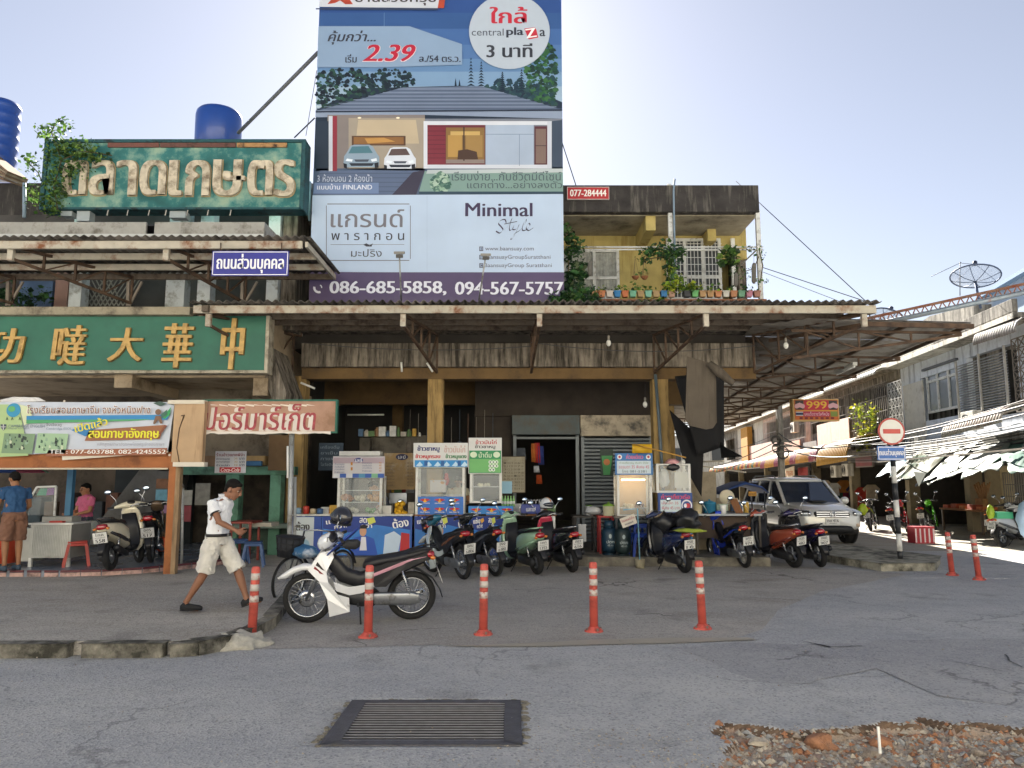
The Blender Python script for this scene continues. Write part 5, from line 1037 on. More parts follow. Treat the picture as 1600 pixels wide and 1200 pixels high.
W, H = x1-x0, z1-z0; f = lambda a, b_, c, d, col, y=23.96: (mb.mat(flat(col)), mb.quad(x0+a*W, z0+b_*H, x0+c*W, z0+d*H, y))
f(.22,.5,.78,.97,'#c2203a'); f(.02,.5,.21,.97,'#3a3230'); f(.79,.5,.98,.97,'#3a3230'); f(.2,.16,.8,.42,'#b8224e'); f(.02,.18,.19,.42,'#d8d8dc'); f(.02,.24,.19,.36,'#24305c',23.955); f(.02,.4,.19,.42,'#b8303a',23.954); f(.02,.18,.19,.2,'#b8303a',23.954); f(.82,.16,.98,.42,'#7a8a3a'); f(.02,.42,.98,.48,'#d89a3c')
mb.mat(flat('#d9a8b0'))
for cx in (.115, .885):
    for k in range(5): mb.disc(x0+(cx+.035*(k-2))*W, z0+(.68+.03*(2-abs(k-2)))*H, .05*W, 23.95-.001*k, .12*H, 8)
mb.mat(flat('#e9b83c')); mb.text('999', x0+.27*W, z0+.56*H, x0+.74*W, z0+.93*H, 23.95, bold=.04); mb.mat(flat('#f0d4dc')); mb.text('เลขเด็ดรางวัลที่หนึ่ง', x0+.22*W, z0+.2*H, x0+.78*W, z0+.4*H, 23.95)
mb.mat(flat('#7a1f22')); [mb.quad(x0+(.1+.12*k)*W, z0+.03*H, x0+(.17+.12*k)*W, z0+.13*H, 23.95) for k in range(7)]; mb.build('printed_face', t)
up = P(1216, 620, 31); t = thing('utility_pole', 'concrete utility pole with tangled cables beside the pink wall', 'utility pole', (up.x, 31, 0))
mb = MB(conc2); mb.box(up.x-.11, up.x+.11, 30.9, 31.1, 0, PZ(618,31)+.6); mb.build('pole', t)
for y_ in (690, 697, 706): mb = MB(flat('#8f8c84')); z = PZ(y_,31); mb.box(up.x-.35, up.x+.4, 30.8, 30.88, z-.04, z+.04); mb.build('crossarm', t)
mb = MB(flat('#4c4a48')); random.seed(4)
for k in range(6): a = P(1216+random.uniform(-6,8), random.uniform(686,712), 30.7); mb.ring(a, random.uniform(.12,.28), .02, 14, 5)
mb.build('cable_coil', t)
wc = ['#76787a','#5c5e62','#3c3e42','#8c8e90']
for k, (a0, a1, b0, b1, sg) in enumerate(((1130,706,1216,676,.1),(1120,728,1216,688,.1),(1216,676,1290,700,.25),(1216,684,1330,690,.3),(1290,700,1640,637,.15),(1290,697,1640,622,.15),(1300,690,1640,612,.2),(1340,706,1640,660,.15),(1216,690,1290,700,.1),(1330,694,1640,650,.2),(1120,738,1216,700,.05),(1216,698,1340,712,.2))):
    Ya = 31 if a0 <= 1216 else (26 if a0 < 1335 else 22); Yb_ = 31 if b0 == 1216 else (26 if b0 < 1345 else 16)
    Ya = 34 if a0 < 1216 else (31 if a0 == 1216 else Ya)
    wire([P(a0,a1,Ya), P(b0,b1,Yb_)], .011+.006*(k % 3), f"{['sagging','slack','taut','thin'][k % 4]} {['white','grey','dark','pale'][k % 4]} street cable {['left of the utility pole beside the black cloth','lowest left of the utility pole','just right of the utility pole','above the hung cream cloth','crossing behind the no entry sign disc','highest over the pale blue shophouse','just below the highest street cable','lowest past the tattered tarps','tangled right by the pole coils','between the sign disc and rusty awning','running behind the striped awning','dipping over the yellow awning'][k]}", 'street_cable', wc[k % 4], 'cable', 'street cables', sg)
random.seed(77)
for k in range(9):   # bundle of service cables running along the row
    ya = 668+k*3.2; wire([rp(1218+k*4, 704+k*1.5, 1.6), rp(1400, 690+k*1.7+random.uniform(-3,3), 1.4), rp(1640, ya-8+random.uniform(-4,4), 1.2)], .014+.006*(k % 2), f"{['upper','second','third','fourth','middle','sixth','seventh','eighth','lowest'][k]} cable of the bundle strung along the shophouse fronts", 'service_cable', ['#808284','#2a2c30','#5a5c5e','#222428'][k % 4], 'cable', 'service cables on the shophouse fronts', .35)
def ac(px, py, d, lab):
    x, z = RL(px, py, d); t = rth('air_conditioner', lab, 'air conditioner', px, py, d, 'air conditioner units on the shophouses'); mb = MB(wht2, MRr); mb.box(x-.42, x+.42, -d, -d+.3, z, z+.6); mb.build('casing', t, bevel=.02); mb = MB(flat('#4a4c4e'), MRr); [mb.ring((x-.1,-d-.01,z+.3), q, .012, 20, 5, 'y') for q in (.08,.15,.22)]; mb.build('fan_grille', t)
for q in ((1428,706,.5,'air conditioner unit under the pale blue shophouse window'),(1238,676,.9,'air conditioner unit beside the utility pole'),(1302,746,.6,'air conditioner unit below the maroon awning'),(1320,744,.6,'second unit below the maroon awning, nearer the sign post'),(1512,672,.6,'air conditioner unit left of the rusty white awning')): ac(*q)
def dish(c, r_, tilt, lab):
    t = thing('satellite_dish', lab, 'satellite dish', tuple(c), 0, 'mesh satellite dishes'); M = Matrix.Translation(c) @ Euler(tilt).to_matrix().to_4x4(); m = mat('#54627c', .5, .5, var=.1)
    mb = MB(glassmat((.35,.45,.62), .45, .4), M); n = 24; rings = 5; vs = [(0,0,0)];
    for j in range(1, rings+1):
        rr = r_*j/rings; vs += [(rr*math.cos(2*math.pi*i/n), rr*math.sin(2*math.pi*i/n), .28*rr*rr/r_) for i in range(n)]
    fs = [(0, 1+i, 1+(i+1) % n) for i in range(n)]+[(1+(j-1)*n+i, 1+j*n+i, 1+j*n+(i+1) % n, 1+(j-1)*n+(i+1) % n) for j in range(1, rings) for i in range(n)]
    mb.add(vs, fs, True); mb.build('mesh_bowl', t); mb = MB(m, M); mb.ring((0,0,.28*r_), r_, .025, 28, 6, 'z')
    for i in range(8): a = i*math.pi/4; mb.tube([(rr*math.cos(a), rr*math.sin(a), .28*rr*rr/r_-.01) for rr in (0, r_*.5, r_)], .012, 5)
    mb.build('rim', t); mb = MB(m, M); f_ = Vector((0,0,.95*r_)); [mb.tube([(r_*.95*math.cos(a), r_*.95*math.sin(a), .26*r_), f_], .01, 5) for a in (0, 2.1, 4.2)]; mb.build('feed_arm', t)
    mb = MB(flat('#2a3246'), M); mb.lathe([(.05,.86*r_),(.07,.9*r_),(.07,1.05*r_),(.04,1.1*r_)], (0,0,0), 10); mb.build('feed_horn', t)
    mb = MB(m); mb.tube([c-Vector((0,0,.02)), c-Vector((-.1,0,.9))], .04, 8); mb.build('mast', t)
dish(P(1524,440,24), .72, (R(-14), R(12), 0), 'large blue mesh satellite dish on the roof at the right'); dish(P(1384,503,24), .55, (R(-10), R(28), 0), 'small satellite dish half hidden behind the side canopy roof')
mb = MB(flat('#70757c')); mb.tube([P(1500,462,24), P(1500,409,24)], .015); mb.tube([P(1455,432,24), P(1502,410,24)], .01); mb.tube([P(1500,411,24), P(1536,414,24)], .01); tag(mb.build('tv_antenna'), 'thin aerial mast left of the large satellite dish', 'antenna')
fb_ = thing('far_building', 'pale far building closing the end of the side street', 'building', (14, 80, 0)); mb = MB(wht2); mb.box(4, 24, 80, 90, 0, 6.5); mb.build('wall', fb_)
for k in range(8): mb = MB(flat('#4a4f52')); mb.box(5+k*2.3, 6.3+k*2.3, 79.9, 80.05, 3.8, 5.2); mb.build('window', fb_)
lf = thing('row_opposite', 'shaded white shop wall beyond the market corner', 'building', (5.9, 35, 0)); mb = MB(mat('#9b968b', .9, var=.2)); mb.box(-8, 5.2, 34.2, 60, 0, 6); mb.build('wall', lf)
random.seed(44)
cl = ['#8a2f38','#b5382c','#2d4a7c','#c9b8a0','#5c2f55','#d0d0cc','#2f5a48','#b8793a','#7c2540','#384058']
i = 0
desc = ['maroon','bright red','navy','cream','plum','white','dark green','orange tan','wine red','slate']
for k in range(26):
    px_ = 1196+k*7.2; d = random.uniform(-1.6, -.2); q = rp(px_, 750+random.uniform(0,14), d); x, z = q.x, q.z; d = -q.y
    mb = MB(mat(cl[k % 10], .9, var=.3, sc=4)); wv = random.uniform(.2,.34); h = random.uniform(.6,1.0)
    mb.prism([(x-wv,z-h),(x-wv*.85,z-.1),(x-wv*1.3,z-.3),(x-wv*1.5,z-.2),(x-wv*.7,z),(x+wv*.7,z),(x+wv*1.5,z-.2),(x+wv*1.3,z-.3),(x+wv*.85,z-.1),(x+wv,z-h)], -d, -d+.06)
    tag(mb.build('hanging_shirt', bevel=.01), f"{desc[k % 10]} garment hanging in the dark clothes shop, number {k+1} counted from the street's far end" if 0 else f"{desc[k % 10]} garment on the {['far','middle','near'][min(2,k//10)]} rack of the clothes shops along the street", 'garment', 'garments hanging in the shop fronts')
def crate(px_, py_, d, w_, h, dp, col, name, lab, cat=None, group=None):
    x, _ = RL(px_, py_, d); z = RL(px_, py_, d)[1]; mb = MB(mat(col, .75, var=.2, sc=5), MRr); mb.box(x-w_/2, x+w_/2, -d, -d+dp, z, z+h); mb.box(x-w_/2-.02, x+w_/2+.02, -d-.02, -d+dp+.02, z+h-.05, z+h+.003)
    return tag(mb.build(name, bevel=.01), lab, cat or name.replace('_', ' '), group)
t = rth('display_table', 'low wooden display table in the dark shop beside the beige column', 'table', 1510, 815, .3)
mb = MB(mat('#8a5a35', .8, var=.2), MRr); a, b_ = RL(1478,803,.4), RL(1542,803,.4); mb.box(a[0], b_[0], -.6, .6, .72, .77); mb.build('tabletop', t)
for x in (a[0]+.05, b_[0]-.05): mb = MB(flat('#4a3a2a'), MRr); mb.box(x-.03, x+.03, -.55, -.49, 0, .72); mb.build('leg', t)
for k in range(5):
    x = a[0]+.25+(b_[0]-a[0]-.5)*k/4; mb = MB(mat(['#b5532f','#a0482a','#c27a4a','#8a3f2c','#b8683a'][k], .8, var=.3, sc=9), MRr); mb.box(x-.2, x+.2, -.5, .1, .775, .775+.1+.05*(k % 2))
    tag(mb.build('produce_tray', bevel=.01), f"{['leftmost','second','middle','fourth','rightmost'][k]} reddish produce tray on the display table", 'tray', 'trays on the display table')
mb = MB(mat('#a0784f', .9, var=.3, sc=9), MRr); x, z = RL(1531,800,.2)
mb.box(x-.25, x+.25, -.2, .2, .78, 1.12)
for k in range(9): mb.bar((x-.2+k*.05,-.05+.02*(k%3),1.1), (x-.55+k*.13,-.05,1.55+.05*(k%3)), .05)
tag(mb.build('stick_basket'), 'basket of bundled sticks on the display table by the beige column', 'basket')
for px_, py_, c, l in ((1350,722,'#7a2a30','long dark red shop board under the yellow awning'),(1255,738,'#9c2f2c','red shop board under the maroon ribbed awning')):
    x, z = RL(px_, py_+8, .5); mb = MB(flat('#6a605a'), MRr); mb.box(x-1.1, x+1.1, -.5, -.42, z, z+.62); mb.mat(mat(c, .6, var=.25, sc=4)); mb.box(x-1.04, x+1.04, -.52, -.5, z+.05, z+.57); tag(mb.build('shop_board'), l, 'sign')
x, z = RL(1233, 738, 1.0); t = rth('cream_shop_sign', 'small cream sign with orange Thai letters under the far striped awning', 'sign', 1233, 745, 1.0); mb = MB(flat('#d8ccb4'), MRr); mb.prism([(x-1.0,z-.25),(x+1.1,z-.3),(x+1.1,z+.35),(x-1,z+.2)], -1.0, -.95); mb.build('panel', t); mb = MB('#c2702a', MRr); mb.text('ขายส่ง', x-.8, z-.2, x+.9, z+.22, -1.005, bold=.05); mb.build('lettering', t)
# ================================================================ vehicles
def wheel(par, x, y, r_, w_, m_t, m_r, name='wheel'):
    mb = MB(m_t); mb.lathe([(r_*.68,-w_/2),(r_*.95,-w_/2),(r_,-w_*.32),(r_,w_*.32),(r_*.95,w_/2),(r_*.68,w_/2)], (x,y,r_), 24, 'y'); t = mb.build(name, par, local=True)
    mb = MB(m_r); mb.lathe([(r_*.7,-w_*.46),(r_*.62,-w_*.3),(r_*.2,-w_*.36),(.0,-w_*.38)], (x,y,r_), 20, 'y'); mb.lathe([(r_*.7,w_*.46),(r_*.62,w_*.3),(r_*.2,w_*.36),(.0,w_*.38)], (x,y,r_), 20, 'y'); mb.build('rim', t, local=True)
    mb = MB(m_r); [mb.bar((x,y+sg*w_*.44,r_),(x+r_*.64*math.cos(a),y+sg*w_*.44,r_+r_*.64*math.sin(a)),.05,.03,up=(0,1,0)) for sg in (-1,1) for a in [q*math.pi/3 for q in range(6)]]; mb.build('spoke', t, local=True)
def car(name, lab, loc, rz, paint, L=4.7, W=.91, suv=True, plate=None):
    t = thing(name, lab, 'car', loc, rz); pm = mat(paint, .3, .2, var=.03, coat=.8); gl = mat('#1d2a3e', .05, var=0, spec=1.0); bk = mat('#17181a', .6, var=.1); ch = mat('#c9ccd0', .15, .95, var=0); ty = mat('#1b1b1c', .85, var=.15)
    h = L/2; zb = .34 if suv else .22; zt = 1.08 if suv else .92; zr = 1.74 if suv else 1.42; wb = 1.37
    mb = MB(pm)
    S_ = [(-h,.72,.68,.2),(-h+.06,.86,.70,.34),(-h+.5,W,.72,.37),(-.6,W,.72,.37),(.9,W,.72,.36),(1.15,W,.71,.36),(1.7,W*.97,.70,.32),(h-.22,W*.92,.68,.28),(h-.05,W*.82,.65,.24),(h,.62,.62,.16)]
    mb.spine([(x, 0, z if suv else z-.12, w_, hh, 0) for x, w_, z, hh in S_], 28, 5.5); body = mb.build('body', t, local=True)
    mb = MB(pm); mb.spine([(1.0,0,zt-.02,W*.9,.05,0),(1.25,0,zt-.03,W*.88,.06,0),(1.75,0,zt-.08,W*.82,.06,0),(h-.2,0,zt-.17,W*.72,.05,0)], 20, 3.5); mb.build('bonnet', t, local=True, sub=1)
    if suv: mb = MB(bk); mb.spine([(1.28,0,zt+.045,.2,.025,0),(1.5,0,zt+.05,.22,.03,0),(1.62,0,zt+.035,.2,.02,0)], 12, 3); mb.build('bonnet_scoop', t, local=True)
    rb, rf, wf_ = -h+.28, .35, 1.1
    mb = MB(gl); mb.spine([(rb-.12,0,zt,W*.84,.02,0)], 4) if 0 else None
    def gh(z, k): f = (z-zt)/(zr-zt); return [(-h+.12+f*.28, 1), (wf_-f*.78, 1)], W*.93-(W*.93-W*.74)*f
    (xa0,_),(xb0,_2) = gh(zt-.04,0)[0]; w0 = W*.93; w1 = W*.74; xa1, xb1 = -h+.42, .33
    z1_ = zr-.06; mb.add([(xa0,-w0,zt-.04),(xb0+.08,-w0*.9,zt-.04),(xb0+.08,w0*.9,zt-.04),(xa0,w0,zt-.04),(xa1,-w1,z1_),(xb1,-w1,z1_),(xb1,w1,z1_),(xa1,w1,z1_)], [(0,3,2,1),(4,5,6,7),(0,1,5,4),(1,2,6,5),(2,3,7,6),(3,0,4,7)], False); mb.build('window_glass', t, local=True, bevel=.04)
    mb = MB(pm); mb.spine([(xa1-.05,0,zr-.05,w1*.9,.03,0),(xa1+.15,0,zr-.03,w1*1.02,.05,0),(-.6,0,zr,w1*1.04,.06,0),(xb1-.15,0,zr-.03,w1*1.02,.05,0),(xb1+.03,0,zr-.06,w1*.93,.03,0)], 20, 4); mb.build('roof', t, local=True)
    for sg in (-1,1):
        mb = MB(pm); mb.bar((xb0+.07,sg*w0*.93,zt-.05),(xb1+.02,sg*w1*1.0,z1_),.07); mb.build('windscreen_pillar', t, local=True)
        mb = MB(pm if suv else bk)
        for xp, xt in ((-.05,-.12),(-1.05,-1.05),(xa0+.05,xa1)): mb.bar((xp,sg*w0*1.0,zt-.04),(xt,sg*w1*1.02,z1_),.09,.03,up=(0,1,0))
        mb.build('side_pillar', t, local=True)
        mb = MB(pm); mb.ell((.82,sg*(W+.13),zt+.06),.09,.13,.1,12,8); mb.build('wing_mirror', t, local=True)
        if suv: mb = MB(flat('#8a8d90')); mb.tube([(xa1+.1,sg*w1*.9,zr+.02),(xa1+.25,sg*w1*.9,zr+.09),(-.1,sg*w1*.9,zr+.09),(.08,sg*w1*.9,zr+.02)],.022); mb.build('roof_rail', t, local=True)
        zl = .83 if suv else zt-.2; mb = MB(mat('#c9d2da', .08, .3, var=0, coat=1)); mb.ell((h-.16,sg*W*.74,zl),.19,.16,.1,14,9,(0,0,-sg*.5)); hl = mb.build('headlight', t, local=True); mb = MB(ch); mb.ell((h+.0,sg*W*.66,zl),.05,.06,.06,10,6); mb.ell((h-.08,sg*W*.84,zl),.05,.06,.06,10,6); mb.build('reflector', hl, local=True)
        mb = MB(mat('#d0b8a0', .2)); mb.ell((h-.03,sg*W*.72,zb+.2),.04,.07,.05); mb.build('fog_lamp', t, local=True)
        for xw in (wb+.02, -wb): mb = MB(bk); mb.lathe([(.43,sg*W*.985-.05*sg),(.43,sg*(W+.012))] if sg > 0 else [(.43,sg*(W+.012)),(.43,sg*W*.985-.05*sg)], (xw,0,.42), 26, 'y'); mb.build('wheel_arch', t, local=True)
        for xd in (-.05,): mb = MB(ch if suv else bk); mb.box(xd-.25, xd-.1, sg*(W+.0), sg*(W+.025), zt-.16, zt-.13); mb.build('door_handle', t, local=True)
        mb = MB(bk); mb.box(-1.0, .95, sg*(W-.02), sg*(W+.06), .33, .38); mb.build('side_step', t, local=True)
    for sg in (-1,1):
        for xw in (wb, -wb): wheel(t, xw, sg*(W-.1), .37 if suv else .31, .25, ty, mat('#a9acb0', .35, .8, var=.05))
    mb = MB(bk); zg = .82 if suv else zt-.3; mb.spine([(h-.1,0,zg,.5,.09,0),(h+.025,0,zg-.01,.46,.075,0)], 16, 4); g = mb.build('grille', t, local=True); mb = MB(ch); [mb.box(h+.02,h+.035,-.42,.42,zg-.01+dz,zg+.01+dz) for dz in (-.055,0,.055)]; mb.ring((h+.045,0,zg),.07,.012,20,6,'x'); mb.ring((h+.048,0,zg+.005),.035,.01,16,6,'x'); mb.build('chrome_bar', g, local=True)
    mb = MB(bk); mb.spine([(h-.2,0,zb+.06,W*.86,.12,0),(h+.02,0,zb+.1,.5,.09,0)], 18, 4.5); mb.build('lower_intake', t, local=True)
    mb = MB(mat('#2a2c2e', .5)); mb.bar((.98,-.5,zt+.03),(.9,.1,zt+.06),.02); mb.bar((.98,.05,zt+.03),(.9,.6,zt+.06),.02); mb.build('wiper', t, local=True)
    if plate:
        M = Matrix.Translation((h+.03,0,zb+.29)) @ Matrix.Rotation(R(90), 4, 'Z'); mb = MB(flat('#d8d8d6'), M); mb.box(-.18,.18,0,.02,-.08,.08); mb.mat(flat('#3a3c40')); mb.text(plate, -.15,-.01,.15,.06,-.004, bold=.03); mb.text('สุราษฎร์ธานี', -.1,-.06,.1,-.025,-.004); mb.build('license_plate', t, local=True)
    return t
car('silver_suv', 'large silver sport utility car with roof rails and bonnet scoop facing the street', (8.3, 22.3, 0), R(-90)+R(1), '#d2d3d0', plate='กย 416')
car('parked_car', 'pale low car half hidden behind the silver sport utility car', (10.4, 27.6, 0), R(-90)+R(-4), '#c9c9c6', L=4.3, W=.84, suv=False)
t = thing('vendor_tricycle', 'vendor tricycle with a blue canvas roof behind the market corner', 'tricycle', tuple(G(1165,835)))
Yq = 20.5
mb = MB(mat('#2d4a86', .6, var=.2)); a, b_ = P(1128,768,Yq), P(1200,768,Yq)
mb.spine([(a.x-.05,Yq+.6,a.z-.06,.7,.02,0),(a.x+.25,Yq+.6,a.z+.1,.75,.04,0),((a.x+b_.x)/2,Yq+.6,a.z+.22,.8,.05,0),(b_.x-.2,Yq+.6,a.z+.12,.75,.04,0),(b_.x,Yq+.6,a.z-.03,.7,.02,0)], 14, 4); mb.build('canvas_roof', t)
mb = MB(flat('#3a3d42')); [mb.tube([(x,y,.2),(x,y,a.z)], .02) for x in (a.x+.1,b_.x-.1) for y in (Yq,Yq+1.1)]; mb.build('roof_post', t)
mb = MB(mat('#3c3a38', .6, var=.2)); mb.box(a.x+.05,b_.x-.05,Yq,Yq+1.1,.45,.8); mb.build('cargo_box', t)
for x in (a.x+.25, b_.x-.25): mb = MB(mat('#1b1b1c', .85)); mb.ring((x,Yq-.05,.28),.25,.035); wq = mb.build('wheel', t); mb = MB(bar_); [mb.bar((x,Yq-.05,.28),(x+.24*math.cos(q*.7),Yq-.05,.28+.24*math.sin(q*.7)),.008) for q in range(9)]; mb.build('spoke', wq)
mb = MB('#c8902a'); pbox(mb, 1170, 768, 1182, 775, Yq-.1, .03); mb.mat(flat('#6a4a1c')); ptext(mb, 'ขายดี', 1171, 769, 1181, 774, Yq-.105); tag(mb.build('yellow_notice'), 'small yellow notice hanging under the blue canvas roof', 'sign')
# ================================================================ bollards and sign post
red = mat('#cb5a4e', .6, var=.2, sc=5, dirt='#8a4038', da=.45, ds=7); refl = mat('#c9c2ba', .5, var=.2, sc=14, dirt='#a35a50', da=.45, ds=14)
def bollard(px, py, lab, lean=(0,0)):
    g = G(px, py); t = thing('traffic_bollard', lab, 'bollard', (g.x, g.y, 0), random.uniform(0, 3), 'red traffic bollards'); t.rotation_euler = (lean[0], lean[1], 0)
    mb = MB(red); mb.lathe([(.105,0),(.105,.012),(.085,.03),(.06,.045),(.05,.06)], n=26); b_ = mb.build('base', t, local=True)
    mb = MB(red); mb.lathe([(.047,.04),(.045,.72),(.043,.745),(.032,.757),(0,.76)], n=22); mb.build('post', t, local=True)
    for z in (.66, .545, .43): mb = MB(refl); mb.lathe([(.0468,z-.04),(.0475,z-.04),(.0475,z+.03),(.0468,z+.03)], n=22); mb.build('reflective_band', t, local=True)
    mb = MB(flat('#7a6a62'));
    for a in range(4): mb.lathe([(.012,.02),(.012,.045),(.0,.047)], (.085*math.cos(a*1.57+.4), .085*math.sin(a*1.57+.4), 0), 8)
    mb.build('bolt', t, local=True, kind='stuff')
for px, py, lab, ln in ((393,1000,'leftmost red bollard with white bands beside the walking man',(0,.02)),(575,996,'red bollard in front of the white motorbike',(0,0)),(755,992,'red bollard in the middle, in front of the silver blue motorbike gap',(0,.01)),(928,987,'red bollard in front of the market step',(0,0)),(1098,983,'red bollard in front of the dark blue motorbike',(0,-.03)),
                       (1488,899,'left of the two thin bollards beside the traffic island',(0,-.05)),(1530,906,'right of the two thin bollards beside the traffic island, leaning',(0,-.07))):
    bollard(px, py, lab, ln)
c = G(1407,874,.15); t = thing('sign_post', 'black and white striped post on the traffic island', 'post', tuple(c)); zt = P(1393,692,c.y).z
H = zt-.15; n = 7; lo = [0,.16,.55,.95,1.35,1.75,2.1,H]; prev = 0
bands = [(872,858,'#2a2c30'),(858,826,'#d6d6d2'),(826,784,'#2a2c30'),(784,755,'#d6d6d2'),(755,729,'#2a2c30'),(729,692,'#2a2c30')]
bands = [(873,861,'#2a2c30'),(861,834,'#d6d6d2'),(834,808,'#2a2c30'),(808,781,'#d6d6d2'),(781,755,'#2a2c30'),(755,729,'#d6d6d2'),(729,690,'#2a2c30')]
dxp = (P(1393,692,c.y).x-c.x)
for a, b_, col in bands:
    z0, z1 = P(1400,a,c.y).z, P(1400,b_,c.y).z; f0, f1 = (z0-.15)/H, (z1-.15)/H
    mb = MB(mat(col, .5, var=.1, dirt='#8a857a', da=.2)); mb.tube([(c.x+dxp*f0,c.y,z0+.001),(c.x+dxp*f1,c.y,z1-.001)], .05, 14); mb.build('painted_band', t)
cc = P(1393, 674, c.y-.07); r_ = (P(1414,674,c.y).x-P(1372,674,c.y).x)/2
t = thing('no_entry_sign', 'round no entry sign, white disc with a red bar and rim', 'road sign', tuple(cc)); mb = MB(mat('#b5443c', .4, var=.08)); mb.lathe([(0,-.0),(r_,-.0),(r_,.02),(0,.02)], cc, 40, 'y', False); mb.build('disc', t)
mb = MB(mat('#dcdad2', .35, var=.06)); mb.disc(cc.x, cc.z, r_*.87, cc.y-.006, n=40); mb.mat(mat('#c24a42', .4, var=.05)); mb.quad(cc.x-r_*.64, cc.z-r_*.17, cc.x+r_*.64, cc.z+r_*.17, cc.y-.01); mb.build('printed_face', t)
mb = MB(pole); mb.box(cc.x-.02, cc.x+.02, cc.y+.02, cc.y+.08, cc.z-.4, cc.z+.3); mb.build('bracket', t)
blue_sign(1371, 697, 1415, 719, c.y-.1, 'ถนนส่วนบุคคล', 'light blue Thai street sign under the no entry disc', '#3f6fb8', (.22,.78))
# ================================================================ motorbikes and the bicycle
TY = mat('#1a1a1b', .8, var=.2, sc=10); BK = mat('#1c1c1f', .45, var=.15, sc=6); BKm = mat('#262628', .75, var=.15); SEAT = mat('#1b1b20', .5, var=.12, sc=7, bump=.1); CHR = mat('#c4c7ca', .2, .95, var=.05); ALU = mat('#9a9da1', .38, .85, var=.12, sc=8, dirt='#5c5a55', da=.3, ds=6); ENG = mat('#3b3c3e', .5, .6, var=.25, sc=8)
RL_ = mat('#9c1420', .12, var=0, coat=1); AMB = mat('#c8732a', .15, var=0, coat=1); MIR = mat('#cfe0ee', .02, 1, var=0); PLT = mat('#dcdcd8', .5, var=.05)
def paint(c): return mat(c, .22, .1, var=.04, sc=2, coat=.9, dirt='#6d6860', da=.12, ds=3)
Z90 = Matrix.Rotation(R(-90), 4, 'Z')
def bwheel(t, x, r_, w_, spokes, name, steer=None, disc_=False):
    M = Matrix.Translation((x, 0, 0)) @ (steer or Matrix())
    mb = MB(TY, M); mb.ring((0,0,r_), r_-w_/2, w_/2, 36, 10, 'y', 1.0)
    wv = mb.build(name, t, local=True)
    mb = MB(CHR if spokes else ALU, M); rr = r_-w_*.98; mb.lathe([(rr-.012,-w_*.36),(rr+.01,-w_*.4),(rr+.01,w_*.4),(rr-.012,w_*.36)], (0,0,r_), 36, 'y') if 0 else None
    mb.ring((0,0,r_), rr, .014, 36, 6, 'y', 1.6); mb.lathe([(0,-.055),(.03,-.055),(.045,-.02),(.045,.02),(.03,.055),(0,.055)], (0,0,r_), 14, 'y'); mb.build('rim', wv, local=True)
    mb = MB(CHR if spokes else ALU, M)
    if spokes:
        for k in range(28):
            a = 2*math.pi*k/28; b_ = a+(.35 if k % 2 else -.35); sg = 1 if k % 4 < 2 else -1
            mb.tube([(.04*math.cos(b_), sg*.03, r_+.04*math.sin(b_)), (rr*math.cos(a), 0, r_+rr*math.sin(a))], .0028, 4, False)
        mb.build('spoke', wv, local=True, kind='stuff')
    else:
        for k in range(5):
            a = 2*math.pi*k/5+.3; mb.bar((.03*math.cos(a),0,r_+.03*math.sin(a)),(rr*math.cos(a),0,r_+rr*math.sin(a)),.03,.03,up=(0,1,0))
        mb.build('spoke', wv, local=True)
    if disc_: mb = MB(CHR, M); mb.lathe([(.05,.04),(.1,.04),(.1,.044),(.05,.044)], (0,0,r_), 24, 'y'); mb.build('brake_disc', wv, local=True)
    return wv
def plate(t, x, z, tilt, lines, y=0, s=1.):
    M = Matrix.Translation((x, y, z)) @ Matrix.Rotation(tilt, 4, 'Y') @ Z90; w_, h = .105*s, .085*s
    mb = MB(PLT, M); mb.box(-w_, w_, 0, .006, -h, h); mb.mat(BK); mb.box(-w_-.008, w_+.008, .007, .012, -h-.008, h+.008); p = mb.build('license_plate', t, local=True)
    mb = MB(mat('#33363c', .6, var=0), M); mb.text(lines[0], -w_*.55, h*.32, w_*.55, h*.85, -.004, bold=.03); mb.text('สุราษฎร์ธานี', -w_*.75, -h*.12, w_*.75, h*.2, -.004); mb.text(lines[1], -w_*.7, -h*.85, w_*.7, -h*.22, -.004, bold=.04); mb.build('lettering', p, local=True)
def mirrors(t, x, z, wy=.2, st=CHR, yaw=0, only=None):
    for sg in (-1, 1):
        if only and sg != only: continue
        e = Vector((x-.02, sg*(wy+.1), z+.24)); mb = MB(st); mb.tube([(x, sg*wy, z), (x+.03, sg*(wy+.02), z+.12), e], .006, 6); m_ = mb.build('mirror_stalk', t, local=True)
        mb = MB(BK); mb.ell(e+Vector((0,sg*.02,.03)), .018, .065, .045, 12, 8); mm = mb.build('mirror', t, local=True); mb = MB(MIR); mb.ell(e+Vector((-.012,sg*.02,.03)), .01, .055, .037, 12, 8); mb.build('glass', mm, local=True)
def bars(t, x, z, wd=.33, c=BK):
    mb = MB(CHR); mb.tube([(x-.06,-wd,z-.0),(x-.02,-wd*.5,z+.02),(x,0,z-.01),(x-.02,wd*.5,z+.02),(x-.06,wd,z)], .012, 8); mb.build('handlebar', t, local=True)
    for sg in (-1, 1):
        mb = MB(BKm); mb.tube([(x-.04,sg*(wd-.1),z+.01),(x-.07,sg*(wd+.03),z)], .019, 10); mb.build('grip', t, local=True)
        mb = MB(CHR); mb.tube([(x+.0,sg*(wd-.13),z-.005),(x+.02,sg*(wd-.06),z-.02),(x-.01,sg*(wd+.02),z-.03)], .006, 6); mb.build('brake_lever', t, local=True)
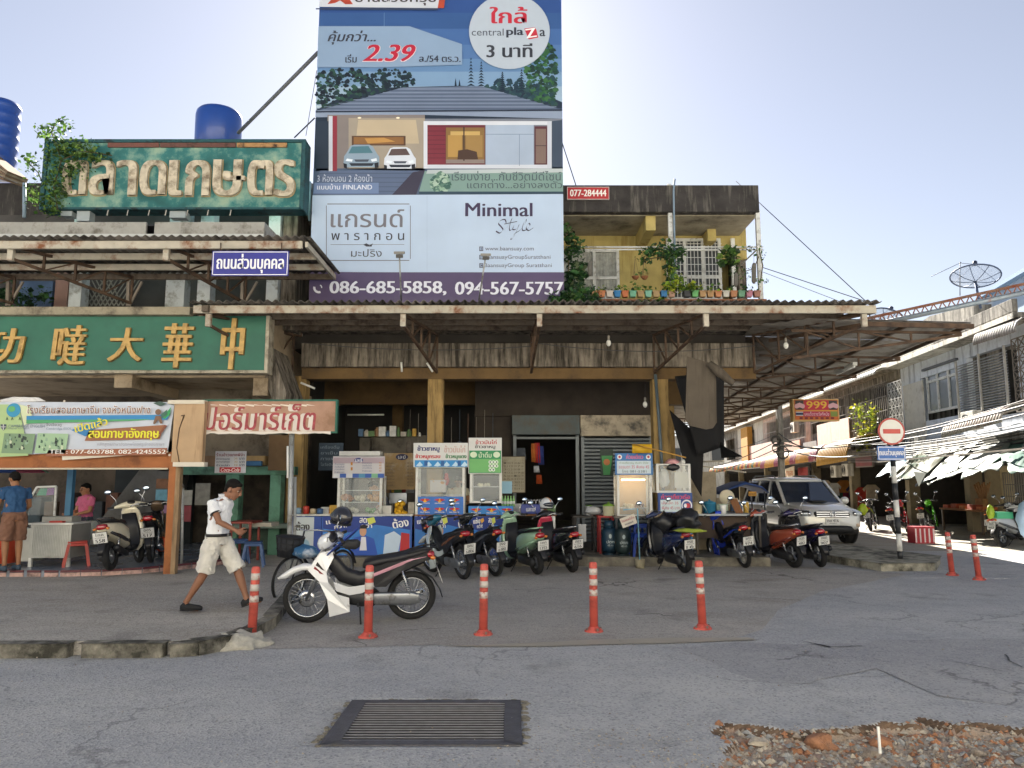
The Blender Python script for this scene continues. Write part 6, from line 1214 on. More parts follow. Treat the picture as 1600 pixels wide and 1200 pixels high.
def helmet(par_name, lab, M, col, visor='#202830', open_=True, stripe=None):
    t = thing('helmet', lab, 'helmet', tuple(M.translation)); OFF[t.name] = Vector((0,0,0)); t.matrix_world = M
    mb = MB(mat(col, .25, var=.05, coat=.8)); mb.ell((0,0,.02), .135, .12, .13, 20, 12, v0=0, v1=.66); mb.build('shell', t, local=True)
    mb = MB(BK); mb.ring((0,0,-.045), .118, .012, 22, 6, 'z'); mb.build('rim', t, local=True)
    if stripe: mb = MB(flat(stripe)); mb.ell((0,0,.022), .1365, .05, .1315, 20, 12, v0=0, v1=.5); mb.build('stripe', t, local=True)
    mb = MB(mat(visor, .1, var=0, coat=1)); mb.ell((.03,0,.02), .125, .118, .07, 16, 8); mb.build('visor', t, local=True)
    return t
def motorbike(lab, rear, front, style='under', c='#cccccc', c2='#1b1b1f', c3=None, lines=('กขค','123'), lean=8, steer=12, wl=None, rearlight=True, spoke=None, seat=SEAT, cowl=None, mir=True, grp='motorbikes parked by the market', leg=None, basket=False, plate_tilt=-20, y0=0, stripe=None, rack=False, r_=None, mirr=1, rearz=0):
    """rear, front: ground contact points of the two wheels"""
    rear, front = Vector(rear), Vector(front); d = front-rear; yaw = math.atan2(d.y, d.x); base = (rear+front)/2
    scut = style == 'scoot'; wbz = 1.24; sc_k = 1.
    t = thing('motorbike' if not scut else 'motor_scooter', lab, 'motorbike' if not scut else 'scooter', tuple(base), 0, grp); t.rotation_euler = (R(-lean), 0, yaw)
    P1, P2 = paint(c), paint(c2) if c2 != 'bk' else BK; P3 = paint(c3) if c3 else P2; LS = paint(leg) if leg else P1
    xr, xf = -.61, .61; r1 = r_ or (.295 if not scut else .235); tw = .075 if not scut else .1; spoke = (not scut) if spoke is None else spoke
    ST = Matrix.Rotation(R(steer), 4, 'Z')
    bwheel(t, xr, r1, tw*1.15, spoke, 'rear_wheel'); bwheel(t, xf, r1, tw, spoke, 'front_wheel', ST, True)
    FM = Matrix.Translation((xf,0,0)) @ ST @ Matrix.Translation((-xf,0,0))
    hx, hz = (.33, .93) if not scut else (.36, .93)
    mb = MB(ALU, FM)
    for sg in (-1, 1): mb.tube([(xf, sg*.065, r1), (xf-.12, sg*.065, r1+.26), (hx+.02, sg*.06, hz-.14)], [.022,.02,.016], 8)
    mb.build('fork', t, local=True)
    mb = MB(P1, FM); R1 = r1+.045
    angs = [42,50,62,80,98,118,138] if not scut else [15,40,65,90,115,140,158]
    mb.spine([(xf+(R1+(.12 if i == 0 and not scut else .07 if i == 1 and not scut else 0))*math.cos(R(a)), 0, r1+(R1)*math.sin(R(a))+(0.03 if not scut and 1 < i < 5 else 0), (.04 if i in (0,6) else .066)+(.015 if scut else 0), (.02 if i in (0,6) else .04), 90-a) for i, a in enumerate(angs)], 12, 2.6); mb.build('front_mudguard', t, local=True)
    if not scut:
        A = [(.60,.64),(.47,.83),(.34,.87),(.32,.79),(.40,.63),(.37,.50),(.26,.36),(.13,.32),(.12,.17),(.34,.12),(.37,.32),(.47,.52)]
        for sg in (-1, 1):
            mb = MB(LS); vs = []; n = len(A)
            for th in (0, 1):
                for x, z in A: fl = max(0, min(1, (.9-z)/.5)); yy = .075+.085*fl - .05*max(0, x-.42)/.2; vs.append((x, sg*(yy+.018*th), z))
            mb.add(vs, [tuple(range(n)), tuple(range(n,2*n))[::-1]]+[(i,(i+1)%n,n+(i+1)%n,n+i) for i in range(n)], False); mb.build('leg_shield', t, local=True, bevel=.006)
            B = [(.27,.40),(.12,.35),(-.02,.37),(-.20,.46),(-.22,.53),(-.04,.45),(.13,.43),(.30,.49)]
            mb = MB(LS); vs = [(x, sg*(.1+.02*th), z) for th in (0,1) for x, z in B]; n = len(B); mb.add(vs, [tuple(range(n)), tuple(range(n,2*n))[::-1]]+[(i,(i+1)%n,n+(i+1)%n,n+i) for i in range(n)], False); mb.build('lower_panel', t, local=True, bevel=.005)
            C = [(-.10,.64),(-.17,.44),(-.30,.44),(-.46,.60),(-.66,.70),(-.84,.75),(-.83,.83),(-.6,.80),(-.3,.73)]
            mb = MB(P2); vs = [(x, sg*((.105 if x > -.5 else .085 if x > -.7 else .05)+.02*th), z) for th in (0,1) for x, z in C]; n = len(C); mb.add(vs, [tuple(range(n)), tuple(range(n,2*n))[::-1]]+[(i,(i+1)%n,n+(i+1)%n,n+i) for i in range(n)], False); sp1 = mb.build('side_panel', t, local=True, bevel=.006)
            D = [(-.12,.545),(-.5,.69),(-.78,.775),(-.72,.79),(-.48,.725),(-.13,.59)]
            mb = MB(P3); vs = [(x, sg*((.128 if x > -.5 else .108 if x > -.7 else .075)+.004*th), z) for th in (0,1) for x, z in D]; n = len(D); mb.add(vs, [tuple(range(n)), tuple(range(n,2*n))[::-1]]+[(i,(i+1)%n,n+(i+1)%n,n+i) for i in range(n)], False); mb.build('stripe', sp1, local=True)
            if stripe:
                for q, col in (([(.52,.7),(.41,.64),(.46,.66),(.50,.74)], '#241a1c'), ([(.54,.66),(.42,.60),(.47,.61),(.53,.69)], stripe)):
                    mb = MB(flat(col)); mb.poly([(x, sg*(.182-.05*max(0,x-.42)/.2-.085*(1-max(0,min(1,(.9-z)/.5)))), z) for x, z in q]); mb.build('decal', t, local=True)
        mb = MB(BK); mb.spine([(.42,0,.82,.06,.06,-45),(.33,0,.72,.075,.08,-50),(.2,0,.56,.085,.09,-35),(.02,0,.50,.09,.09,-10),(-.2,0,.54,.1,.1,10),(-.5,0,.66,.09,.08,14),(-.75,0,.74,.06,.05,12)], 14, 3.2); mb.build('frame_cover', t, local=True)
        mb = MB(seat); mb.spine([(-.02,0,.66,.03,.02,0),(-.05,0,.685,.09,.05,0),(-.2,0,.72,.115,.06,0),(-.42,0,.76,.125,.05,0),(-.6,0,.80,.115,.05,8),(-.76,0,.84,.09,.035,10),(-.82,0,.85,.05,.015,10)], 16, 3); mb.build('seat', t, local=True)
        mb = MB(CHR if rack else BK); [mb.tube([(-.55,sg*.11,.82),(-.75,sg*.11,.88),(-.9,sg*.06,.89),(-.9,0,.89)], .011, 8) for sg in (-1,1)]; mb.build('grab_rail', t, local=True)
        mb = MB(ENG); mb.spine([(.32,0,.30,.05,.05,0),(.26,0,.31,.085,.08,0),(.1,0,.30,.1,.09,0),(-.02,0,.29,.14,.1,0),(-.16,0,.29,.13,.1,0),(-.22,0,.29,.06,.06,0)], 14, 3.4); mb.build('engine', t, local=True)
        mb = MB(ALU); mb.spine([(-.12,.1,.30,.02,.05,0),(-.2,.1,.29,.03,.075,0),(-.6,.1,.285,.03,.08,0),(-.68,.1,.285,.028,.06,0),(-.72,.1,.285,.015,.03,0)], 14, 3); mb.build('chain_case', t, local=True)
        mb = MB(CHR); mb.tube([(.2,-.1,.24),(.1,-.13,.17),(-.2,-.13,.17)], .016, 8); mb.tube([(-.2,-.13,.17),(-.25,-.135,.2),(-.75,-.15,.3),(-.78,-.15,.305)], [.018,.042,.045,.02], 12); mb.build('exhaust', t, local=True)
        tlx, tlz = -.84, .78
        cwl = paint(cowl) if cowl else P1
        CM = Matrix.Translation((hx,0,0)) @ Matrix.Rotation(R(steer), 4, 'Z') @ Matrix.Translation((-hx,0,0))
        mb = MB(cwl, CM); mb.spine([(.50,0,.93,.05,.05,0),(.47,0,.94,.1,.085,0),(.40,0,.96,.125,.11,-10),(.32,0,.985,.12,.10,-20),(.25,0,1.0,.09,.06,-25),(.22,0,1.0,.04,.03,-25)], 16, 2.8); mb.build('headlamp_cowl', t, local=True)
        mb = MB(mat('#cdd6de', .05, .4, var=0, coat=1), CM); mb.ell((.475,0,.935), .04, .09, .07, 16, 9); mb.build('headlight', t, local=True)
        mb = MB(P2 if not cowl else BK, CM); mb.spine([(.30,-.27,1.02,.03,.03,0),(.30,-.1,1.03,.04,.04,0)], 8) if 0 else mb.loft([((.29,-.24,1.01),(.02,0,0),(0,0,.02)),((.31,-.12,1.02),(.05,0,0),(0,0,.045)),((.32,0,1.035),(.07,0,0),(0,0,.05)),((.31,.12,1.02),(.05,0,0),(0,0,.045)),((.29,.24,1.01),(.02,0,0),(0,0,.02))], 12, 2.4); mb.build('handle_cover', t, local=True)
        mb = MB(RL_); hxx = .26
        bx_, bz = .27, 1.01
    else:
        mb = MB(LS); mb.spine([(.30,0,1.0,.10,.04,-20),(.36,0,.92,.15,.055,-68),(.40,0,.78,.175,.06,-72),(.40,0,.6,.19,.05,-80),(.36,0,.42,.2,.045,-95),(.30,0,.3,.18,.04,-120),(.2,0,.25,.15,.03,-160)], 18, 3); mb.build('front_apron', t, local=True)
        mb = MB(BK); mb.spine([(.27,0,.88,.12,.03,-70),(.32,0,.6,.15,.03,-82),(.25,0,.36,.16,.03,-110),(.14,0,.29,.16,.04,-170),(-.05,0,.29,.16,.04,180),(-.14,0,.34,.15,.04,200)], 14, 3.4); mb.build('floorboard', t, local=True)
        mb = MB(P1); mb.spine([(-.06,0,.38,.1,.08,0),(-.11,0,.47,.15,.17,0),(-.25,0,.55,.185,.2,4),(-.45,0,.60,.19,.17,8),(-.65,0,.65,.165,.125,12),(-.8,0,.69,.12,.08,14),(-.88,0,.71,.06,.04,14)], 20, 2.7); mb.build('rear_body', t, local=True)
        for sg in (-1,1):
            mb = MB(P2); mb.spine([(-.12,sg*.13,.42,.035,.03,10),(-.35,sg*.165,.47,.035,.035,10),(-.6,sg*.15,.55,.035,.03,14),(-.78,sg*.1,.62,.02,.02,14)], 10); mb.build('lower_trim', t, local=True)
        mb = MB(seat); mb.spine([(-.05,0,.70,.04,.02,0),(-.1,0,.72,.1,.045,0),(-.25,0,.755,.14,.05,0),(-.45,0,.775,.145,.05,2),(-.62,0,.80,.12,.045,6),(-.74,0,.82,.07,.025,8)], 16, 3); mb.build('seat', t, local=True)
        mb = MB(CHR if rack else P2); [mb.tube([(-.5,sg*.13,.79),(-.72,sg*.12,.84),(-.86,sg*.06,.85),(-.87,0,.85)], .013, 8) for sg in (-1,1)]; mb.build('grab_rail', t, local=True)
        mb = MB(ENG); mb.spine([(-.1,.05,.28,.07,.06,0),(-.2,.06,.27,.11,.09,0),(-.5,.09,.25,.075,.085,0),(-.66,.1,.235,.06,.075,0),(-.72,.1,.235,.03,.04,0)], 14, 3.2); mb.build('engine', t, local=True)
        mb = MB(BK); mb.tube([(-.15,-.1,.2),(-.3,-.14,.22)], .018, 8); mb.tube([(-.3,-.14,.22),(-.36,-.15,.24),(-.75,-.17,.36),(-.79,-.17,.37)], [.02,.05,.055,.03], 12); mb.build('exhaust', t, local=True)
        CM = Matrix.Translation((hx,0,0)) @ Matrix.Rotation(R(steer), 4, 'Z') @ Matrix.Translation((-hx,0,0))
        mb = MB(P1, CM); mb.loft([((.30,-.27,1.01),(.02,0,0),(0,0,.022)),((.33,-.15,1.03),(.055,0,0),(0,0,.045)),((.36,0,1.04),(.095,0,0),(0,0,.075)),((.33,.15,1.03),(.055,0,0),(0,0,.045)),((.30,.27,1.01),(.02,0,0),(0,0,.022))], 14, 2.4); mb.build('handle_cover', t, local=True)
        mb = MB(mat('#cdd6de', .05, .4, var=0, coat=1), CM); mb.ell((.43,0,1.04), .04, .075, .06, 16, 9); mb.build('headlight', t, local=True)
        mb = MB(BK, CM); mb.ell((.3,0,1.075), .05, .075, .03, 14, 7, (0,-.5,0)); mb.build('speedometer', t, local=True)
        tlx, tlz = -.87, .70; bx_, bz = .29, 1.01
    mb = MB(RL_); mb.spine([(tlx-.035,0,tlz+.01,.03,.02,0),(tlx-.025,0,tlz+.01,.07,.04,0),(tlx+.03,0,tlz+.015,.09,.045,0),(tlx+.07,0,tlz+.02,.07,.03,0)], 14, 3); tl = mb.build('tail_light', t, local=True)
    for sg in (-1,1): mb = MB(AMB); mb.ell((tlx-.01, sg*.1, tlz-.015), .035, .03, .025, 10, 7); mb.build('indicator', t, local=True)
    mb = MB(BK); mb.spine([(-.5,0,r1+r1+.08,.06,.015,10),(-.7,0,.60,.065,.02,30),(-.86,0,.50,.06,.018,55),(-.95,0,.36,.055,.012,65),(-.98,0,.27,.04,.008,70)], 10, 3); mb.build('rear_mudguard', t, local=True)
    plate(t, -.945, .545, R(-plate_tilt), lines)
    for sg in (-1,1):
        mb = MB(CHR); a, b_ = Vector((xr+.02, sg*.115, r1+.02)), Vector((xr+.12, sg*.12, .62)); mb.tube([a, b_], .012, 8)
        for k in range(8): mb.ring(a.lerp(b_, .25+.55*k/7), .024, .006, 10, 5, 'z')
        mb.build('shock_absorber', t, local=True, kind=None)
    mb = MB(BKm); mb.tube([(.0,.1,.2),(-.02,.25,.02)], .01, 6); mb.build('side_stand', t, local=True)
    mb = MB(BKm); mb.tube([(.02,-.2,.24),(.02,.2,.24)], .014, 8); mb.build('footrest', t, local=True)
    bars(t, bx_, bz, .3)
    mb = MB(BKm); [mb.tube([(bx_-.02,sg*.18,bz+.01),(bx_+.12,sg*.14,bz+.02),(bx_+.13,sg*.07,bz-.12),(.5,sg*.07,.6),(xf-.02,sg*.06,r1+.05)], .005, 5) for sg in (-1,1)]; mb.build('brake_cable', t, local=True, kind='stuff')
    if mir: mirrors(t, bx_, bz+.01)
    if basket:
        mb = MB(BKm)
        for k in range(7): mb.box(.5,.72,-.15+.05*k,-.145+.05*k,.72,.95)
        for k in range(5): mb.box(.5,.505,-.15,.15,.72+.05*k,.725+.05*k); mb.box(.715,.72,-.15,.15,.72+.05*k,.725+.05*k)
        mb.build('basket', t, local=True, kind='stuff')
    return t
def gp_(px, py): return tuple(G(px, py))
WB = motorbike('white step through motorbike in the foreground with a black seat', gp_(641,968), gp_(481,973), 'under', '#e2e4e6', 'bk', '#d8a0b0', ('กฉง','418'), lean=7, steer=-8, stripe='#8a2430', cowl='#dfe3e8')
def inside_of(bike, v):  # where a point given in the bike's own space lies
    M = Matrix.Translation(bike.location) @ bike.rotation_euler.to_matrix().to_4x4(); return M @ Vector(v)
hm = inside_of(WB, (.24, -.02, 1.22)); helmet('helmet', 'black helmet hanging on the handlebar of the foreground white motorbike', Matrix.Translation(hm) @ Matrix.Rotation(R(150), 4, 'Z') @ Matrix.Rotation(R(-15), 4, 'Y'), '#222227')
mb = MB(mat('#2846a0', .5, var=.15, sc=4)); mb.spine([(-.16,0,.15,.05,.04,-40),(-.1,0,.1,.11,.085,-40),(.03,0,.0,.12,.09,-40),(.14,0,-.1,.1,.07,-40),(.18,0,-.13,.04,.03,-40)], 14, 2.6); o = mb.build('rain_cape', local=True); q = inside_of(WB, (.2,.13,.97)); o.location = q; o.rotation_euler = (0,0,R(180)); tag(o, 'blue cloth cover over the left handle of the foreground white motorbike', 'handle cover')
mb = MB(BKm); mb.spine([(-.09,0,.0,.03,.03,-10),(-.05,0,0,.07,.06,-10),(.06,0,.0,.065,.055,-10),(.1,0,0,.03,.03,-10)], 12, 2.5); o = mb.build('grip_muff', local=True); o.location = inside_of(WB, (.1,.3,.98)); o.rotation_euler = (0,0,R(180)); tag(o, 'black muff over the grip of the foreground white motorbike', 'grip muff')
motorbike('old silver white step through motorbike with blue handle cover, facing the carts', gp_(735,908), gp_(668,892), 'under', '#c3cdd0', 'bk', '#7a4a30', ('ขคน','ร-0936'), lean=6, cowl='#2a6a86', spoke=True, leg='#cfd9d8', plate_tilt=15)
motorbike('black motorbike with a worn brown rack beside the mint scooter', gp_(785,903), gp_(718,888), 'under', '#2c2f34', 'bk', '#6d7078', ('ขงจ','บ-5055'), lean=6, plate_tilt=15)
motorbike('mint green retro scooter with black seat in the middle of the row', gp_(850,900), gp_(786,885), 'scoot', '#9dbfa2', '#8fb396', None, ('1กท','1355'), lean=6, rack=False, steer=18, r_=.225, plate_tilt=10)
motorbike('black motorbike with pink front panels right of the mint scooter', gp_(905,897), gp_(842,882), 'scoot', '#1e1f22', '#26272b', None, ('กขว','616'), lean=6, leg='#c03a54', steer=15, rack=True, plate_tilt=15)
motorbike('red and dark motorbike standing close behind the foreground seat', gp_(690,890), gp_(640,868), 'under', '#9c2a2c', 'bk', '#b03a3a', ('กตข','207'), lean=7, cowl='#3a3a3e')
bk2 = motorbike('dark blue motorbike carrying black bags beside the white card sign', gp_(1082,898), gp_(1014,882), 'scoot', '#28345c', '#1e2544', None, ('กรย','16'), lean=7, leg='#17181c', r_=.28, plate_tilt=15, steer=20)
motorbike('bright blue motorbike in the parked row', gp_(1171,889), gp_(1118,876), 'under', '#2a48c4', '#1a1c22', '#2a48c4', ('ขกร','974'), lean=8, spoke=True, steer=18, plate_tilt=15)
motorbike('dark motorbike with orange brown tail panels in the parked row', gp_(1246,888), gp_(1180,877), 'scoot', '#a04e38', '#6d2f26', None, ('กฉร','482'), lean=8, leg='#34373d', r_=.27, steer=15, rack=True, plate_tilt=15)
motorbike('dark purple motorbike rightmost of the parked row', gp_(1290,888), gp_(1236,875), 'scoot', '#2b2350', '#1c1c24', None, ('กงต','907'), lean=8, leg='#1c1c20', r_=.27, plate_tilt=15)
def gz_(px, py, z): return tuple(G(px, py, z))
motorbike('cream white scooter parked on the tiled shop floor', gz_(168,893,.23), gz_(222,878,.23), 'scoot', '#ddd6bd', '#2a2a2c', None, ('1กค','558'), lean=7, steer=35, plate_tilt=10, grp='motorbikes in the left shop')
motorbike('brown motorbike parked behind the timber corner post', gz_(222,889,.23), gz_(262,862,.23), 'under', '#6d5a48', 'bk', '#8a745c', ('ออร','517'), lean=5, steer=5, plate_tilt=15, spoke=False, grp='motorbikes in the left shop')
motorbike('red motorbike beyond the traffic island with a red crate', gp_(1385,838), gp_(1432,830), 'under', '#a8242e', 'bk', '#c23a3a', ('กวร','330'), lean=7, spoke=False, grp='motorbikes across the side street')
motorbike('lime green motorbike beyond the traffic island', gp_(1432,834), gp_(1476,826), 'under', '#5fbf2c', 'bk', '#5fbf2c', ('ขพน','285'), lean=7, spoke=False, leg='#5fbf2c', grp='motorbikes across the side street')
motorbike('black motorbike with a yellow green bag next to the silver car', gp_(1352,834), gp_(1376,824), 'under', '#26282c', 'bk', '#a8c43a', ('ขบร','771'), lean=7, spoke=False, grp='motorbikes across the side street')
motorbike('white and grey scooter at the right edge of the view', gp_(1557,856), gp_(1625,852), 'scoot', '#bfc3c6', '#55585c', None, ('กนร','903'), lean=7, leg='#cfd6de', r_=.27, grp='motorbikes across the side street')
motorbike('silver motorbike standing behind the white and grey scooter', gp_(1545,848), gp_(1610,843), 'under', '#8f979e', 'bk', '#c9ced2', ('ขนย','124'), lean=7, spoke=False, grp='motorbikes across the side street')
def blob(name, lab, cat, c, r, m, seed, rz=0, amp=.35):
    b_ = bmesh.new(); bmesh.ops.create_icosphere(b_, subdivisions=3, radius=1)
    vs = [(v.co.x*r[0]*(1+amp*MN.noise(v.co*1.7+Vector((seed,0,0)))), v.co.y*r[1]*(1+amp*MN.noise(v.co*1.9+Vector((0,seed,0)))), v.co.z*r[2]*(1+amp*MN.noise(v.co*2.3+Vector((0,0,seed))))) for v in b_.verts]
    c = Vector(c); mb = MB(m); mb.add([(c.x+a*math.cos(rz)-b2*math.sin(rz), c.y+a*math.sin(rz)+b2*math.cos(rz), c.z+h) for a, b2, h in vs], [tuple(v.index for v in f.verts) for f in b_.faces], True); b_.free()
    return tag(mb.build(name), lab, cat)
bagM = mat('#232427', .35, var=.2, sc=6, bump=.5, bs=12)
blob('plastic_bag', 'large crumpled black bag on the handlebar of the dark blue motorbike', 'bag', P(1072,812,14.0), (.26,.2,.2), bagM, 3, amp=.6)
blob('plastic_bag', 'smaller black bag left of the large one on the dark blue motorbike', 'bag', P(1040,816,14.3), (.2,.18,.18), bagM, 7, amp=.6)
blob('seat_cloth', 'lime green cloth lying on the seat of the dark blue motorbike', 'cloth', P(1078,829,13.6), (.26,.14,.04), mat('#98a63a', .8, var=.2), 5, rz=-.4)
helmet('helmet', 'white and orange helmet on the black and pink scooter', Matrix.Translation(P(854,790,14.2)) @ Matrix.Rotation(R(-50), 4, 'Z'), '#c9cdd0', stripe='#b5762e')
blob('yellow_bag', 'yellow green bag on the black motorbike next to the silver car', 'bag', P(1348,796,22), (.13,.1,.17), mat('#9ab024', .5, var=.1), 2)
blob('yellow_bag', 'yellow green leaf shaped bag on the silver motorbike at the right edge', 'bag', P(1548,800,18.6), (.09,.07,.17), mat('#8fa824', .5, var=.1), 9)
mb = MB(mat('#3f9a72', .5, var=.1)); c = P(1566,805,18.6); mb.box(c.x-.2,c.x+.2,c.y-.12,c.y+.12,c.z-.08,c.z+.08); tag(mb.build('green_crate', bevel=.02), 'small green crate on the seat of the scooter at the right edge', 'crate')
mb = MB(flat('#a82c38')); c = P(1438,822,21.0); mb.box(c.x-.27,c.x+.27,c.y-.2,c.y+.2,0,.45); mb.mat(flat('#d8c8cc')); [mb.box(c.x-.26+k*.12,c.x-.22+k*.12,c.y-.205,c.y-.2,.03,.4) for k in range(5)]; tag(mb.build('red_crate', bevel=.01), 'red striped crate standing beside the red motorbike', 'crate')
blob('light_blue_cloth', 'light blue cloth draped at the very right edge', 'cloth', P(1604,812,18.3), (.2,.2,.45), mat('#a9c4dc', .7, var=.1), 4)
def bicycle(lab, rear, front):
    rear, front = Vector(rear), Vector(front); d = front-rear; t = thing('bicycle', lab, 'bicycle', tuple((rear+front)/2)); t.rotation_euler = (R(-6), 0, math.atan2(d.y, d.x))
    r_ = .33
    for x, nm in ((.53,'front_wheel'),(-.53,'rear_wheel')):
        mb = MB(TY); mb.ring((x,0,r_), r_-.018, .018, 40, 8); wv = mb.build(nm, t, local=True); mb = MB(ALU); mb.ring((x,0,r_), r_-.04, .01, 40, 6, sq=1.5); mb.lathe([(.02,-.04),(.02,.04)], (x,0,r_), 10, 'y'); mb.build('rim', wv, local=True)
        mb = MB(CHR); [mb.tube([(x+.02*math.cos(a+.8),.02*(-1)**k,r_+.02*math.sin(a+.8)),(x+.29*math.cos(a),0,r_+.29*math.sin(a))], .002, 4, False) for k, a in enumerate([2*math.pi*q/24 for q in range(24)])]; mb.build('spoke', wv, local=True, kind='stuff')
        mb = MB(BK); mb.spine([(x+.37*math.cos(R(a)),0,r_+.37*math.sin(R(a)),.03,.006,90-a) for a in ((60,85,110,135,160) if x > 0 else (20,50,80,110,135,165))], 8, 2); mb.build('mudguard', t, local=True)
    fr_ = mat('#2c3038', .35, var=.1, coat=.5); mb = MB(fr_)
    for a, b_ in (((.4,0,.72),(-.05,0,.3)),((.36,0,.8),(-.1,0,.42)),((-.05,0,.28),(-.2,0,.74)),((-.05,0,.28),(-.53,.04,.33)),((-.05,0,.28),(-.53,-.04,.33)),((-.18,0,.7),(-.53,.04,.33)),((-.18,0,.7),(-.53,-.04,.33))): mb.tube([a, b_], .014, 8)
    mb.build('frame', t, local=True); mb = MB(fr_); [mb.tube([(.53,s*.045,.33),(.42,s*.04,.7),(.38,0,.76),(.34,0,.98)], .012, 8) for s in (-1,1)]; mb.build('fork', t, local=True)
    mb = MB(CHR); mb.tube([(.12,-.28,1.0),(.3,-.2,1.02),(.34,0,.99),(.3,.2,1.02),(.12,.28,1.0)], .011, 8); mb.build('handlebar', t, local=True)
    mb = MB(SEAT); mb.ell((-.24,0,.82), .13, .09, .04, 14, 7); mb.build('saddle', t, local=True)
    mb = MB(BKm); mb.box(-.8,-.3,-.07,.07,.72,.74); mb.build('carrier', t, local=True)
    mb = MB(BKm)
    for k in range(13): a = 2*math.pi*k/13; mb.bar((.6+.15*math.cos(a),.14*math.sin(a),.66),(.6+.19*math.cos(a),.19*math.sin(a),.92),.008)
    for z, s in ((.66,.15),(.75,.165),(.84,.178),(.92,.19)): mb.ring((.6,0,z), s, .006, 20, 5, 'z')
    mb.mat(mat('#26282d', .7, var=.1)); mb.lathe([(.0,.665),(.145,.665),(.183,.915),(.175,.915),(.135,.68)], (.6,0,0), 18); mb.build('basket', t, local=True)
    return t
bc = bicycle('black bicycle with a front basket behind the foreground white motorbike', (G(545,925).x, G(545,925).y, 0), (G(462,930).x, G(462,950).y, 0))
blob('basket_cloth', 'blue and white cloth stuffed in the bicycle basket', 'cloth', P(478,862,G(462,950).y), (.17,.15,.09), mat('#2f6690', .7, var=.3, sc=4, dirt='#c9d0d8', da=.4, ds=4), 6)
# ================================================================ people
def skinmat(c): return mat(c, .55, var=.08, sc=9)
def lerp3(a, b, t): return Vector(a).lerp(Vector(b), t)
def hand(mb, wrist, fwd, side, curl=.35, s=1.):
    """palm and five fingers; fwd points along the forearm, side points from little finger to thumb"""
    w_ = Vector(wrist); f = Vector(fwd).normalized(); sd = Vector(side); sd = (sd-f*sd.dot(f)).normalized(); n = f.cross(sd)
    if curl < 0: n = -n; curl = -curl
    mb.loft([(w_-f*.01, sd*.024*s, n*.018*s), (w_+f*.03*s, sd*.036*s, n*.017*s), (w_+f*.075*s, sd*.041*s, n*.014*s), (w_+f*.095*s, sd*.034*s, n*.010*s)], 12, 2.4)
    for k, (o, l) in enumerate(((.03,.068),(.010,.076),(-.011,.070),(-.030,.055))):
        p = w_+f*.085*s+sd*o*s; pts = [p-f*.02]; a = 0; c = curl*(1+.15*k)
        for q in (.45, .32, .23): a += c; pts.append(pts[-1]+(f*math.cos(a)+n*math.sin(a))*(l*q*s+(.02 if q == .45 else 0)))
        mb.tube(pts, [.0092*s,.009*s,.008*s,.0068*s], 8)
    p = w_+f*.025*s+sd*.03*s; mb.tube([p-sd*.01, p+f*.025*s+sd*.022*s+n*.01, p+f*.05*s+sd*.028*s+n*.022, p+f*.068*s+sd*.024*s+n*.032], [.013*s,.0115*s,.010*s,.008*s], 8)
def remeshed(mb, name, par, vox=.008, smooth=4, fold=0):
    o = mb.build(name, par, local=True); r = o.modifiers.new('skin', 'REMESH'); r.mode = 'VOXEL'; r.voxel_size = vox; r.use_smooth_shade = True
    if fold: tx = bpy.data.textures.new('folds', 'CLOUDS'); tx.noise_scale = .085; tx.noise_depth = 2; dm = o.modifiers.new('folds', 'DISPLACE'); dm.texture = tx; dm.strength = fold; dm.mid_level = .5; dm.texture_coords = 'LOCAL'
    s_ = o.modifiers.new('soft', 'SMOOTH'); s_.factor = .5; s_.iterations = smooth; return o
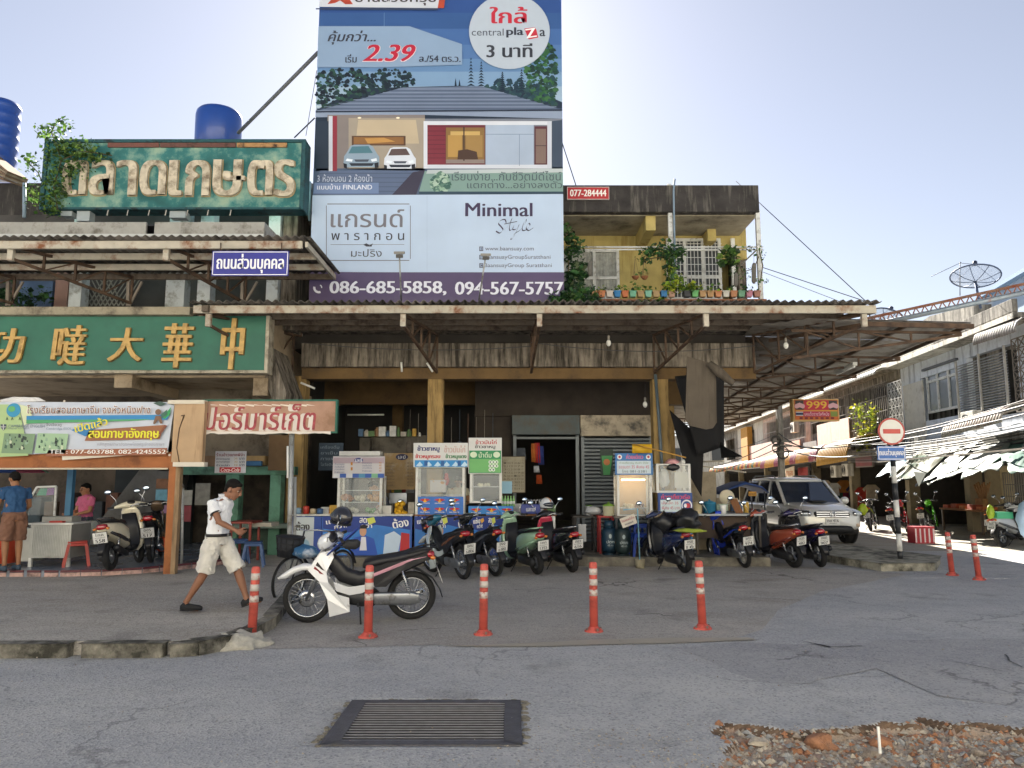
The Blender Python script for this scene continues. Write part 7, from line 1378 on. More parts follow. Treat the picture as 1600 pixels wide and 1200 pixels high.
def person(lab, loc, rz, J, skin='#8a5a42', shirt='#e6e8ec', shorts='#cfccc4', hair='#15120f', head=(0,0,0), tilt=20, sleeve=.45, shorts_end=.95, bigk=1., shoes='#1c1d20', belt=True, hat=None, seated=False, trim=None, grp=None, pants_w=1.0):
    t = thing('person', lab, 'person', loc, rz, grp); sk = skinmat(skin); mb = MB(sk)
    H_ = Vector(J['head']); N_ = Vector(J['neck']); C_ = Vector(J['chest']); Wt = Vector(J['waist']); P_ = Vector(J['pelvis']); th = R(tilt)
    fw = Vector((math.cos(th),0,-math.sin(th))); up = Vector((math.sin(th),0,math.cos(th))); Yv_ = Vector((0,1,0))
    def hp(a, b, c): return H_+fw*a+Yv_*b+up*c
    def ell3(mb, c, ra, rb, rc, n=10): mb.loft([(c+up*rc*math.sin(q), fw*ra*math.cos(q), Yv_*rb*math.cos(q)) for q in [-math.pi/2*.96+math.pi*.96*i/n for i in range(n+1)]], 16, 2)
    ell3(mb, hp(-.01,0,.025), .092, .075, .09); ell3(mb, hp(.022,0,-.035), .068, .056, .075); ell3(mb, hp(.045,0,-.085), .035, .036, .03)
    mb.tube([hp(.082,0,.03), hp(.104,0,-.008), hp(.112,0,-.022), hp(.085,0,-.03)], [.009,.012,.015,.008], 8); mb.tube([hp(.08,-.022,-.055), hp(.092,0,-.054), hp(.08,.022,-.055)], .008, 6)
    mb.tube([hp(.084,-.045,.028), hp(.094,0,.03), hp(.084,.045,.028)], .008, 6)
    for sg in (-1, 1): mb.loft([(hp(-.01,sg*.073,-.005), fw*.018, up*.03), (hp(-.016,sg*.086,.0), fw*.022, up*.034)], 10, 2)
    mb.tube([hp(-.02,0,-.05), N_], [.052,.056], 14)
    mb.loft([(N_, (.05,0,0), (0,.06,0)), (lerp3(N_,C_,.3), (.08,0,0), (0,.15,0)), (C_, (.105,0,0), (0,.165,0)), (Wt, (.095,0,0), (0,.14,0)), (P_, (.105,0,0), (0,.155,0)), (P_-Vector((0,0,.08)), (.08,0,0), (0,.12,0))], 20, 2.3)
    for s_ in ('r', 'l'):
        S1, E1, W1 = (Vector(J[s_+k]) for k in ('sh','el','wr')); mb.tube([lerp3(C_,S1,.6)+Vector((0,0,.05)), S1, lerp3(S1,E1,.4), E1, lerp3(E1,W1,.3), W1], [.05,.052,.043,.036,.036,.024], 12)
        f = (W1-E1).normalized(); hand(mb, W1, J.get(s_+'hd', f), J.get(s_+'th', (0,(1 if s_ == 'r' else -1)*.4,.8)), J.get(s_+'cu', .4))
        hp_, kn, an = (Vector(J[s_+k]) for k in ('hp','kn','an')); toe = Vector(J[s_+'to']); mb.tube([hp_, lerp3(hp_,kn,.4), kn, lerp3(kn,an,.3), lerp3(kn,an,.75), an], [.088,.075,.053,.053,.036,.034], 14); mb.tube([an-Vector((0,0,.03)), lerp3(an-Vector((0,0,.045)), toe, .5), toe], [.036,.036,.02], 10)
    remeshed(mb, 'body', t, .0065, 3)
    mb = MB(mat('#b8a898', .3)); mi = MB(mat('#120d0a', .2))
    for sg in (-1, 1): mb.ell(hp(.071,sg*.03,.012), .012,.013,.007, 10, 7); mi.ell(hp(.083,sg*.03,.010), .006,.007,.007, 8, 6)
    mb.build('eye', t, local=True); mi.build('pupil', t, local=True); mb = MB(mat(hair, .5, var=0)); [mb.tube([hp(.086,sg*.016,.033), hp(.09,sg*.032,.04), hp(.078,sg*.05,.035)], .004, 5) for sg in (-1,1)]; mb.build('eyebrow', t, local=True, kind='stuff')
    mb = MB(mat(hair, .75, var=.3, sc=30, spec=.2)); ell3(mb, hp(-.026,0,.052), .092, .086, .08); mb.loft([(hp(-.07,0,-.05), fw*.03, Yv_*.06), (hp(-.066,0,.02), fw*.045, Yv_*.078), (hp(-.04,0,.06), fw*.05, Yv_*.07)], 12, 2); mb.loft([(hp(.045,0,.07), fw*.035, Yv_*.06),(hp(.03,0,.105), fw*.04, Yv_*.05)], 10, 2); remeshed(mb, 'hair', t, .008, 2)
    if hat: mb = MB(flat(hat)); ell3(mb, hp(-.02,0,.06), .1, .092, .075); remeshed(mb, 'cap', t, .01, 2)
    sm = mat(shirt, .85, var=.06, sc=5, bump=.5, bs=7); mb = MB(sm)
    mb.loft([(lerp3(N_,C_,-.05), (.055,0,0), (0,.062,0)), (lerp3(N_,C_,.25), (.095,0,0), (0,.155,0)), (C_, (.12,0,0), (0,.17,0)), (lerp3(C_,Wt,.5), (.118,0,0), (0,.155,0)), (Wt+Vector((0,0,-.01)), (.114,0,0), (0,.15,0)), (Wt-Vector((0,0,.05)), (.11,0,0), (0,.155,0))], 22, 2.4)
    for s_ in ('r', 'l'):
        S1, E1 = Vector(J[s_+'sh']), Vector(J[s_+'el']); mb.tube([lerp3(C_,S1,.5)+Vector((0,0,.06)), S1+Vector((0,0,.01)), lerp3(S1,E1,sleeve*.6), lerp3(S1,E1,sleeve)], [.055,.062,.064,.066], 14)
    for k in range(9):  # creases
        a = random.uniform(-1.2,1.2); z = random.uniform(0,1); p = lerp3(C_,Wt,z)+Vector((.115*math.cos(a*1.3),.165*math.sin(a),0)); mb.tube([p, p+Vector((.01,.03,-.05)), p+Vector((-.01,.05,-.1))], [.004,.009,.004], 6)
    remeshed(mb, 'shirt', t, .0075, 2, .05)
    if trim:
        mb = MB(flat(trim));
        for s_ in ('r', 'l'): S1, E1 = Vector(J[s_+'sh']), Vector(J[s_+'el']); mb.tube([lerp3(S1,E1,sleeve-.02), lerp3(S1,E1,sleeve+.02)], .0655, 16)
        mb.build('sleeve_trim', t, local=True); mb = MB(flat('#c9cbd0')); mb.loft([(N_+Vector((.005,0,.0)), (.062,0,0), (0,.066,0)), (N_+Vector((-.01,0,.045)), (.058,0,0), (0,.062,0))], 16, 2, cap=False); mb.mat(flat(trim)); mb.loft([(N_+Vector((-.012,0,.042)), (.0585,0,0), (0,.0625,0)), (N_+Vector((-.014,0,.05)), (.058,0,0), (0,.062,0))], 16, 2, cap=False); mb.build('collar', t, local=True, solid=.006)
    pm = mat(shorts, .9, var=.08, sc=5, bump=.5, bs=8); mb = MB(pm)
    mb.loft([(Wt-Vector((0,0,.03)), (.112,0,0), (0,.158,0)), (lerp3(Wt,P_,.6), (.125,0,0), (0,.172,0)), (P_-Vector((0,0,.06)), (.12,0,0), (0,.165,0))], 22, 2.4)
    for s_ in ('r', 'l'):
        hp_, kn, an = (Vector(J[s_+k]) for k in ('hp','kn','an')); e = lerp3(hp_, kn, shorts_end) if shorts_end <= 1 else lerp3(kn, an, shorts_end-1)
        if shorts_end <= 1: mb.tube([hp_+Vector((0,0,.03)), lerp3(hp_,e,.4), lerp3(hp_,e,.8), e], [.098*pants_w,.098*pants_w,.096*pants_w,.097*pants_w], 18)
        else: mb.tube([hp_+Vector((0,0,.03)), lerp3(hp_,kn,.5), kn, e], [.096,.085,.07,.066], 18)
        for k in range(4): q = lerp3(hp_, e, .2+.2*k)+Vector((.08*math.cos(k*2.1),-.06,0)); mb.tube([q, q+Vector((.02,-.02,-.04)), q+Vector((.05,0,-.07))], [.004,.01,.004], 6)
    remeshed(mb, 'shorts' if shorts_end <= 1 else 'trousers', t, .0085, 2, .05)
    if belt: mb = MB(mat('#1a1614', .4)); mb.loft([(Wt-Vector((0,0,.055)), (.13,0,0), (0,.175,0)), (Wt-Vector((0,0,.02)), (.128,0,0), (0,.172,0))], 24, 2.4, cap=False); mb.build('belt', t, local=True, solid=.006)
    if belt: mb = MB(CHR); q = Wt+Vector((.125,0,-.037)); mb.box(q.x,q.x+.012,-.02,.02,q.z-.016,q.z+.016); mb.build('belt_buckle', t, local=True)
    for s_ in ('r', 'l'):
        an = Vector(J[s_+'an']); toe = Vector(J[s_+'to']); f = (toe-an); heel = Vector((an.x-.055, an.y, J.get(s_+'hz', an.z-.075))); d = (toe-heel).normalized(); u = Vector((-d.z,0,d.x))
        mb = MB(mat(shoes, .8, var=.1)); mb.loft([(heel+u*.03, Yv_*.02, u*.03), (heel+d*.03+u*.04, Yv_*.036, u*.045), (heel+d*.09+u*.038, Yv_*.038, u*.04), (heel+d*.16+u*.03, Yv_*.046, u*.032), (heel+d*.22+u*.026, Yv_*.044, u*.026), (heel+d*.26+u*.02, Yv_*.02, u*.015)], 14, 2.6); so_ = mb.build('shoe', t, local=True)
        mb = MB(flat('#101012')); mb.loft([(heel+d*.0, Yv_*.025, u*.008), (heel+d*.04, Yv_*.038, u*.008), (heel+d*.17, Yv_*.048, u*.008), (heel+d*.25, Yv_*.03, u*.008)], 12, 3); mb.build('sole', so_, local=True)
    return t
g = G(335, 955, .13)
Jw = dict(head=(.165,0,1.425), neck=(.05,0,1.335), chest=(.01,0,1.17), waist=(.0,0,.93), pelvis=(-.01,0,.84),
  rsh=(-.005,-.185,1.255), rel=(.115,-.235,1.055), rwr=(.31,-.2,.955), rhd=(.9,.0,-.35), rth=(.3,.6,.7), rcu=.5,
  lsh=(-.02,.185,1.25), lel=(-.165,.235,1.02), lwr=(-.175,.20,.80), lhd=(-.35,0,-.9), lth=(.5,-.6,-.2), lcu=-.25,
  rhp=(-.03,-.085,.80), rkn=(-.10,-.09,.46), ran=(-.315,-.09,.105), rto=(-.15,-.09,.03), rhz=.02,
  lhp=(.02,.085,.80), lkn=(.22,.09,.47), lan=(.355,.09,.12), lto=(.53,.09,.115), lhz=.04)
wm = person('elderly man walking right in white polo shirt, pale shorts and black shoes, looking down', (g.x, g.y, .13), R(-4), Jw, skin='#875d46', tilt=24, trim='#22252c', sleeve=.5, shorts_end=1.0, pants_w=1.08)
mb = MB(CHR); mb.tube([(-.178,.205,.835),(-.174,.20,.81)], .029, 14); mb.build('wrist_watch', wm, local=True)
mb = MB(flat('#2a2420')); mb.box(-.06,-.05,-.175,-.172,.86,.87); mb.build('pocket_button', wm, local=True)
stand = dict(head=(.04,0,1.47), neck=(0,0,1.36), chest=(0,0,1.2), waist=(0,0,.97), pelvis=(0,0,.87), rsh=(0,-.185,1.28), rel=(.06,-.24,1.03), rwr=(.26,-.2,.98), lsh=(0,.185,1.28), lel=(.06,.24,1.03), lwr=(.26,.2,.98),
  rhp=(0,-.09,.84), rkn=(.02,-.1,.47), ran=(-.02,-.1,.09), rto=(.14,-.11,.02), rhz=.01, lhp=(0,.09,.84), lkn=(.02,.1,.47), lan=(-.02,.1,.09), lto=(.14,.11,.02), lhz=.01)
def lean_fwd(J, a):   # bend the trunk forward at the hips
    K = dict(J); p = Vector(J['pelvis']); Rm = Matrix.Rotation(R(a), 3, 'Y')
    for k in ('head','neck','chest','waist','rsh','rel','rwr','lsh','lel','lwr'): K[k] = tuple(p+Rm @ (Vector(J[k])-p))
    return K
g = G(16, 892, .23); person('man in blue shirt and brown shorts with his back turned at the left edge', (g.x, g.y, .23), R(145), lean_fwd(stand, 8), skin='#9a6a48', shirt='#2a5078', shorts='#7d5a48', tilt=30, sleeve=.5, shorts_end=.95, belt=False, shoes='#3a4a5a')
g = P(134, 800, 15.3); person('woman in pink blouse sitting behind the metal counter in the left shop', (g.x, 15.3, .23), R(-120), {**stand, 'head':(.04,0,1.27),'neck':(0,0,1.16),'chest':(0,0,1.0),'waist':(0,0,.77),'pelvis':(0,0,.67),'rsh':(0,-.18,1.08),'rel':(.06,-.23,.85),'rwr':(.25,-.15,.8),'lsh':(0,.18,1.08),'lel':(.06,.23,.85),'lwr':(.25,.15,.8),'rhp':(0,-.09,.62),'lhp':(0,.09,.62),'rkn':(.36,-.1,.58),'lkn':(.36,.1,.58),'ran':(.36,-.1,.12),'lan':(.36,.1,.12),'rto':(.5,-.1,.03),'lto':(.5,.1,.03)}, skin='#a87654', shirt='#d06a8c', shorts='#3a3f4c', shorts_end=1.8, belt=False, tilt=10, sleeve=.6)
g = P(606, 790, 16.9); person('dark haired vendor bending behind the food counter', (g.x, 16.9, .18), R(200), lean_fwd(stand, 30), skin='#b08058', shirt='#8f96a8', shorts='#2c2c30', shorts_end=1.8, belt=False, tilt=50)
g = P(716, 790, 17.0); person('vendor in cream shirt standing behind the second glass cabinet', (g.x, 17.0, .18), R(-95), stand, skin='#a87a54', shirt='#cfc6a8', shorts='#3c3c40', shorts_end=1.8, belt=False, tilt=25)
# ================================================================ food carts and counters
CW = mat('#d6d6d0', .4, var=.08, dirt='#9a948a', da=.3, ds=4); GLS = glassmat((.75,.82,.82), .16, .03); wood = mat('#8a5c38', .7, var=.2, sc=5); steel = mat('#a9acae', .3, .8, var=.1)
Yk = 15.5
def counter(px0, px1, lab, posters, edge=wood, ytop=806, floor=.18, name='food_counter', Y=Yk):
    t = thing(name, lab, 'counter', ((PX(px0,Y,830)+PX(px1,Y,830))/2, Y, floor)); x0, x1 = PX(px0,Y,830), PX(px1,Y,830); zt_ = PZ(ytop,Y)
    mb = MB(edge); mb.box(x0, x1, Y-.03, Y+.75, zt_, zt_+.03); mb.build('tabletop', t, bevel=.005)
    for x in (x0+.03, x1-.07):
        for y in (Y+.02, Y+.68): mb = MB(steel); mb.box(x, x+.04, y, y+.04, floor, zt_); mb.build('leg', t)
    for k, (a, b_, f) in enumerate(posters):
        mb = MB(mat('#2554a8', .5, var=.1, sc=2)); pbox(mb, a+.4, ytop+1, b_-.4, 868, Y-.06, .015); p = mb.build('front_panel', t); mb = MB(); f(mb, a, b_, Y-.062); mb.build('poster_print', p)
    return t
def poster(mb, a, b_, Y):
    mb.mat(mat('#2f7fd0', .45, var=.15, sc=3)); w_ = b_-a; Qx = lambda u: a+w_*u
    pp(mb, [(Qx(.02),867),(Qx(.98),867),(Qx(.98),828),(Qx(.6),820),(Qx(.3),832),(Qx(.02),826)], Y-.001)
    mb.mat(flat('#1c3a8c')); pp(mb, [(Qx(.02),826),(Qx(.3),832),(Qx(.6),820),(Qx(.98),828),(Qx(.98),807.5),(Qx(.02),807.5)], Y-.0015)
    mb.mat(flat('#e8b04a')); pp(mb, [(Qx(.22),812),(Qx(.3),809),(Qx(.32),814),(Qx(.26),818)], Y-.004); mb.mat(flat('#d8e060')); pp(mb, [(Qx(.5),810),(Qx(.58),808),(Qx(.6),816),(Qx(.52),820)], Y-.004)
    mb.mat(flat('#f4f4f2')); ptext(mb, 'แซ่บ', Qx(.05), 809, Qx(.22), 818, Y-.006, bold=.04, rot=8); ptext(mb, 'กว่า!', Qx(.14), 818, Qx(.28), 825, Y-.006, bold=.04, rot=8); ptext(mb, 'สด', Qx(.42), 809, Qx(.5), 817, Y-.006, bold=.04); ptext(mb, 'กว่า', Qx(.44), 817, Qx(.56), 825, Y-.006, bold=.04); ptext(mb, 'ต้อง', Qx(.78), 809, Qx(.96), 824, Y-.006, bold=.04, rot=10)
    mb.mat(flat('#2a56b8')); pp(mb, [(Qx(.3),867),(Qx(.62),867),(Qx(.58),842),(Qx(.48),836),(Qx(.36),840)], Y-.005); mb.mat(flat('#d0a080')); q = P(Qx(.46),830,Y); mb.disc(q.x, q.z, .07, Y-.007, .1); mb.mat(flat('#e8e8ee')); pp(mb, [(Qx(.42),860),(Qx(.5),860),(Qx(.49),839),(Qx(.44),839)], Y-.008)
    mb.mat(flat('#1b1614')); pp(mb, [(Qx(.42),826),(Qx(.43),821),(Qx(.47),819.5),(Qx(.51),822),(Qx(.5),826)], Y-.0085); mb.mat(flat('#cfe2f4')); pp(mb, [(Qx(.68),866),(Qx(.84),866),(Qx(.88),838),(Qx(.8),830),(Qx(.7),836)], Y-.004); mb.mat(flat('#c22a30')); pp(mb, [(Qx(.86),866),(Qx(.97),866),(Qx(.97),834),(Qx(.88),832)], Y-.005)
def poster_white(mb, a, b_, Y):
    mb.mat(flat('#c3ccd0')); pquad(mb, a+1, 808, b_-1, 866, Y-.001); mb.mat(flat('#1c1c22')); ptext(mb, 'ต้อง', a+6, 815, b_-18, 829, Y-.006, bold=.05); mb.mat(flat('#2a4a9a')); pquad(mb, b_-12, 808, b_-1, 866, Y-.003); mb.mat(flat('#8fb3c8')); pp(mb, [(a+2,866),(b_-14,866),(b_-20,845),(a+10,838)], Y-.004)
counter(455, 645, 'left food counter with a blue advertising front behind the foreground motorbike', [(456,502,poster_white),(502,644,poster)], edge=CW)
counter(646, 870, 'right food counter with a wooden edge behind the mint scooter', [(647,735,poster),(736,800,poster)])
def bull(mb, cx, cy, w_, Y):   # yellow sun disc with two red bulls facing each other
    q = P(cx, cy, Y); k = (P(cx+w_, cy, Y).x-q.x); mb.mat(flat('#f0b429')); mb.disc(q.x, q.z, k*.32, Y-.003, k*.3, 16); mb.mat(flat('#c4252c'))
    for sg in (-1,1): mb.poly([(q.x+sg*k*a, Y-.005-.0004*sg, q.z+k*b_) for a, b_ in ((.04,.05),(.1,.22),(.3,.26),(.62,.2),(.9,.02),(.55,.02),(.4,-.12),(.2,-.06))][::sg])
    mb.mat(flat('#f4f0ea')); mb.text('กระทิงแดง', q.x-k*.75, q.z-k*.52, q.x+k*.75, q.z-k*.3, Y-.005, bold=.03)
def cabinet(px0, px1, y0, y1, lab, sign, shelves=(.36,.66), dep=.5, front=None, Y=Yk-.02, name='glass_food_cabinet', lit=False):
    t = thing(name, lab, 'cabinet', ((PX(px0,Y,770)+PX(px1,Y,770))/2, Y, PZ(y1,Y)), 0, 'glass food cabinets'); x0, x1 = PX(px0,Y,770), PX(px1,Y,770); z0, z1 = PZ(y1,Y), PZ(y0,Y)
    for x in (x0, x1-.05):
        for y in (Y, Y+dep-.04): mb = MB(CW); mb.box(x, x+.05, y, y+.04, z0, z1); mb.build('corner_post', t)
    mb = MB(CW); mb.box(x0, x1, Y, Y+dep, z1, z1+.03); mb.build('top_board', t); mb = MB(CW); mb.box(x0+.05, x1-.05, Y+.005, Y+dep-.01, z0, z0+.04); mb.build('bottom_board', t)
    mb = MB(GLS); mb.box(x0+.05, x1-.05, Y+.01, Y+.014, z0+.04, z1-.01); mb.build('front_glass', t); mb = MB(GLS); mb.box(x0+.008, x0+.012, Y+.05, Y+dep-.05, z0+.04, z1); mb.build('side_glass', t); mb = MB(GLS); mb.box(x1-.012, x1-.008, Y+.05, Y+dep-.05, z0+.04, z1); mb.build('side_glass', t)
    for f in shelves: mb = MB(mat('#b9bcb8', .3, .3)); z = z0+(z1-z0)*f; mb.box(x0+.05, x1-.05, Y+.08, Y+dep-.05, z, z+.012); mb.build('shelf', t)
    if sign:
        sx0, sy0, sx1, sy1, base, f = sign; a = pr(sx0, sy0, sx1, sy1, Y-.04); mb = MB(flat(base)); mb.box(a[0], a[2], Y-.045, Y-.02, a[1], a[3]); s_ = mb.build('sign_board', t, bevel=.003); mb = MB(); f(mb, Y-.05); mb.build('sign_print', s_)
    if front: mb = MB(); front(mb, Y-.01); mb.build('front_print', t)
    return t, (x0, x1, Y, Y+dep, z0, z1)
def food(c, r, col, lab, nm='food', n=14, par=None, sz=.05):
    random.seed(int(c[0]*100)); mb = MB(mat(col, .6, var=.3, sc=18))
    for k in range(n): mb.ell((c[0]+random.uniform(-r[0],r[0]), c[1]+random.uniform(-r[1],r[1]), c[2]+random.uniform(0,r[2])), sz*random.uniform(.6,1.2), sz*random.uniform(.6,1.1), sz*random.uniform(.5,1), 8, 5, (random.random(),random.random(),0))
    o = mb.build(nm); o['kind'] = 'stuff'; return tag(o, lab, 'food')
def s1(mb, Y):
    mb.mat(flat('#b3a0a8')); pquad(mb, 521, 715, 600, 724, Y); mb.mat(flat('#26357a')); q = P(560.5,719,Y); mb.disc(q.x,q.z,.09,Y-.003,.045); mb.mat(flat('#f0f0f4')); ptext(mb, 'เลย์', 555, 716, 566, 722, Y-.005, bold=.03)
    mb.mat(flat('#4a5a8a'))
    for k, s_ in enumerate(('ข้าวราดแกง','ก๋วยเตี๋ยวต้มยำ','เกาเหลาเลือดหมู','ข้าวผัดกะเพรา')): ptext(mb, s_, 523, 723.5+k*4.2, 538, 726.5+k*4.2, Y-.002); ptext(mb, s_[::1], 566, 721.5+k*4.2, 581, 724.5+k*4.2, Y-.002)
    mb.mat(flat('#c2822e')); [pquad(mb, 548+k*0, 722+k*8, 551, 727+k*8, Y-.002) for k in range(2)]; [ptext(mb, '40', 592, 721.5+k*4.2, 596, 724.5+k*4.2, Y-.002) for k in range(4)]
    for k, c in enumerate(('#d8dade','#2f58a8','#c9ccd2','#2f58a8','#4f8fb0','#2f58a8','#7ab08a','#2f58a8')): mb.mat(flat(c)); pquad(mb, 521+k*9.9, 740, 530.9+k*9.9, 746.5, Y-.002)
t, c1 = cabinet(527, 597, 746, 808, 'glass food cabinet with fried food and vegetables under a white menu board', (520,713,601,747,'#c9c6c8',s1))
mb = MB(CW); pbox(mb, 530, 705, 594, 712, Yk+.1, .3); mb.build('roof_board', t)
for a, fz, col, lab, sz in ((.16,.37,'#b5702f','golden fried food on the shelf of the first cabinet, left',.05),(.45,.37,'#c9c2a8','pale noodles on the shelf of the first cabinet, middle',.045),(.8,.37,'#c08a3c','big bag of yellow crackers on the shelf of the first cabinet',.06),(.3,.05,'#cfc9b8','white noodles at the bottom left of the first cabinet',.05),(.68,.05,'#4f8a34','green leaf vegetables at the bottom of the first cabinet',.045),(.88,.05,'#c8c0b0','white bowls at the bottom right of the first cabinet',.04)):
    food((c1[0]+(c1[1]-c1[0])*a, Yk+.22, c1[4]+(c1[5]-c1[4])*fz+.04), (.1,.1,.15 if sz > .055 else .1), col, lab, sz=sz, n=16)
def s2(mb, Y):
    mb.mat(flat('#24306e')); ptext(mb, 'ข้าวขาหมู', 652, 696, 687, 707, Y, bold=.05); mb.mat(flat('#c9a9a0')); ptext(mb, 'ข้าวมันไก่', 694, 696, 727, 707, Y, bold=.03)
    mb.mat(flat('#c22f38')); ptext(mb, 'ข้าวหมูกรอบ', 649, 709, 688, 718, Y, bold=.05); mb.mat(flat('#1f7a48')); ptext(mb, 'ข้าวหมูแดง', 696, 709, 729, 718, Y, bold=.05)
    mb.mat(flat('#2f8fd0')); pquad(mb, 648, 719, 730, 729.5, Y); mb.mat(flat('#bfe0f2')); [pp(mb, [(650+k*14,728),(656+k*14,721),(661+k*14,727),(656+k*14,729)], Y-.002) for k in range(6)]; mb.mat(flat('#1b5a9c')); [pquad(mb, 663+k*26, 720, 668+k*26, 728, Y-.003) for k in range(3)]
def f2(mb, Y):
    mb.mat(mat('#2a6fc4', .45, var=.08)); pquad(mb, 653, 776, 724, 804, Y-.002)
    for k in range(6): bull(mb, 664+(k % 3)*23, 782+(k//3)*14, 10, Y-.004)
t, c2 = cabinet(649, 726, 731, 806, 'glass food cabinet above blue drink advertising with rice menu board', (646,692,731,730,'#dadad6',s2), shelves=(.42,), front=f2)
food((c2[0]+.45, Yk+.2, c2[4]+(c2[5]-c2[4])*.45+.12), (.16,.08,.14), '#c08848', 'hanging orange brown roasted meat in the second cabinet', sz=.06); food((c2[0]+.62, Yk+.15, c2[4]+(c2[5]-c2[4])*.45+.2), (.03,.03,.2), '#b5202c', 'red pork strips hanging in the middle of the second cabinet', sz=.035)
mb = MB(flat('#b8b3ae')); mb.box(c2[0]+.28, c2[0]+.6, Yk+.1, Yk+.3, c2[4]+.47, c2[4]+.72); tag(mb.build('cutting_box', bevel=.01), 'pale box on the shelf of the second cabinet', 'box')
def s3(mb, Y):
    mb.mat(flat('#b8323a')); ptext(mb, 'ข้าวมันไก่', 743, 687, 776, 694, Y, bold=.04); mb.mat(flat('#33343a')); ptext(mb, 'ข้าวขาหมู', 742, 694.5, 774, 702, Y, bold=.04)
    mb.mat(flat('#2f8f58')); pquad(mb, 733, 704, 783, 739, Y); mb.mat(flat('#6fb56a')); pquad(mb, 734, 717, 782, 738, Y-.002); mb.mat(flat('#d6e6c8')); [mb.disc(P(a,710.5,Y).x, P(a,710.5,Y).z, .07, Y-.003, .06) for a in (740,776)]; ptext(mb, 'น้ำดื่ม', 748, 706, 768, 715, Y-.003, bold=.02)
    mb.mat(flat('#dfe8dc')); [mb.disc(P(766+(k%3)*5,722+(k//3)*6,Y).x, P(766,722+(k//3)*6,Y).z, .035, Y-.004-.0003*k) for k in range(8)]; mb.mat(flat('#2f6a48')); [mb.disc(P(766+(k%3)*5,722+(k//3)*6,Y).x, P(766,722+(k//3)*6,Y).z, .016, Y-.009) for k in range(8)]
t, c3 = cabinet(734, 784, 741, 786, 'narrow glass cabinet with bowls under a green menu board', (732,684,784,740,'#d8d8d4',s3), shelves=(.55,))
food((c3[0]+.3, Yk+.2, c3[4]+.35), (.12,.08,.02), '#d8d4b8', 'cream coloured dish on the shelf of the narrow cabinet', n=6)
t, r = board('drink_banner', 732, 791, 802, 805, Yk-.06, mat('#2a84d0', .45, var=.1), 'blue strip with repeated bull marks below the narrow cabinet', 'sign', th=.3); mb = MB(); [bull(mb, 744+k*24, 797, 10, Yk-.065) for k in range(3)]; mb.build('printed_face', t)
t, r = board('menu_board', 600, 708, 650, 765, 17.2, mat('#a88a5a', .6, var=.15, dirt='#c9c4b4', da=.4, ds=1), 'faded orange menu board hanging behind the second cabinet', 'sign'); mb = MB('#26264a'); q = P(628,714,17.18); mb.disc(q.x,q.z,.14,17.18,.07); mb.mat(flat('#e0e0e0')); ptext(mb, 'เลย์', 622, 711, 634, 717, 17.175); mb.mat(flat('#6a5a48'))
for k in range(8): ptext(mb, ['ข้าวผัด','ผัดไทย','ราดหน้า','ผัดซีอิ๊ว'][k % 4], 603, 722+k*5, 616, 725+k*5, 17.18); ptext(mb, '40 บาท', 636, 722+k*5, 646, 725+k*5, 17.18)
mb.build('lettering', t)
t, r = board('dim_menu', 498, 692, 536, 735, 17.6, mat('#3a4a5a', .7, var=.3, sc=4), 'dim dark blue menu board behind the first cabinet', 'sign'); mb = MB('#8a9aa8'); [ptext(mb, ['เครื่องดื่ม','ชาเย็น','กาแฟ','โอวัลติน'][k], 501, 696+k*9, 530-k*3, 701+k*9, 17.58) for k in range(4)]; mb.build('lettering', t)
for a, b_, y0, y1, Y, c, l in ((560,576,684,712,18.0,'#5a554c','small dusty grey box high up behind the first cabinet'),(577,667,680,712,18.3,'#6d675c','long dusty grey cabinet top behind the food counters')):
    mb = MB(mat(c, .9, var=.2, dirt='#3a3630', da=.4)); pbox(mb, a, y0, b_, 838, Y, .5); tag(mb.build('storage_cabinet', bevel=.01), l, 'cabinet')
mb = MB(mat('#8f9398', .3, .7)); pbox(mb, 608, 770, 636, 787, 16.4, .04); tag(mb.build('metal_screen', bevel=.01), 'dull metal sheet standing between the two big cabinets', 'screen')
food((P(626,800,Yk+.3).x, Yk+.3, PZ(803,Yk+.3)), (.1,.1,.22), '#d0a01c', 'bag of bright yellow pickles between the cabinets', sz=.055, n=30)
mb = MB(glassmat((.85,.82,.75), .6, .2)); pbox(mb, 593, 790, 611, 805, Yk+.15, .25); tag(mb.build('plastic_tub', bevel=.01), 'clear plastic tub right of the first cabinet', 'tub')
for k, (a, c, h, l) in enumerate(((466,'#7d9ab0',9,'pale blue plastic jar on the left counter'),(478,'#b33a2c',12,'red lidded jar on the left counter'),(489,'#b8a88a',8,'stack of tan packs on the left counter'),(500,'#3d5f8a',8,'dark blue bowl on the left counter'))):
    q = P(a, 805, Yk+.2); mb = MB(mat(c, .4, var=.1)); h = h/76; mb.lathe([(0,0),(.06,0),(.065,h*.9),(.05,h),(0,h+.01)], (q.x,q.y,PZ(805,Yk)+.02), 16); tag(mb.build('jar'), l, 'jar')
for k in range(5):
    q = P(785+k*4.4, 790, Yk+.25); mb = MB(mat('#8fc07a', .2, var=.05)); mb.lathe([(0,0),(.025,0),(.026,.14),(.012,.19),(.012,.22),(0,.22)], (q.x,q.y,PZ(790,Yk+.25)-.02), 12); mb.mat(flat('#d8dcd4')); mb.lathe([(.0265,.05),(.0265,.11)], (q.x,q.y,PZ(790,Yk+.25)-.02), 12)
    tag(mb.build('bottle'), f"{['leftmost','second','middle','fourth','rightmost'][k]} pale green bottle in the row beside the narrow cabinet", 'bottle', 'green bottles beside the narrow cabinet')
mb = MB(flat('#8fb8cc')); pbox(mb, 783, 752, 800, 771, Yk+.4, .03); tag(mb.build('blue_card'), 'pale blue card above the green bottles', 'card')
t, r = board('wall_calendar', 785, 714, 820, 769, 17.4, mat('#b3ab94', .8, var=.1, dirt='#8d846c', da=.4, ds=3), 'yellowed price calendar board beside the dark doorway', 'calendar', frame=flat('#5a4c38'), fw=.015); mb = MB('#6d6754')
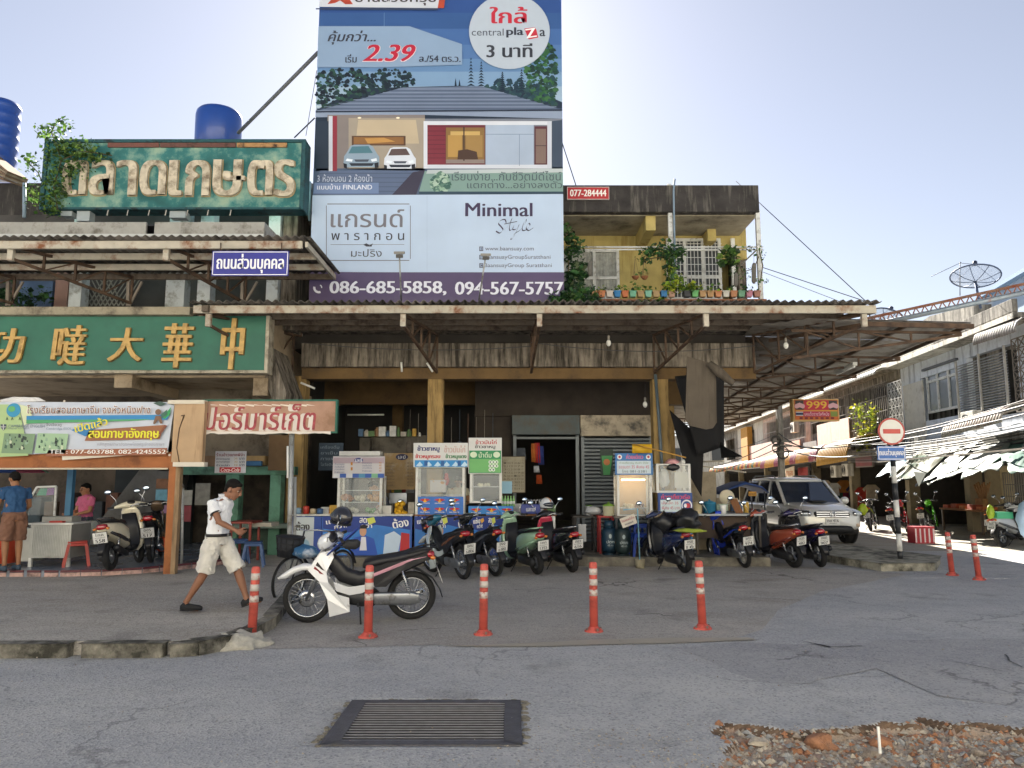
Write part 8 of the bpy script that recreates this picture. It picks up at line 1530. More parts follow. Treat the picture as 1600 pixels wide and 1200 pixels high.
for i in range(6):
    for j in range(9): a = pr(787+i*5.4, 722+j*5, 791+i*5.4, 725+j*5, 17.38); mb.text(str((i*9+j) % 31+1), *a, 17.385)
mb.build('lettering', t, kind='stuff')
nb = thing('condiment_rack', 'dark blue rack with upright spoons on the wooden counter', 'rack', tuple(P(830,803,Yk+.1))); mb = MB(mat('#2a3a86', .4, var=.1)); pbox(mb, 814, 788, 845, 803, Yk, .2); mb.build('box', nb, bevel=.008); mb = MB('#c9cdd8'); ptext(mb, 'เนสกาแฟ', 822, 792, 837, 799, Yk-.003, bold=.03); mb.build('lettering', nb)
for k in range(6): q = P(817+k*5, 788, Yk+.1); mb = MB(CHR); mb.tube([q-Vector((0,0,.08)), q+Vector((.01,0,.08)), q+Vector((.03,0,.09))], .008, 6); mb.ell(q+Vector((.04,0,.085)), .02,.012,.012,8,5); mb.build('spoon', nb)
random.seed(91); cn_ = {'#b8b0a0':'cream','#8a3a34':'red','#c9a03c':'yellow','#4a6a8a':'blue','#d0d0cc':'white','#5a7a4a':'green','#8a6a4a':'brown'}; nth = ['first','second','third','fourth','fifth','sixth','seventh','eighth','ninth','tenth','eleventh','twelfth','thirteenth','fourteenth']
for row, (xa_, xb_, yy, Yd, nn, wh) in enumerate(((640,652,804,15.9,2,'between the two big cabinets'),(786,866,804,16.0,9,'on the wooden counter behind the condiment rack'),(600,645,770,17.8,5,'on the dusty cabinet behind the carts'),(560,660,682,18.2,12,'stacked high on the dusty cabinet top'),(1086,1180,802,16.3,10,'at the back of the pale serving table'),(505,525,804,15.9,3,'left of the first glass cabinet'))):
    for k in range(nn):
        cc_ = random.choice(list(cn_)); q = P(xa_+(xb_-xa_)*(k+.5)/nn, yy, Yd); w_ = random.uniform(.03,.09); h = random.uniform(.08,.26); mb = MB(mat(cc_, .6, var=.25, sc=12))
        if k % 2: mb.lathe([(0,0),(w_*.8,0),(w_*.8,h*.7),(w_*.4,h*.85),(w_*.4,h),(0,h)], q, 10)
        else: mb.box(q.x-w_, q.x+w_, q.y-.06, q.y+.06, q.z, q.z+h)
        tag(mb.build('bottle' if k % 2 else 'package', bevel=.004), f"{cn_[cc_]} {'bottle' if k % 2 else 'package'}, {nth[k]} from the left {wh}", 'bottle' if k % 2 else 'package', 'goods ' + wh)
for k in range(11):
    q = P(640+k*13, 700+6*(k % 3), 17.6+.2*(k % 2)); mb = MB(mat(['#6a6258','#8a8478','#4a5560','#7a5a48'][k % 4], .7, var=.3, sc=9)); mb.ell(q, .1,.07,.16,10,7); mb.tube([q+Vector((0,0,.1)), q+Vector((0,0,.9))], .006, 4); tag(mb.build('hanging_bag'), f"{nth[k]} dim {['brown grey','pale','slate','rust'][k % 4]} bag from the left hanging behind the glass cabinets", 'bag', 'bags hanging behind the cabinets')
for k, (a, y0, y1, c, l) in enumerate(((814,700,718,'#4a5058','patterned grey cloth'),(834,693,722,'#b8682c','orange cloth strip'),(839,692,723,'#b02a30','red cloth strip'),(845,697,726,'#2c3a7a','navy cloth strip'),(838,728,738,'#c9ccd0','white and black cloth'),(842,742,756,'#b8501f','small orange flag'))):
    mb = MB(mat(c, .85, var=.2, sc=8)); q0, q1 = P(a,y0,18.6), P(a,y1,18.6); w_ = .1 if k else .16; vs = []
    for i in range(7):
        for z in (q0.z, q1.z): vs.append((q0.x-w_/1.6+w_*1.25*i/6*(1 if z == q0.z else 1.15), 18.6+.03*math.sin(i*1.7), z))
    mb.add(vs, [(2*i,2*i+2,2*i+3,2*i+1) for i in range(6)], True); tag(mb.build('hanging_cloth', solid=.008), f'{l} hanging in the open shop doorway', 'cloth', 'clothes in the doorway')
def s4(mb, Y):
    mb.mat(flat('#3a78b8')); pquad(mb, 962, 709, 1019, 718, Y); mb.mat(flat('#d86a8a')); ptext(mb, 'ก๋วยเตี๋ยว', 978, 709.5, 1005, 717, Y-.003, bold=.04); mb.mat(flat('#e4e6e8')); [mb.disc(P(a,714,Y).x,P(a,714,Y).z,.05,Y-.003) for a in (968,1013)]; mb.mat(flat('#b8303a')); [mb.disc(P(a,714,Y).x,P(a,714,Y).z,.025,Y-.005) for a in (968,1013)]
    mb.mat(flat('#c6d4dc')); pquad(mb, 964, 720, 1017, 740, Y-.001); mb.mat(flat('#6a8a5a')); ptext(mb, 'ก๋วยเตี๋ยวหมู ต้มยำ น้ำใส', 968, 721.5, 1013, 725.5, Y-.003); mb.mat(flat('#c04a6a')); ptext(mb, 'ธรรมดา 35 พิเศษ 45', 967, 727, 1014, 732, Y-.003); mb.mat(flat('#44505a')); ptext(mb, 'โทร 081-5381', 972, 734, 1010, 738.5, Y-.003)
t, c4 = cabinet(964, 1019, 742, 808, 'warm lit glass noodle cabinet under a blue sign', (961,708,1020,742,'#3f74ac',s4), shelves=(.2,), Y=15.6)
mb = MB(mat('#ffd9a0', .5, var=0, emit=5.)); mb.tube([(c4[0]+.12,15.75,c4[5]-.1),(c4[1]-.12,15.75,c4[5]-.1)], .014); mb.build('lamp_tube', t); mb = MB(mat('#cbb28e', .8, var=.15, sc=3)); mb.box(c4[0]+.05, c4[1]-.05, c4[3]-.06, c4[3]-.05, c4[4], c4[5]); mb.build('back_panel', t)
food((c4[0]+.25, 15.85, c4[4]+.18), (.12,.08,.06), '#d2c6a4', 'pale noodles in the warm lit cabinet', sz=.05); food((c4[0]+.5, 15.85, c4[4]+.18), (.08,.08,.12), '#8a6a4a', 'brown meat bits in the warm lit cabinet', sz=.04)
def s5(mb, Y):
    mb.mat(flat('#2a4a8c')); pquad(mb, 1029, 771, 1082, 801, Y); mb.mat(flat('#d84a6a')); ptext(mb, 'ก๋วยเตี๋ยวเรือ', 1033, 772, 1078, 779.5, Y-.003, bold=.04); mb.mat(flat('#c9d8dc')); pquad(mb, 1032, 781, 1064, 800, Y-.002); mb.mat(flat('#c04a5a')); ptext(mb, 'เส้นเล็ก 35', 1034, 783, 1060, 788, Y-.004); ptext(mb, 'พิเศษ 45 บาท', 1034, 791, 1062, 796, Y-.004)
    q = P(1073,790,Y); mb.mat(flat('#e0e0e4')); mb.disc(q.x,q.z,.11,Y-.004,.12); mb.mat(flat('#2a4a8c')); mb.disc(q.x,q.z,.085,Y-.006,.09); mb.mat(flat('#c0303a')); mb.disc(q.x+.02,q.z,.05,Y-.008,.05); mb.mat(flat('#e8e8ea')); mb.disc(q.x-.03,q.z,.03,Y-.01,.04)
t, c5 = cabinet(1026, 1080, 727, 770, 'glass cabinet with white bags inside and a boat noodle board below', (1028,770,1082,802,'#2a4a8c',s5), shelves=(.05,), Y=15.6)
mb = MB(flat('#cfcdc4')); mb.box(c5[0]+.42, c5[0]+.7, 15.8, 15.83, c5[4]+.1, c5[4]+.42); tag(mb.build('paper_sheet'), 'cream paper sheet inside the rightmost glass cabinet', 'paper')
blob('white_bag', 'white plastic bags hanging inside the rightmost glass cabinet', 'bag', (c5[0]+.2, 15.85, c5[4]+.3), (.12,.08,.2), mat('#d0d0cc', .4, var=.15), 3)
blob('pink_bag', 'pink bag lying on top of the rightmost glass cabinet', 'bag', P(1050,722,15.8), (.13,.12,.07), mat('#d09a9c', .5, var=.1), 8); blob('black_bag', 'black bag hanging over the front edge of the rightmost cabinet', 'bag', P(1052,730,15.55), (.12,.05,.07), bagM, 4); blob('white_jar', 'round white lump on top of the rightmost cabinet', 'jar', P(1067,722,15.8), (.05,.05,.06), CW, 9, amp=.1)
def plain_table(px0, px1, yt, Y, col, lab, nm='table', dep=.6, floor=.18, th=.04, cat='table', legc=None):
    x0, x1 = PX(px0,Y,820), PX(px1,Y,820); zt_ = PZ(yt,Y); t = thing(nm, lab, cat, ((x0+x1)/2, Y, floor)); mb = MB(mat(col, .5, var=.12)); mb.box(x0, x1, Y, Y+dep, zt_-th, zt_); mb.build('tabletop', t, bevel=.006)
    for x in (x0+.03, x1-.07):
        for y in (Y+.03, Y+dep-.07): mb = MB(mat(legc or col, .6, var=.1)); mb.box(x, x+.04, y, y+.04, floor, zt_-th); mb.build('leg', t)
    return t
plain_table(960, 1084, 806, 15.58, '#6f6a62', 'dull table carrying the two right glass cabinets', legc='#4a4c50')
plain_table(1086, 1192, 803, 15.7, '#a9aeb0', 'long pale topped serving table at the right end of the stalls', dep=.8, legc='#5a5248')
mb = MB(mat('#4a3d34', .8, var=.2)); mb.box(PX(1090,15.9,820), PX(1190,15.9,820), 15.9, 15.93, .5, PZ(806,15.9)); tag(mb.build('table_skirt'), 'dark board closing the front of the pale serving table', 'board')
mb = MB(mat('#a29680', .85, var=.15, dirt='#6d6452', da=.4)); mb.box(PX(1078,16.9), PX(1117,16.9), 16.9, 17.0, .18, PZ(737,16.9)); mb.box(PX(1118,16.9), PX(1150,16.9), 16.9, 17.0, .18, PZ(778,16.9)); tag(mb.build('cook_screen'), 'greasy beige tin screen behind the cooking pots', 'screen')
def pot(px, py, Y, r, h, col, lab, nm='cooking_pot', cat='pot', lid=None, met=0):
    q = P(px, py, Y); z = PZ(py, Y); mb = MB(mat(col, .4, met, var=.12)); mb.lathe([(0,0),(r*.9,0),(r,h*.12),(r,h*.95),(r*1.04,h),(r*.9,h),(r*.88,h*.9),(0,h*.9)], (q.x,q.y,z), 22)
    if lid: mb.mat(flat(lid)); mb.lathe([(r*1.05,h),(r*1.05,h+.02),(r*.5,h+.05),(.02,h+.06),(.02,h+.09),(0,h+.09)], (q.x,q.y,z), 22)
    return tag(mb.build(nm), lab, cat)
pot(1109,802,15.95,.13,.2,'#1f6a8a','blue cooking pot on the pale serving table',lid='#2a7a9a'); pot(1128,802,15.95,.13,.19,'#a9b8a4','pale green tub beside the blue cooking pot','plastic_tub','tub'); pot(1089,803,15.9,.1,.24,'#c3b48f','cream bucket left of the blue cooking pot','bucket','bucket')
mb = MB(mat('#cfc6ac', .5, var=.1)); q = P(1136,777,16.2); mb.lathe([(.16,0),(.16,.02),(.1,.05),(0,.06)], (q.x,q.y,q.z), 26, 'y'); tag(mb.build('pot_lid'), 'round cream pot lid standing upright behind the tubs', 'lid')
mb = MB(flat('#e4e4e0')); q = P(1130,795,15.8); mb.lathe([(0,0),(.05,0),(.06,.12),(.07,.18),(0,.18)], (q.x,q.y,q.z-.1), 16); tag(mb.build('white_cup'), 'bright white cup with a red band on the serving table', 'cup')
for k in range(3): q = P(1152+k*4, 802, 16.1); mb = MB(wood); mb.bar(q, q+Vector((-.12,.05,.3)), .03, .05); tag(mb.build('wooden_plank'), f"{['left','middle','right'][k]} short wooden plank leaning behind the serving table", 'plank', 'planks behind the serving table')
t, r = board('drink_poster', 1046, 806, 1082, 862, 15.52, mat('#3f7fb8', .5, var=.2, sc=3), 'blue ice and noodle poster under the rightmost cabinet', 'poster'); mb = MB('#e0ecf2'); pp(mb, [(1050,830),(1058,812),(1070,808),(1078,826),(1066,836)], 15.515); mb.mat(flat('#b0442c')); pp(mb, [(1062,850),(1066,842),(1076,840),(1080,852)], 15.513); mb.build('poster_print', t)
t, r = board('drink_poster', 1025, 806, 1045, 850, 15.5, mat('#7fb4c4', .5, var=.2, sc=3), 'small pale poster left of the blue ice poster', 'poster'); mb = MB('#26282c'); pquad(mb, 1026, 807, 1044, 818, 15.495); mb.mat(flat('#e8e8e8')); ptext(mb, 'น้ำ', 1029, 809, 1041, 816, 15.49, bold=.04); mb.build('poster_print', t)
def gas(px, py, Y, lab, col):
    x = PX(px, Y, 840); t = thing('gas_cylinder', lab, 'gas cylinder', (x, Y, .18), 0, 'gas cylinders on the market step'); m = mat(col, .45, .1, var=.15, dirt='#1c2a30', da=.3, ds=4)
    mb = MB(m); mb.lathe([(.13,.0),(.13,.03),(.12,.035)], (x,Y,.18), 22); mb.build('foot_ring', t); mb = MB(m); mb.lathe([(0,.03),(.12,.05),(.16,.1),(.165,.16),(.165,.42),(.15,.5),(.1,.55),(0,.57)], (x,Y,.18), 26); mb.build('tank', t)
    mb = MB(m); mb.lathe([(.105,.53),(.105,.68),(.098,.68),(.098,.53)], (x,Y,.18), 20); mb.build('collar', t); mb = MB(mat('#b59a4a', .4, .8)); mb.lathe([(.02,.55),(.02,.63),(.03,.64),(.03,.66),(0,.66)], (x,Y,.18), 12); mb.build('valve', t)
    mb = MB(flat('#a9b8b8')); mb.text('ปตท', x-.08, .42, x+.08, .48, Y-.168, bold=.04); mb.text('48 กก', x-.06, .36, x+.06, .4, Y-.168); q = [(x+.03*math.cos(a), Y-.168, .56+.045*math.sin(a)) for a in [k*.6 for k in range(11)]]; mb.poly(q); mb.build('lettering', t)
gas(952, 860, 15.75, 'left blue gas cylinder partly behind the other on the market step', '#1d3c50'); gas(973, 860, 15.55, 'dark green gas cylinder with white lettering at the market step edge', '#26383a')
gas(961, 860, 16.05, 'rear teal gas cylinder behind the pair on the market step', '#1f4650')
def stool(c, col, lab, h=.45, w_=.15, grp=None):
    t = thing('plastic_stool', lab, 'stool', c, random.uniform(0,.6), grp); m = mat(col, .45, var=.08); mb = MB(m); mb.box(-w_,w_,-w_,w_,h-.03,h); mb.box(-w_+.01,w_-.01,-w_+.01,w_-.01,h-.08,h-.032); mb.build('seat', t, local=True, bevel=.01)
    for a in (-1,1):
        for b_ in (-1,1): mb = MB(m); mb.bar((a*(w_-.02),b_*(w_-.02),h-.05),(a*(w_+.04),b_*(w_+.04),0),.045,.03); mb.build('leg', t, local=True)
    return t
stool((PX(1000,15.5,850),15.5,.18), '#1d3f9a', 'blue plastic stool right of the gas cylinders on the step', grp='blue stools');
st2 = stool((PX(998,15.9,850),15.9,.18), '#1d3f9a', 'taller stacked blue stool behind the one by the gas cylinders', h=.62, grp='blue stools')
stool((PX(378,13.8,860)-.35,14.6,.13), '#2a4a78', 'blue plastic stool left under the red legged table', grp='blue stools'); stool((PX(396,14.0,860),14.0,.13), '#2a4a78', 'blue plastic stool right of the red legged table', grp='blue stools')
stool((PX(124,13.3,880),13.2,.23), '#a83a30', 'red plastic stool behind the cream scooter on the tiled floor', h=.42); stool((PX(885,16.8,840),16.8,.18), '#2c3a48', 'dark grey blue stool in the shadow right of the doorway')
plain_table(934, 962, 806, 15.9, '#a82c2c', 'small red table behind the gas cylinders', dep=.5); plain_table(895, 933, 806, 16.2, '#221c1a', 'black table in the shadow left of the red table', dep=.6)
plain_table(356, 394, 815, 14.6, '#8a3a30', 'red legged table behind the walking man', floor=.13);
mb = MB(flat('#a9a395')); pbox(mb, 388, 817, 424, 823, 14.9, .5); tag(mb.build('counter_board', bevel=.005), 'pale board resting between the red table and the green counter', 'board')
pot(920,806,16.3,.1,.2,'#c9ccd0','shiny steel bowl on the black table','steel_bowl','bowl',met=.8); pot(951,806,16.0,.12,.2,'#c9c6a8','cream jar with a green lid on the red table','lidded_jar','jar',lid='#6f9a3a'); pot(920,793,16.6,.07,.05,'#6a9a3a','green lidded tub behind the steel bowl','green_tub','tub')
blob('white_cloth', 'white cloth over the pots left of the lidded jar', 'cloth', P(927,798,16.2), (.18,.12,.08), mat('#b9bcc0', .8, var=.1), 6)
mb = MB(flat('#a9abad')); pbox(mb, 904, 819, 916, 846, 15.8, .02); tag(mb.build('hanging_notice'), 'pale notice card hanging behind the black and pink scooter', 'card')
g = G(1000, 888); t = thing('card_sign', 'handwritten white card on a pale blue post set in a concrete bucket', 'sign', tuple(g)); mb = MB(mat('#9a937c', .9, var=.2, bump=.4)); mb.lathe([(0,0),(.085,0),(.1,.17),(.09,.175),(0,.165)], (g.x,g.y,0), 20); mb.build('bucket', t)
mb = MB(mat('#7fb0c8', .4, var=.08)); top = P(996,795,g.y); mb.tube([(g.x,g.y,.1), top, top-Vector((.28,0,.02))], .014, 8); mb.build('post', t)
cx = P(982,814,g.y-.03); M = Matrix.Translation(cx) @ Matrix.Rotation(R(-20), 4, 'Y'); mb = MB(mat('#d4cdc0', .7, var=.06), M); mb.box(-.15,.15,0,.01,-.095,.095); mb.build('card', t); mb = MB(mat('#9c3a4a', .6, var=0), M); mb.text('ห้ามจอดหน้าร้าน', -.13,.01,.13,.065,-.004, bold=.02); mb.mat(mat('#3a3a50', .6, var=0)); mb.text('ขอบคุณค่ะ', -.09,-.07,.09,-.015,-.004, bold=.02); mb.build('lettering', t)
mb = MB(mat('#cfa31e', .6, var=.1)); vs = []
for i in range(9):
    for z in (0, 1): q = P(988+3.8*i, 694+z*14, 15.3); vs.append((q.x, 15.3+.02*math.sin(i*1.3), q.z))
mb.add(vs, [(2*i,2*i+1,2*i+3,2*i+2) for i in range(8)], True); tag(mb.build('yellow_flag', solid=.006), 'yellow cloth flag above the blue noodle sign', 'flag')
mb = MB(mat('#b88a3a', .6)); mb.tube([P(990,694,15.28), P(1072,715,15.1)], .014); tag(mb.build('bamboo_stick'), 'thin yellow bamboo stick slanting right from the yellow flag', 'stick')
t, r = board('cup_banner', 938, 702, 958, 744, 16.6, mat('#2a3a30', .6, var=.2), 'hanging green cup shaped banner in front of the closed shutter', 'banner'); mb = MB('#3f8a4a'); pp(mb, [(943,742),(953,742),(957,712),(940,712)], 16.59); mb.mat(flat('#b5703a')); q = P(948,722,16.58); mb.disc(q.x,q.z,.07,16.58); mb.build('printed_face', t)
def sheet3(name, lab, pts, Y0, Y1, m, cat, amp=.04, seed=1, solid=.012, nx_=12, ny=16):
    a, b_, c, d = pts; vs = []
    for j in range(ny+1):
        for i in range(nx_+1):
            u, v = i/nx_, j/ny; px = (a[0]*(1-u)+b_[0]*u)*(1-v)+(d[0]*(1-u)+c[0]*u)*v; py = (a[1]*(1-u)+b_[1]*u)*(1-v)+(d[1]*(1-u)+c[1]*u)*v; Y = Y0+(Y1-Y0)*u; q = P(px, py, Y); vs.append((q.x, Y+amp*MN.noise((u*3+seed, v*2.2, seed))+amp*.6*math.sin(u*9+v*2)*.4, q.z))
    mb = MB(m); mb.add(vs, [(j*(nx_+1)+i, j*(nx_+1)+i+1, (j+1)*(nx_+1)+i+1, (j+1)*(nx_+1)+i) for j in range(ny) for i in range(nx_)], True); return tag(mb.build(name, solid=solid), lab, cat)
canv = mat('#5e5549', .9, var=.15, sc=3, bump=.3, dirt='#4a4238', da=.45, ds=1.6, streak=1)
c_pts = [(1074,557),(1113,568),(1119,592),(1120,660),(1114,669),(1104,671),(1078,665),(1071,655),(1072,620)]
mb = MB(canv); mb.poly([tuple(P(a,b_,15.0)) for a, b_ in c_pts][::-1]); tag(mb.build('hanging_canvas', solid=.03), 'stiff grey brown canvas panel hanging from the canopy near the corner', 'canvas')
mb = MB(canv); a, b_ = P(1108,568,14.95), P(1146,600,14.8); mb.tube([a, a.lerp(b_,.4), b_], [.07,.1,.06], 12); tag(mb.build('rolled_canvas'), 'grubby rolled canvas slanting down beside the hanging canvas', 'canvas')
net = mat('#0d0d10', .85, var=.2, sc=3)
sheet3('shade_net', 'black shade cloth hanging beside the corner column', [(1054,588),(1131,580),(1131,698),(1090,712)], 15.9, 16.0, net, 'shade cloth', seed=3); sheet3('shade_net', 'lower black shade cloth hanging down to the rightmost glass cabinet', [(1046,640),(1100,690),(1096,776),(1070,730)], 16.1, 16.1, net, 'shade cloth', seed=8); sheet3('shade_net', 'black shade cloth flap jutting right over the striped awnings', [(1125,690),(1132,698),(1160,713),(1128,716)], 15.9, 15.5, net, 'shade cloth', seed=5, nx_=6, ny=5)
mb = MB(beamW); mb.bar(P(1085,727,16.3), P(1165,738,15.4), .06, .03); mb.bar(P(1090,722,16.5), P(1130,720,15.8), .06, .03); tag(mb.build('awning_edge'), 'thin pale metal awning edge above the cooking screen', 'awning')
mb = MB(mat('#5b6a72', .5)); mb.tube([P(1024,585,16.6), P(1030,660,16.6), (PX(1033,16.6,700),16.6,2.2), (PX(1037,16.6,700),16.6,.2)], .035, 10); tag(mb.build('water_pipe'), 'blue grey water pipe running down the right ochre column', 'pipe')
def bulb(px, py, Y, lab, top, on=False):
    q = P(px, py, Y); t = thing('light_bulb', lab, 'light bulb', tuple(q), 0, 'bulbs hanging under the canopy'); mb = MB(flat('#2a2a2a')); mb.tube([q+Vector((0,0,.12)), P(px, top, Y)], .005, 5); mb.build('cord', t); mb = MB(flat('#8a857c')); mb.lathe([(.02,.06),(.025,.14),(.015,.16)], q, 12); mb.build('socket', t); mb = MB(mat('#dad9d0', .2, var=0)); mb.ell(q, .05,.05,.07, 14, 10); mb.build('glass', t)
bulb(951, 536, 15.2, 'bulb hanging below the main canopy right of the middle', 510); bulb(1008, 632, 16.4, 'bulb beside the right ochre column', 600); bulb(1228, 540, 15.0, 'pale bulb at the corner where the two canopies meet', 515)
for k, (a, b_, c, d, Y, l) in enumerate(((627,566,628,581,15.8,'short upright lamp tube hanging below the fascia'),(667,567,676,581,15.8,'tilted lamp tube beside the left ochre column'),(470,598,492,607,15.6,'slanting lamp tube at the left under the fascia'),(543,648,600,648,19.5,'long horizontal lamp tube in the dark behind the carts'))):
    mb = MB(mat('#d4d4cc', .4, var=.05)); mb.tube([P(a,b_,Y), P(c,d,Y)], .022, 8); tag(mb.build('lamp_tube'), l, 'lamp')
wire([P(470,535,15.9), P(830,541,15.9)], .008, 'thin dark cable sagging under the left half of the canopy', 'ceiling_cable', cat='cable', sag=.12); wire([P(830,535,15.9), P(1180,540,15.9)], .008, 'thin dark cable sagging under the right half of the canopy', 'ceiling_cable', cat='cable', sag=.16)
# ================================================================ left shop contents
ct = thing('metal_counter', 'grey ribbed metal counter in the left shop', 'counter', tuple(G(78,884,.23))); Y = G(78,886,.23).y; x0, x1 = PX(46,Y,850), PX(110,Y,850); zt_ = PZ(817,Y)
mb = MB(mat('#a8a9a4', .45, .3, var=.1, dirt='#7a776f', da=.3)); mb.box(x0, x1, Y, Y+.6, .38, zt_-.03); mb.build('body', ct)
for k in range(22): x = x0+.05+(x1-x0-.1)*k/21; mb = MB(mat('#b9bab5', .45, .3)); mb.box(x-.006, x+.006, Y-.008, Y-.001, .42, zt_-.06); mb.build('rib', ct)
mb = MB(CW); mb.box(x0-.04, x1+.04, Y-.03, Y+.63, zt_-.03, zt_); mb.build('counter_top', ct, bevel=.005)
for x in (x0, x1-.05): mb = MB(CW); mb.box(x, x+.05, Y, Y+.05, .23, .38); mb.build('leg', ct)
mb = MB(mat('#a8a9a4', .45, .3, var=.1)); mb.box(PX(18,Y,850), PX(42,Y,850), Y+.2, Y+.8, .3, PZ(826,Y)); tag(mb.build('metal_box', bevel=.01), 'short grey metal box left of the ribbed counter', 'box')
gc = thing('glass_display_case', 'slanted glass display case with white frame on the ribbed counter', 'display case', tuple(P(60,806,Y+.3)))
for a, b_ in (((31,806),(58,761)),((58,761),(88,760)),((85,806),(88,760))): mb = MB(CW); mb.bar(P(*a,Y+.1), P(*b_,Y+.1), .03); mb.build('frame_bar', gc)
mb = MB(GLS); pp(mb, [(33,805),(84,805),(87,762),(58,763)], Y+.12); mb.build('glass', gc); mb = MB(mat('#2f8a6a', .6, var=.1)); pp(mb, [(57,774),(63,763),(74,763),(72,774)], Y+.3); mb.mat(flat('#7a4a8a')); pp(mb, [(72,774),(74,763),(85,762),(84,773)], Y+.3); mb.build('painted_reflection', gc)  # green and purple patches painted as a reflection in the glass
for k, (a, l) in enumerate(((85,'left grey food tray on the ribbed counter'),(108,'right grey food tray on the ribbed counter'))): q = P(a,812,Y+.35); mb = MB(mat('#9a9a94', .5, .3, var=.1)); mb.box(q.x-.13,q.x+.13,q.y-.15,q.y+.15,PZ(817,Y),PZ(817,Y)+.1); tag(mb.build('food_tray', bevel=.01), l, 'tray', 'trays on the ribbed counter')
mb = MB(flat('#b0382c')); q = P(93,815,Y+.1); mb.box(q.x-.14,q.x+.08,q.y-.06,q.y+.04,PZ(817,Y),PZ(817,Y)+.03); tag(mb.build('red_plate'), 'flat red plate on the ribbed counter', 'plate')
mb = MB(mat('#c2452a', .6, var=.1)); q = G(3,884,.23); mb.lathe([(0,.05),(.2,.05),(.26,.62),(.27,.64),(.25,.64),(.19,.08),(0,.08)], (q.x,q.y,.23), 20); tag(mb.build('orange_basket'), 'tall orange basket at the left edge beside the man in blue', 'basket')
um = thing('market_umbrella', 'big umbrella with green, pink and blue panels at the left edge', 'umbrella', tuple(P(-15,800,13.8))); q = P(-6,721,13.9)
for k in range(8):
    a0, a1 = k*math.pi/4+.2, (k+1)*math.pi/4+.2; mb = MB(mat(['#3f8a6a','#b0506a','#2a4a8a','#8a3a4a','#4a9a7a','#b8607a','#3a5aa0','#a04458'][k], .7, var=.1)); vs = [(q.x,q.y,q.z+.12)]+[(q.x+rr*math.cos(a),q.y+rr*math.sin(a),q.z+.12-h) for rr, h in ((.45,.1),(.85,.32)) for a in (a0,(a0+a1)/2,a1)]
    mb.add(vs, [(0,1,2),(0,2,3),(1,4,5,2),(2,5,6,3)], True); mb.build('canopy_panel', um)
mb = MB(CHR); mb.tube([(q.x,q.y,.23),(q.x,q.y,q.z+.2)], .018); mb.build('pole', um)
for k, (a, b_, y0, y1, c, l) in enumerate(((243,261,765,785,'#6fa3b8','pale blue poster behind the timber post'),(243,261,785,802,'#8a6a8a','flowered dark poster under the pale blue one'),(244,262,748,763,'#8a6248','small brown portrait like frame above the posters'),(281,300,766,789,'#9a9a94','faded grey notice in the back room'),(305,328,755,789,'#7d7c76','larger faded notice in the back room'),(284,298,790,815,'#8a4048','dull red poster in the back room'))):
    Y_ = 15.6; mb = MB(mat(c, .7, var=.3, sc=9)); pbox(mb, a, y0, b_, y1, Y_, .02); tag(mb.build('wall_poster'), l, 'poster', 'posters in the left shop')
mb = MB(mat('#c9d2c4', .5, var=.1)); q = P(137,828,14.2)
for k in range(5): mb.mat(flat('#8fd05a' if k % 2 else '#d0d8cc')); mb.ell((q.x-.06+k*.045, q.y, q.z), .026, .16, .17, 10, 9)
tag(mb.build('striped_helmet'), 'round green and white striped helmet behind the cream scooter seat', 'helmet')
mb = MB(flat('#c0481f')); q = P(253,850,14.4); mb.ell(q, .14,.1,.14,12,8); tag(mb.build('orange_bag'), 'orange bag behind the timber corner post', 'bag')
mb = MB(mat('#3a342d', .8, var=.3));
for k in range(7):
    mb = MB(mat(['#5a4a3a','#3d4a50','#6a5a48','#4a3a34','#5c5040','#3a3f44','#6d4a3a'][k], .8, var=.3, sc=8)); a = 20+k*24; pbox(mb, a, 770+7*(k % 3), a+19, 822, 17.2, .4)
    tag(mb.build('stacked_goods', bevel=.015), f"dim {['brown','slate','tan','dark brown','olive brown','charcoal','rust brown'][k]} stack of goods at the back of the left shop", 'goods', 'goods at the back of the left shop')
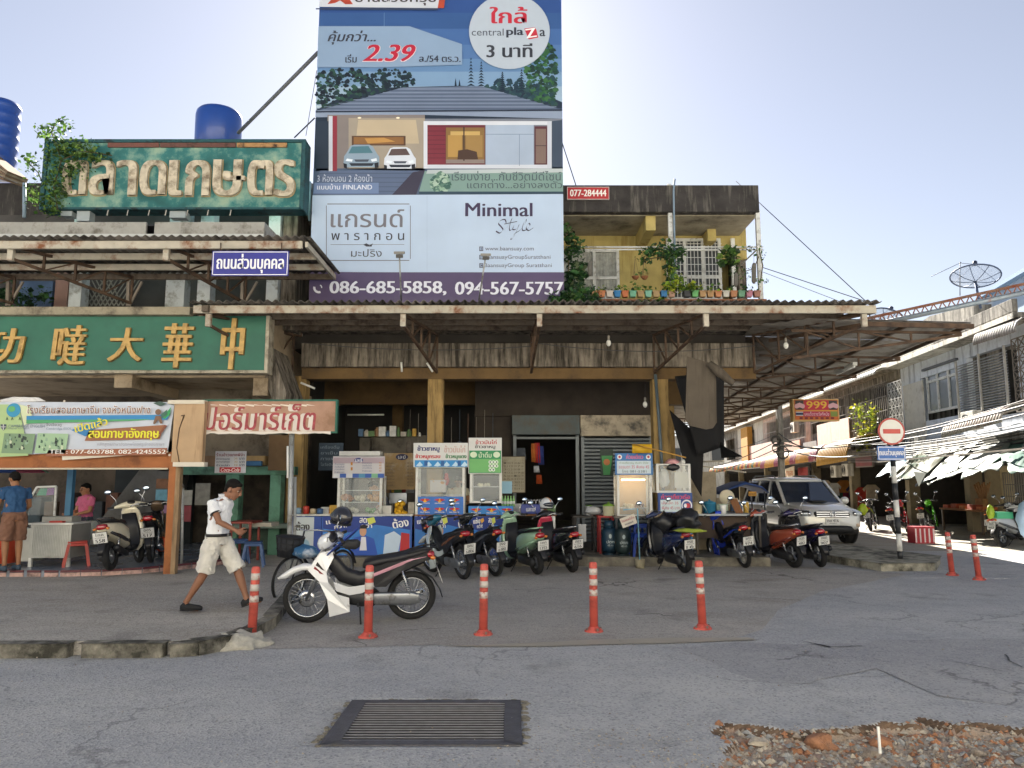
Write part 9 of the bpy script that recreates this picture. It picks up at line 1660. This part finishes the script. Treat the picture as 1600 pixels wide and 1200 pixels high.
# ================================================================ balcony pots and plants
random.seed(12)
pc = ['#b08460','#c07a4c','#c9bfb4','#2878b0','#b8683c','#6aa88a','#a58a5c','#78b09a','#a58a60','#2f74a8','#b5907a',None,'#33363a','#6ab06a','#a8865a','#b08a5c','#b87c50','#c3bfb4','#b07a54','#68987a','#b5788a','#a07060']
nm_ = {'#b08460':'tan','#c07a4c':'orange','#c9bfb4':'white','#2878b0':'blue','#b8683c':'rust orange','#6aa88a':'mint','#a58a5c':'beige','#78b09a':'pale mint','#a58a60':'sand','#2f74a8':'bright blue','#b5907a':'dusty pink','#33363a':'black','#6ab06a':'green','#a8865a':'light brown','#b08a5c':'straw','#b87c50':'terracotta','#c3bfb4':'off white','#b07a54':'clay','#68987a':'sage','#b5788a':'pink','#a07060':'brick'}
for k in range(22):
    if not pc[k]: continue
    px_ = 928+k*12.1; Y_ = Yr-.17; zt_, z0_ = PZ(455,Y_), PZ(464.5,Y_); x = PX(px_,Y_,460); mb = MB(mat(pc[k], .6, var=.12, sc=8)); a, b_ = .058, .072
    t = thing('planter', f"{nm_[pc[k]]} square flower pot, {'left' if k < 11 else 'right'} of the tall balcony post", 'flower pot', (x, Y_, z0_), 0, 'flower pots along the balcony edge')
    mb.add([(x-a,Y_-a,z0_),(x+a,Y_-a,z0_),(x+a,Y_+a,z0_),(x-a,Y_+a,z0_),(x-b_,Y_-b_,zt_),(x+b_,Y_-b_,zt_),(x+b_,Y_+b_,zt_),(x-b_,Y_+b_,zt_)], [(0,3,2,1),(0,1,5,4),(1,2,6,5),(2,3,7,6),(3,0,4,7)], False); mb.box(x-b_-.008,x+b_+.008,Y_-b_-.008,Y_+b_+.008,zt_-.03,zt_-.005); mb.build('pot', t, bevel=.004)
    mb = MB(); n = random.choice([6,14,26]); mb.leaves([(x+random.gauss(0,.04), Y_+random.gauss(0,.03), zt_+abs(random.gauss(0,.05))) for _ in range(n)], .06, GL+GY[:1]); f = mb.build('leaves', t); f['kind'] = 'stuff'
B = lambda px, py, Y=16.0: P(px, py, Y)
leafcloud('balcony_creeper', 'big leafy creeper over the railing in the middle of the balcony', 'creeper', [(B(1022,393),.25,.15,.14),(B(1042,392),.3,.15,.2),(B(1008,402),.18,.12,.16),(B(1062,396),.18,.12,.14),(B(1045,410),.16,.12,.25),(B(1046,435),.13,.1,.3),(B(1050,415),.12,.1,.2)], 520, .085, GD+GL[:1], stems=[[B(1047,462),B(1044,430),B(1046,400),B(1025,390)],[B(1046,400),B(1008,405)]])
leafcloud('yellow_creeper', 'yellow green climbing leaves beside the tall balcony post', 'creeper', [(B(1050,425,15.95),.07,.06,.16),(B(1047,448,15.95),.1,.06,.15)], 90, .08, GY)
leafcloud('trailing_vine', 'thin trailing vine around the right balcony corner post', 'vine', [(B(1175,390),.25,.12,.07),(B(1190,398),.09,.1,.2),(B(1160,425),.3,.1,.2),(B(1186,440),.08,.1,.08),(B(1197,440),.12,.08,.05),(B(1150,415),.08,.1,.3)], 170, .055, GL+GD, stems=[[B(1150,400),B(1160,425),B(1178,420),B(1186,400)],[B(1186,390),B(1192,415),B(1188,440)]])
leafcloud('left_creeper', 'green creeper climbing beside the billboard edge', 'creeper', [(B(888,375),.16,.12,.32),(B(900,385),.2,.12,.2),(B(884,360),.08,.1,.2),(B(890,400),.1,.1,.2),(B(905,395),.12,.1,.05)], 260, .09, GD+GL[:1])
leafcloud('bushy_plant', 'dense green bush spilling over the canopy edge below the billboard corner', 'bush', [(B(890,467,15.3),.4,.2,.16),(B(915,460,15.4),.3,.15,.18),(B(870,472,15.2),.22,.15,.08)], 600, .09, GD+GL[:2])
leafcloud('spiky_plant', 'spiky grey green plant at the left end of the balcony', 'plant', [(B(900,430),.2,.15,.4),(B(893,450),.15,.12,.25)], 180, .14, GD+[leafmat('#6f7f5c')])
leafcloud('fan_plant', 'fan leaved plant by the black door opening of the balcony', 'plant', [(B(1138,402),.2,.15,.2),(B(1140,390),.14,.12,.1)], 130, .12, GL)
leafcloud('low_yellow_plant', 'yellow green low plant behind the black pot', 'plant', [(B(1070,448),.28,.12,.12),(B(1060,440),.1,.1,.2),(B(1085,450),.14,.1,.1)], 220, .075, GY+GL[:1])
leafcloud('hanging_basket_plant', 'thin plants above the two hanging brown baskets', 'plant', [(B(998,428),.12,.08,.08),(B(1008,424),.1,.08,.12),(B(993,445),.08,.06,.12)], 60, .05, GL+[leafmat('#7a6a40')])
leafcloud('small_conical_plant', 'small conical dark plant near the right end of the balcony', 'plant', [(B(1163,455),.06,.05,.08),(B(1163,450),.04,.04,.06)], 60, .05, GD)
leafcloud('spilling_leaves', 'leaves spilling below the pots over the canopy', 'plant', [(B(1010,472,15.6),.25,.1,.06),(B(1032,470,15.6),.12,.08,.06),(B(1090,470,15.6),.08,.06,.04)], 130, .07, GL+GY[:1])
for a, l in ((993,'left hanging brown basket on the yellow wall'),(1007,'right hanging brown basket on the yellow wall')):
    q = B(a,432); mb = MB(mat('#8a5a3c', .85, var=.3, sc=14)); mb.lathe([(0,-.07),(.04,-.065),(.075,-.02),(.085,.0),(.075,0),(0,-.03)], q, 18); mb.mat(flat('#5a4a3a')); [mb.tube([q+Vector((.08*math.cos(w),.08*math.sin(w),0)), q+Vector((0,0,.42))], .003, 4) for w in (0,2.1,4.2)]; tag(mb.build('hanging_basket'), l, 'basket', 'brown hanging baskets')
for a, y0, y1, l in ((922,408,431,'dark wooden slab hanging at the left of the balcony'),(1178,411,443,'grey oval slab hanging by the right corner post'),(1150,426,448,'grey hanging slab beside the black door opening')):
    q0, q1 = B(a,y0,15.95), B(a,y1,15.95); mb = MB(mat('#6a6760', .9, var=.2, sc=6)); r = .05; mb.spine([(0,0,0,.01,.01,0)], 4) if 0 else mb.loft([(q1, (r*.5,0,0), (0,.02,0)), (q1+Vector((0,0,.06)), (r,0,0), (0,.03,0)), (q0-Vector((0,0,.06)), (r,0,0), (0,.03,0)), (q0, (r*.5,0,0), (0,.02,0))], 12, 2.5); mb.mat(flat('#4a4640')); mb.tube([q0, B(a,390,15.95)], .004, 4); tag(mb.build('hanging_slab'), l, 'slab', 'slabs hanging at the balcony')
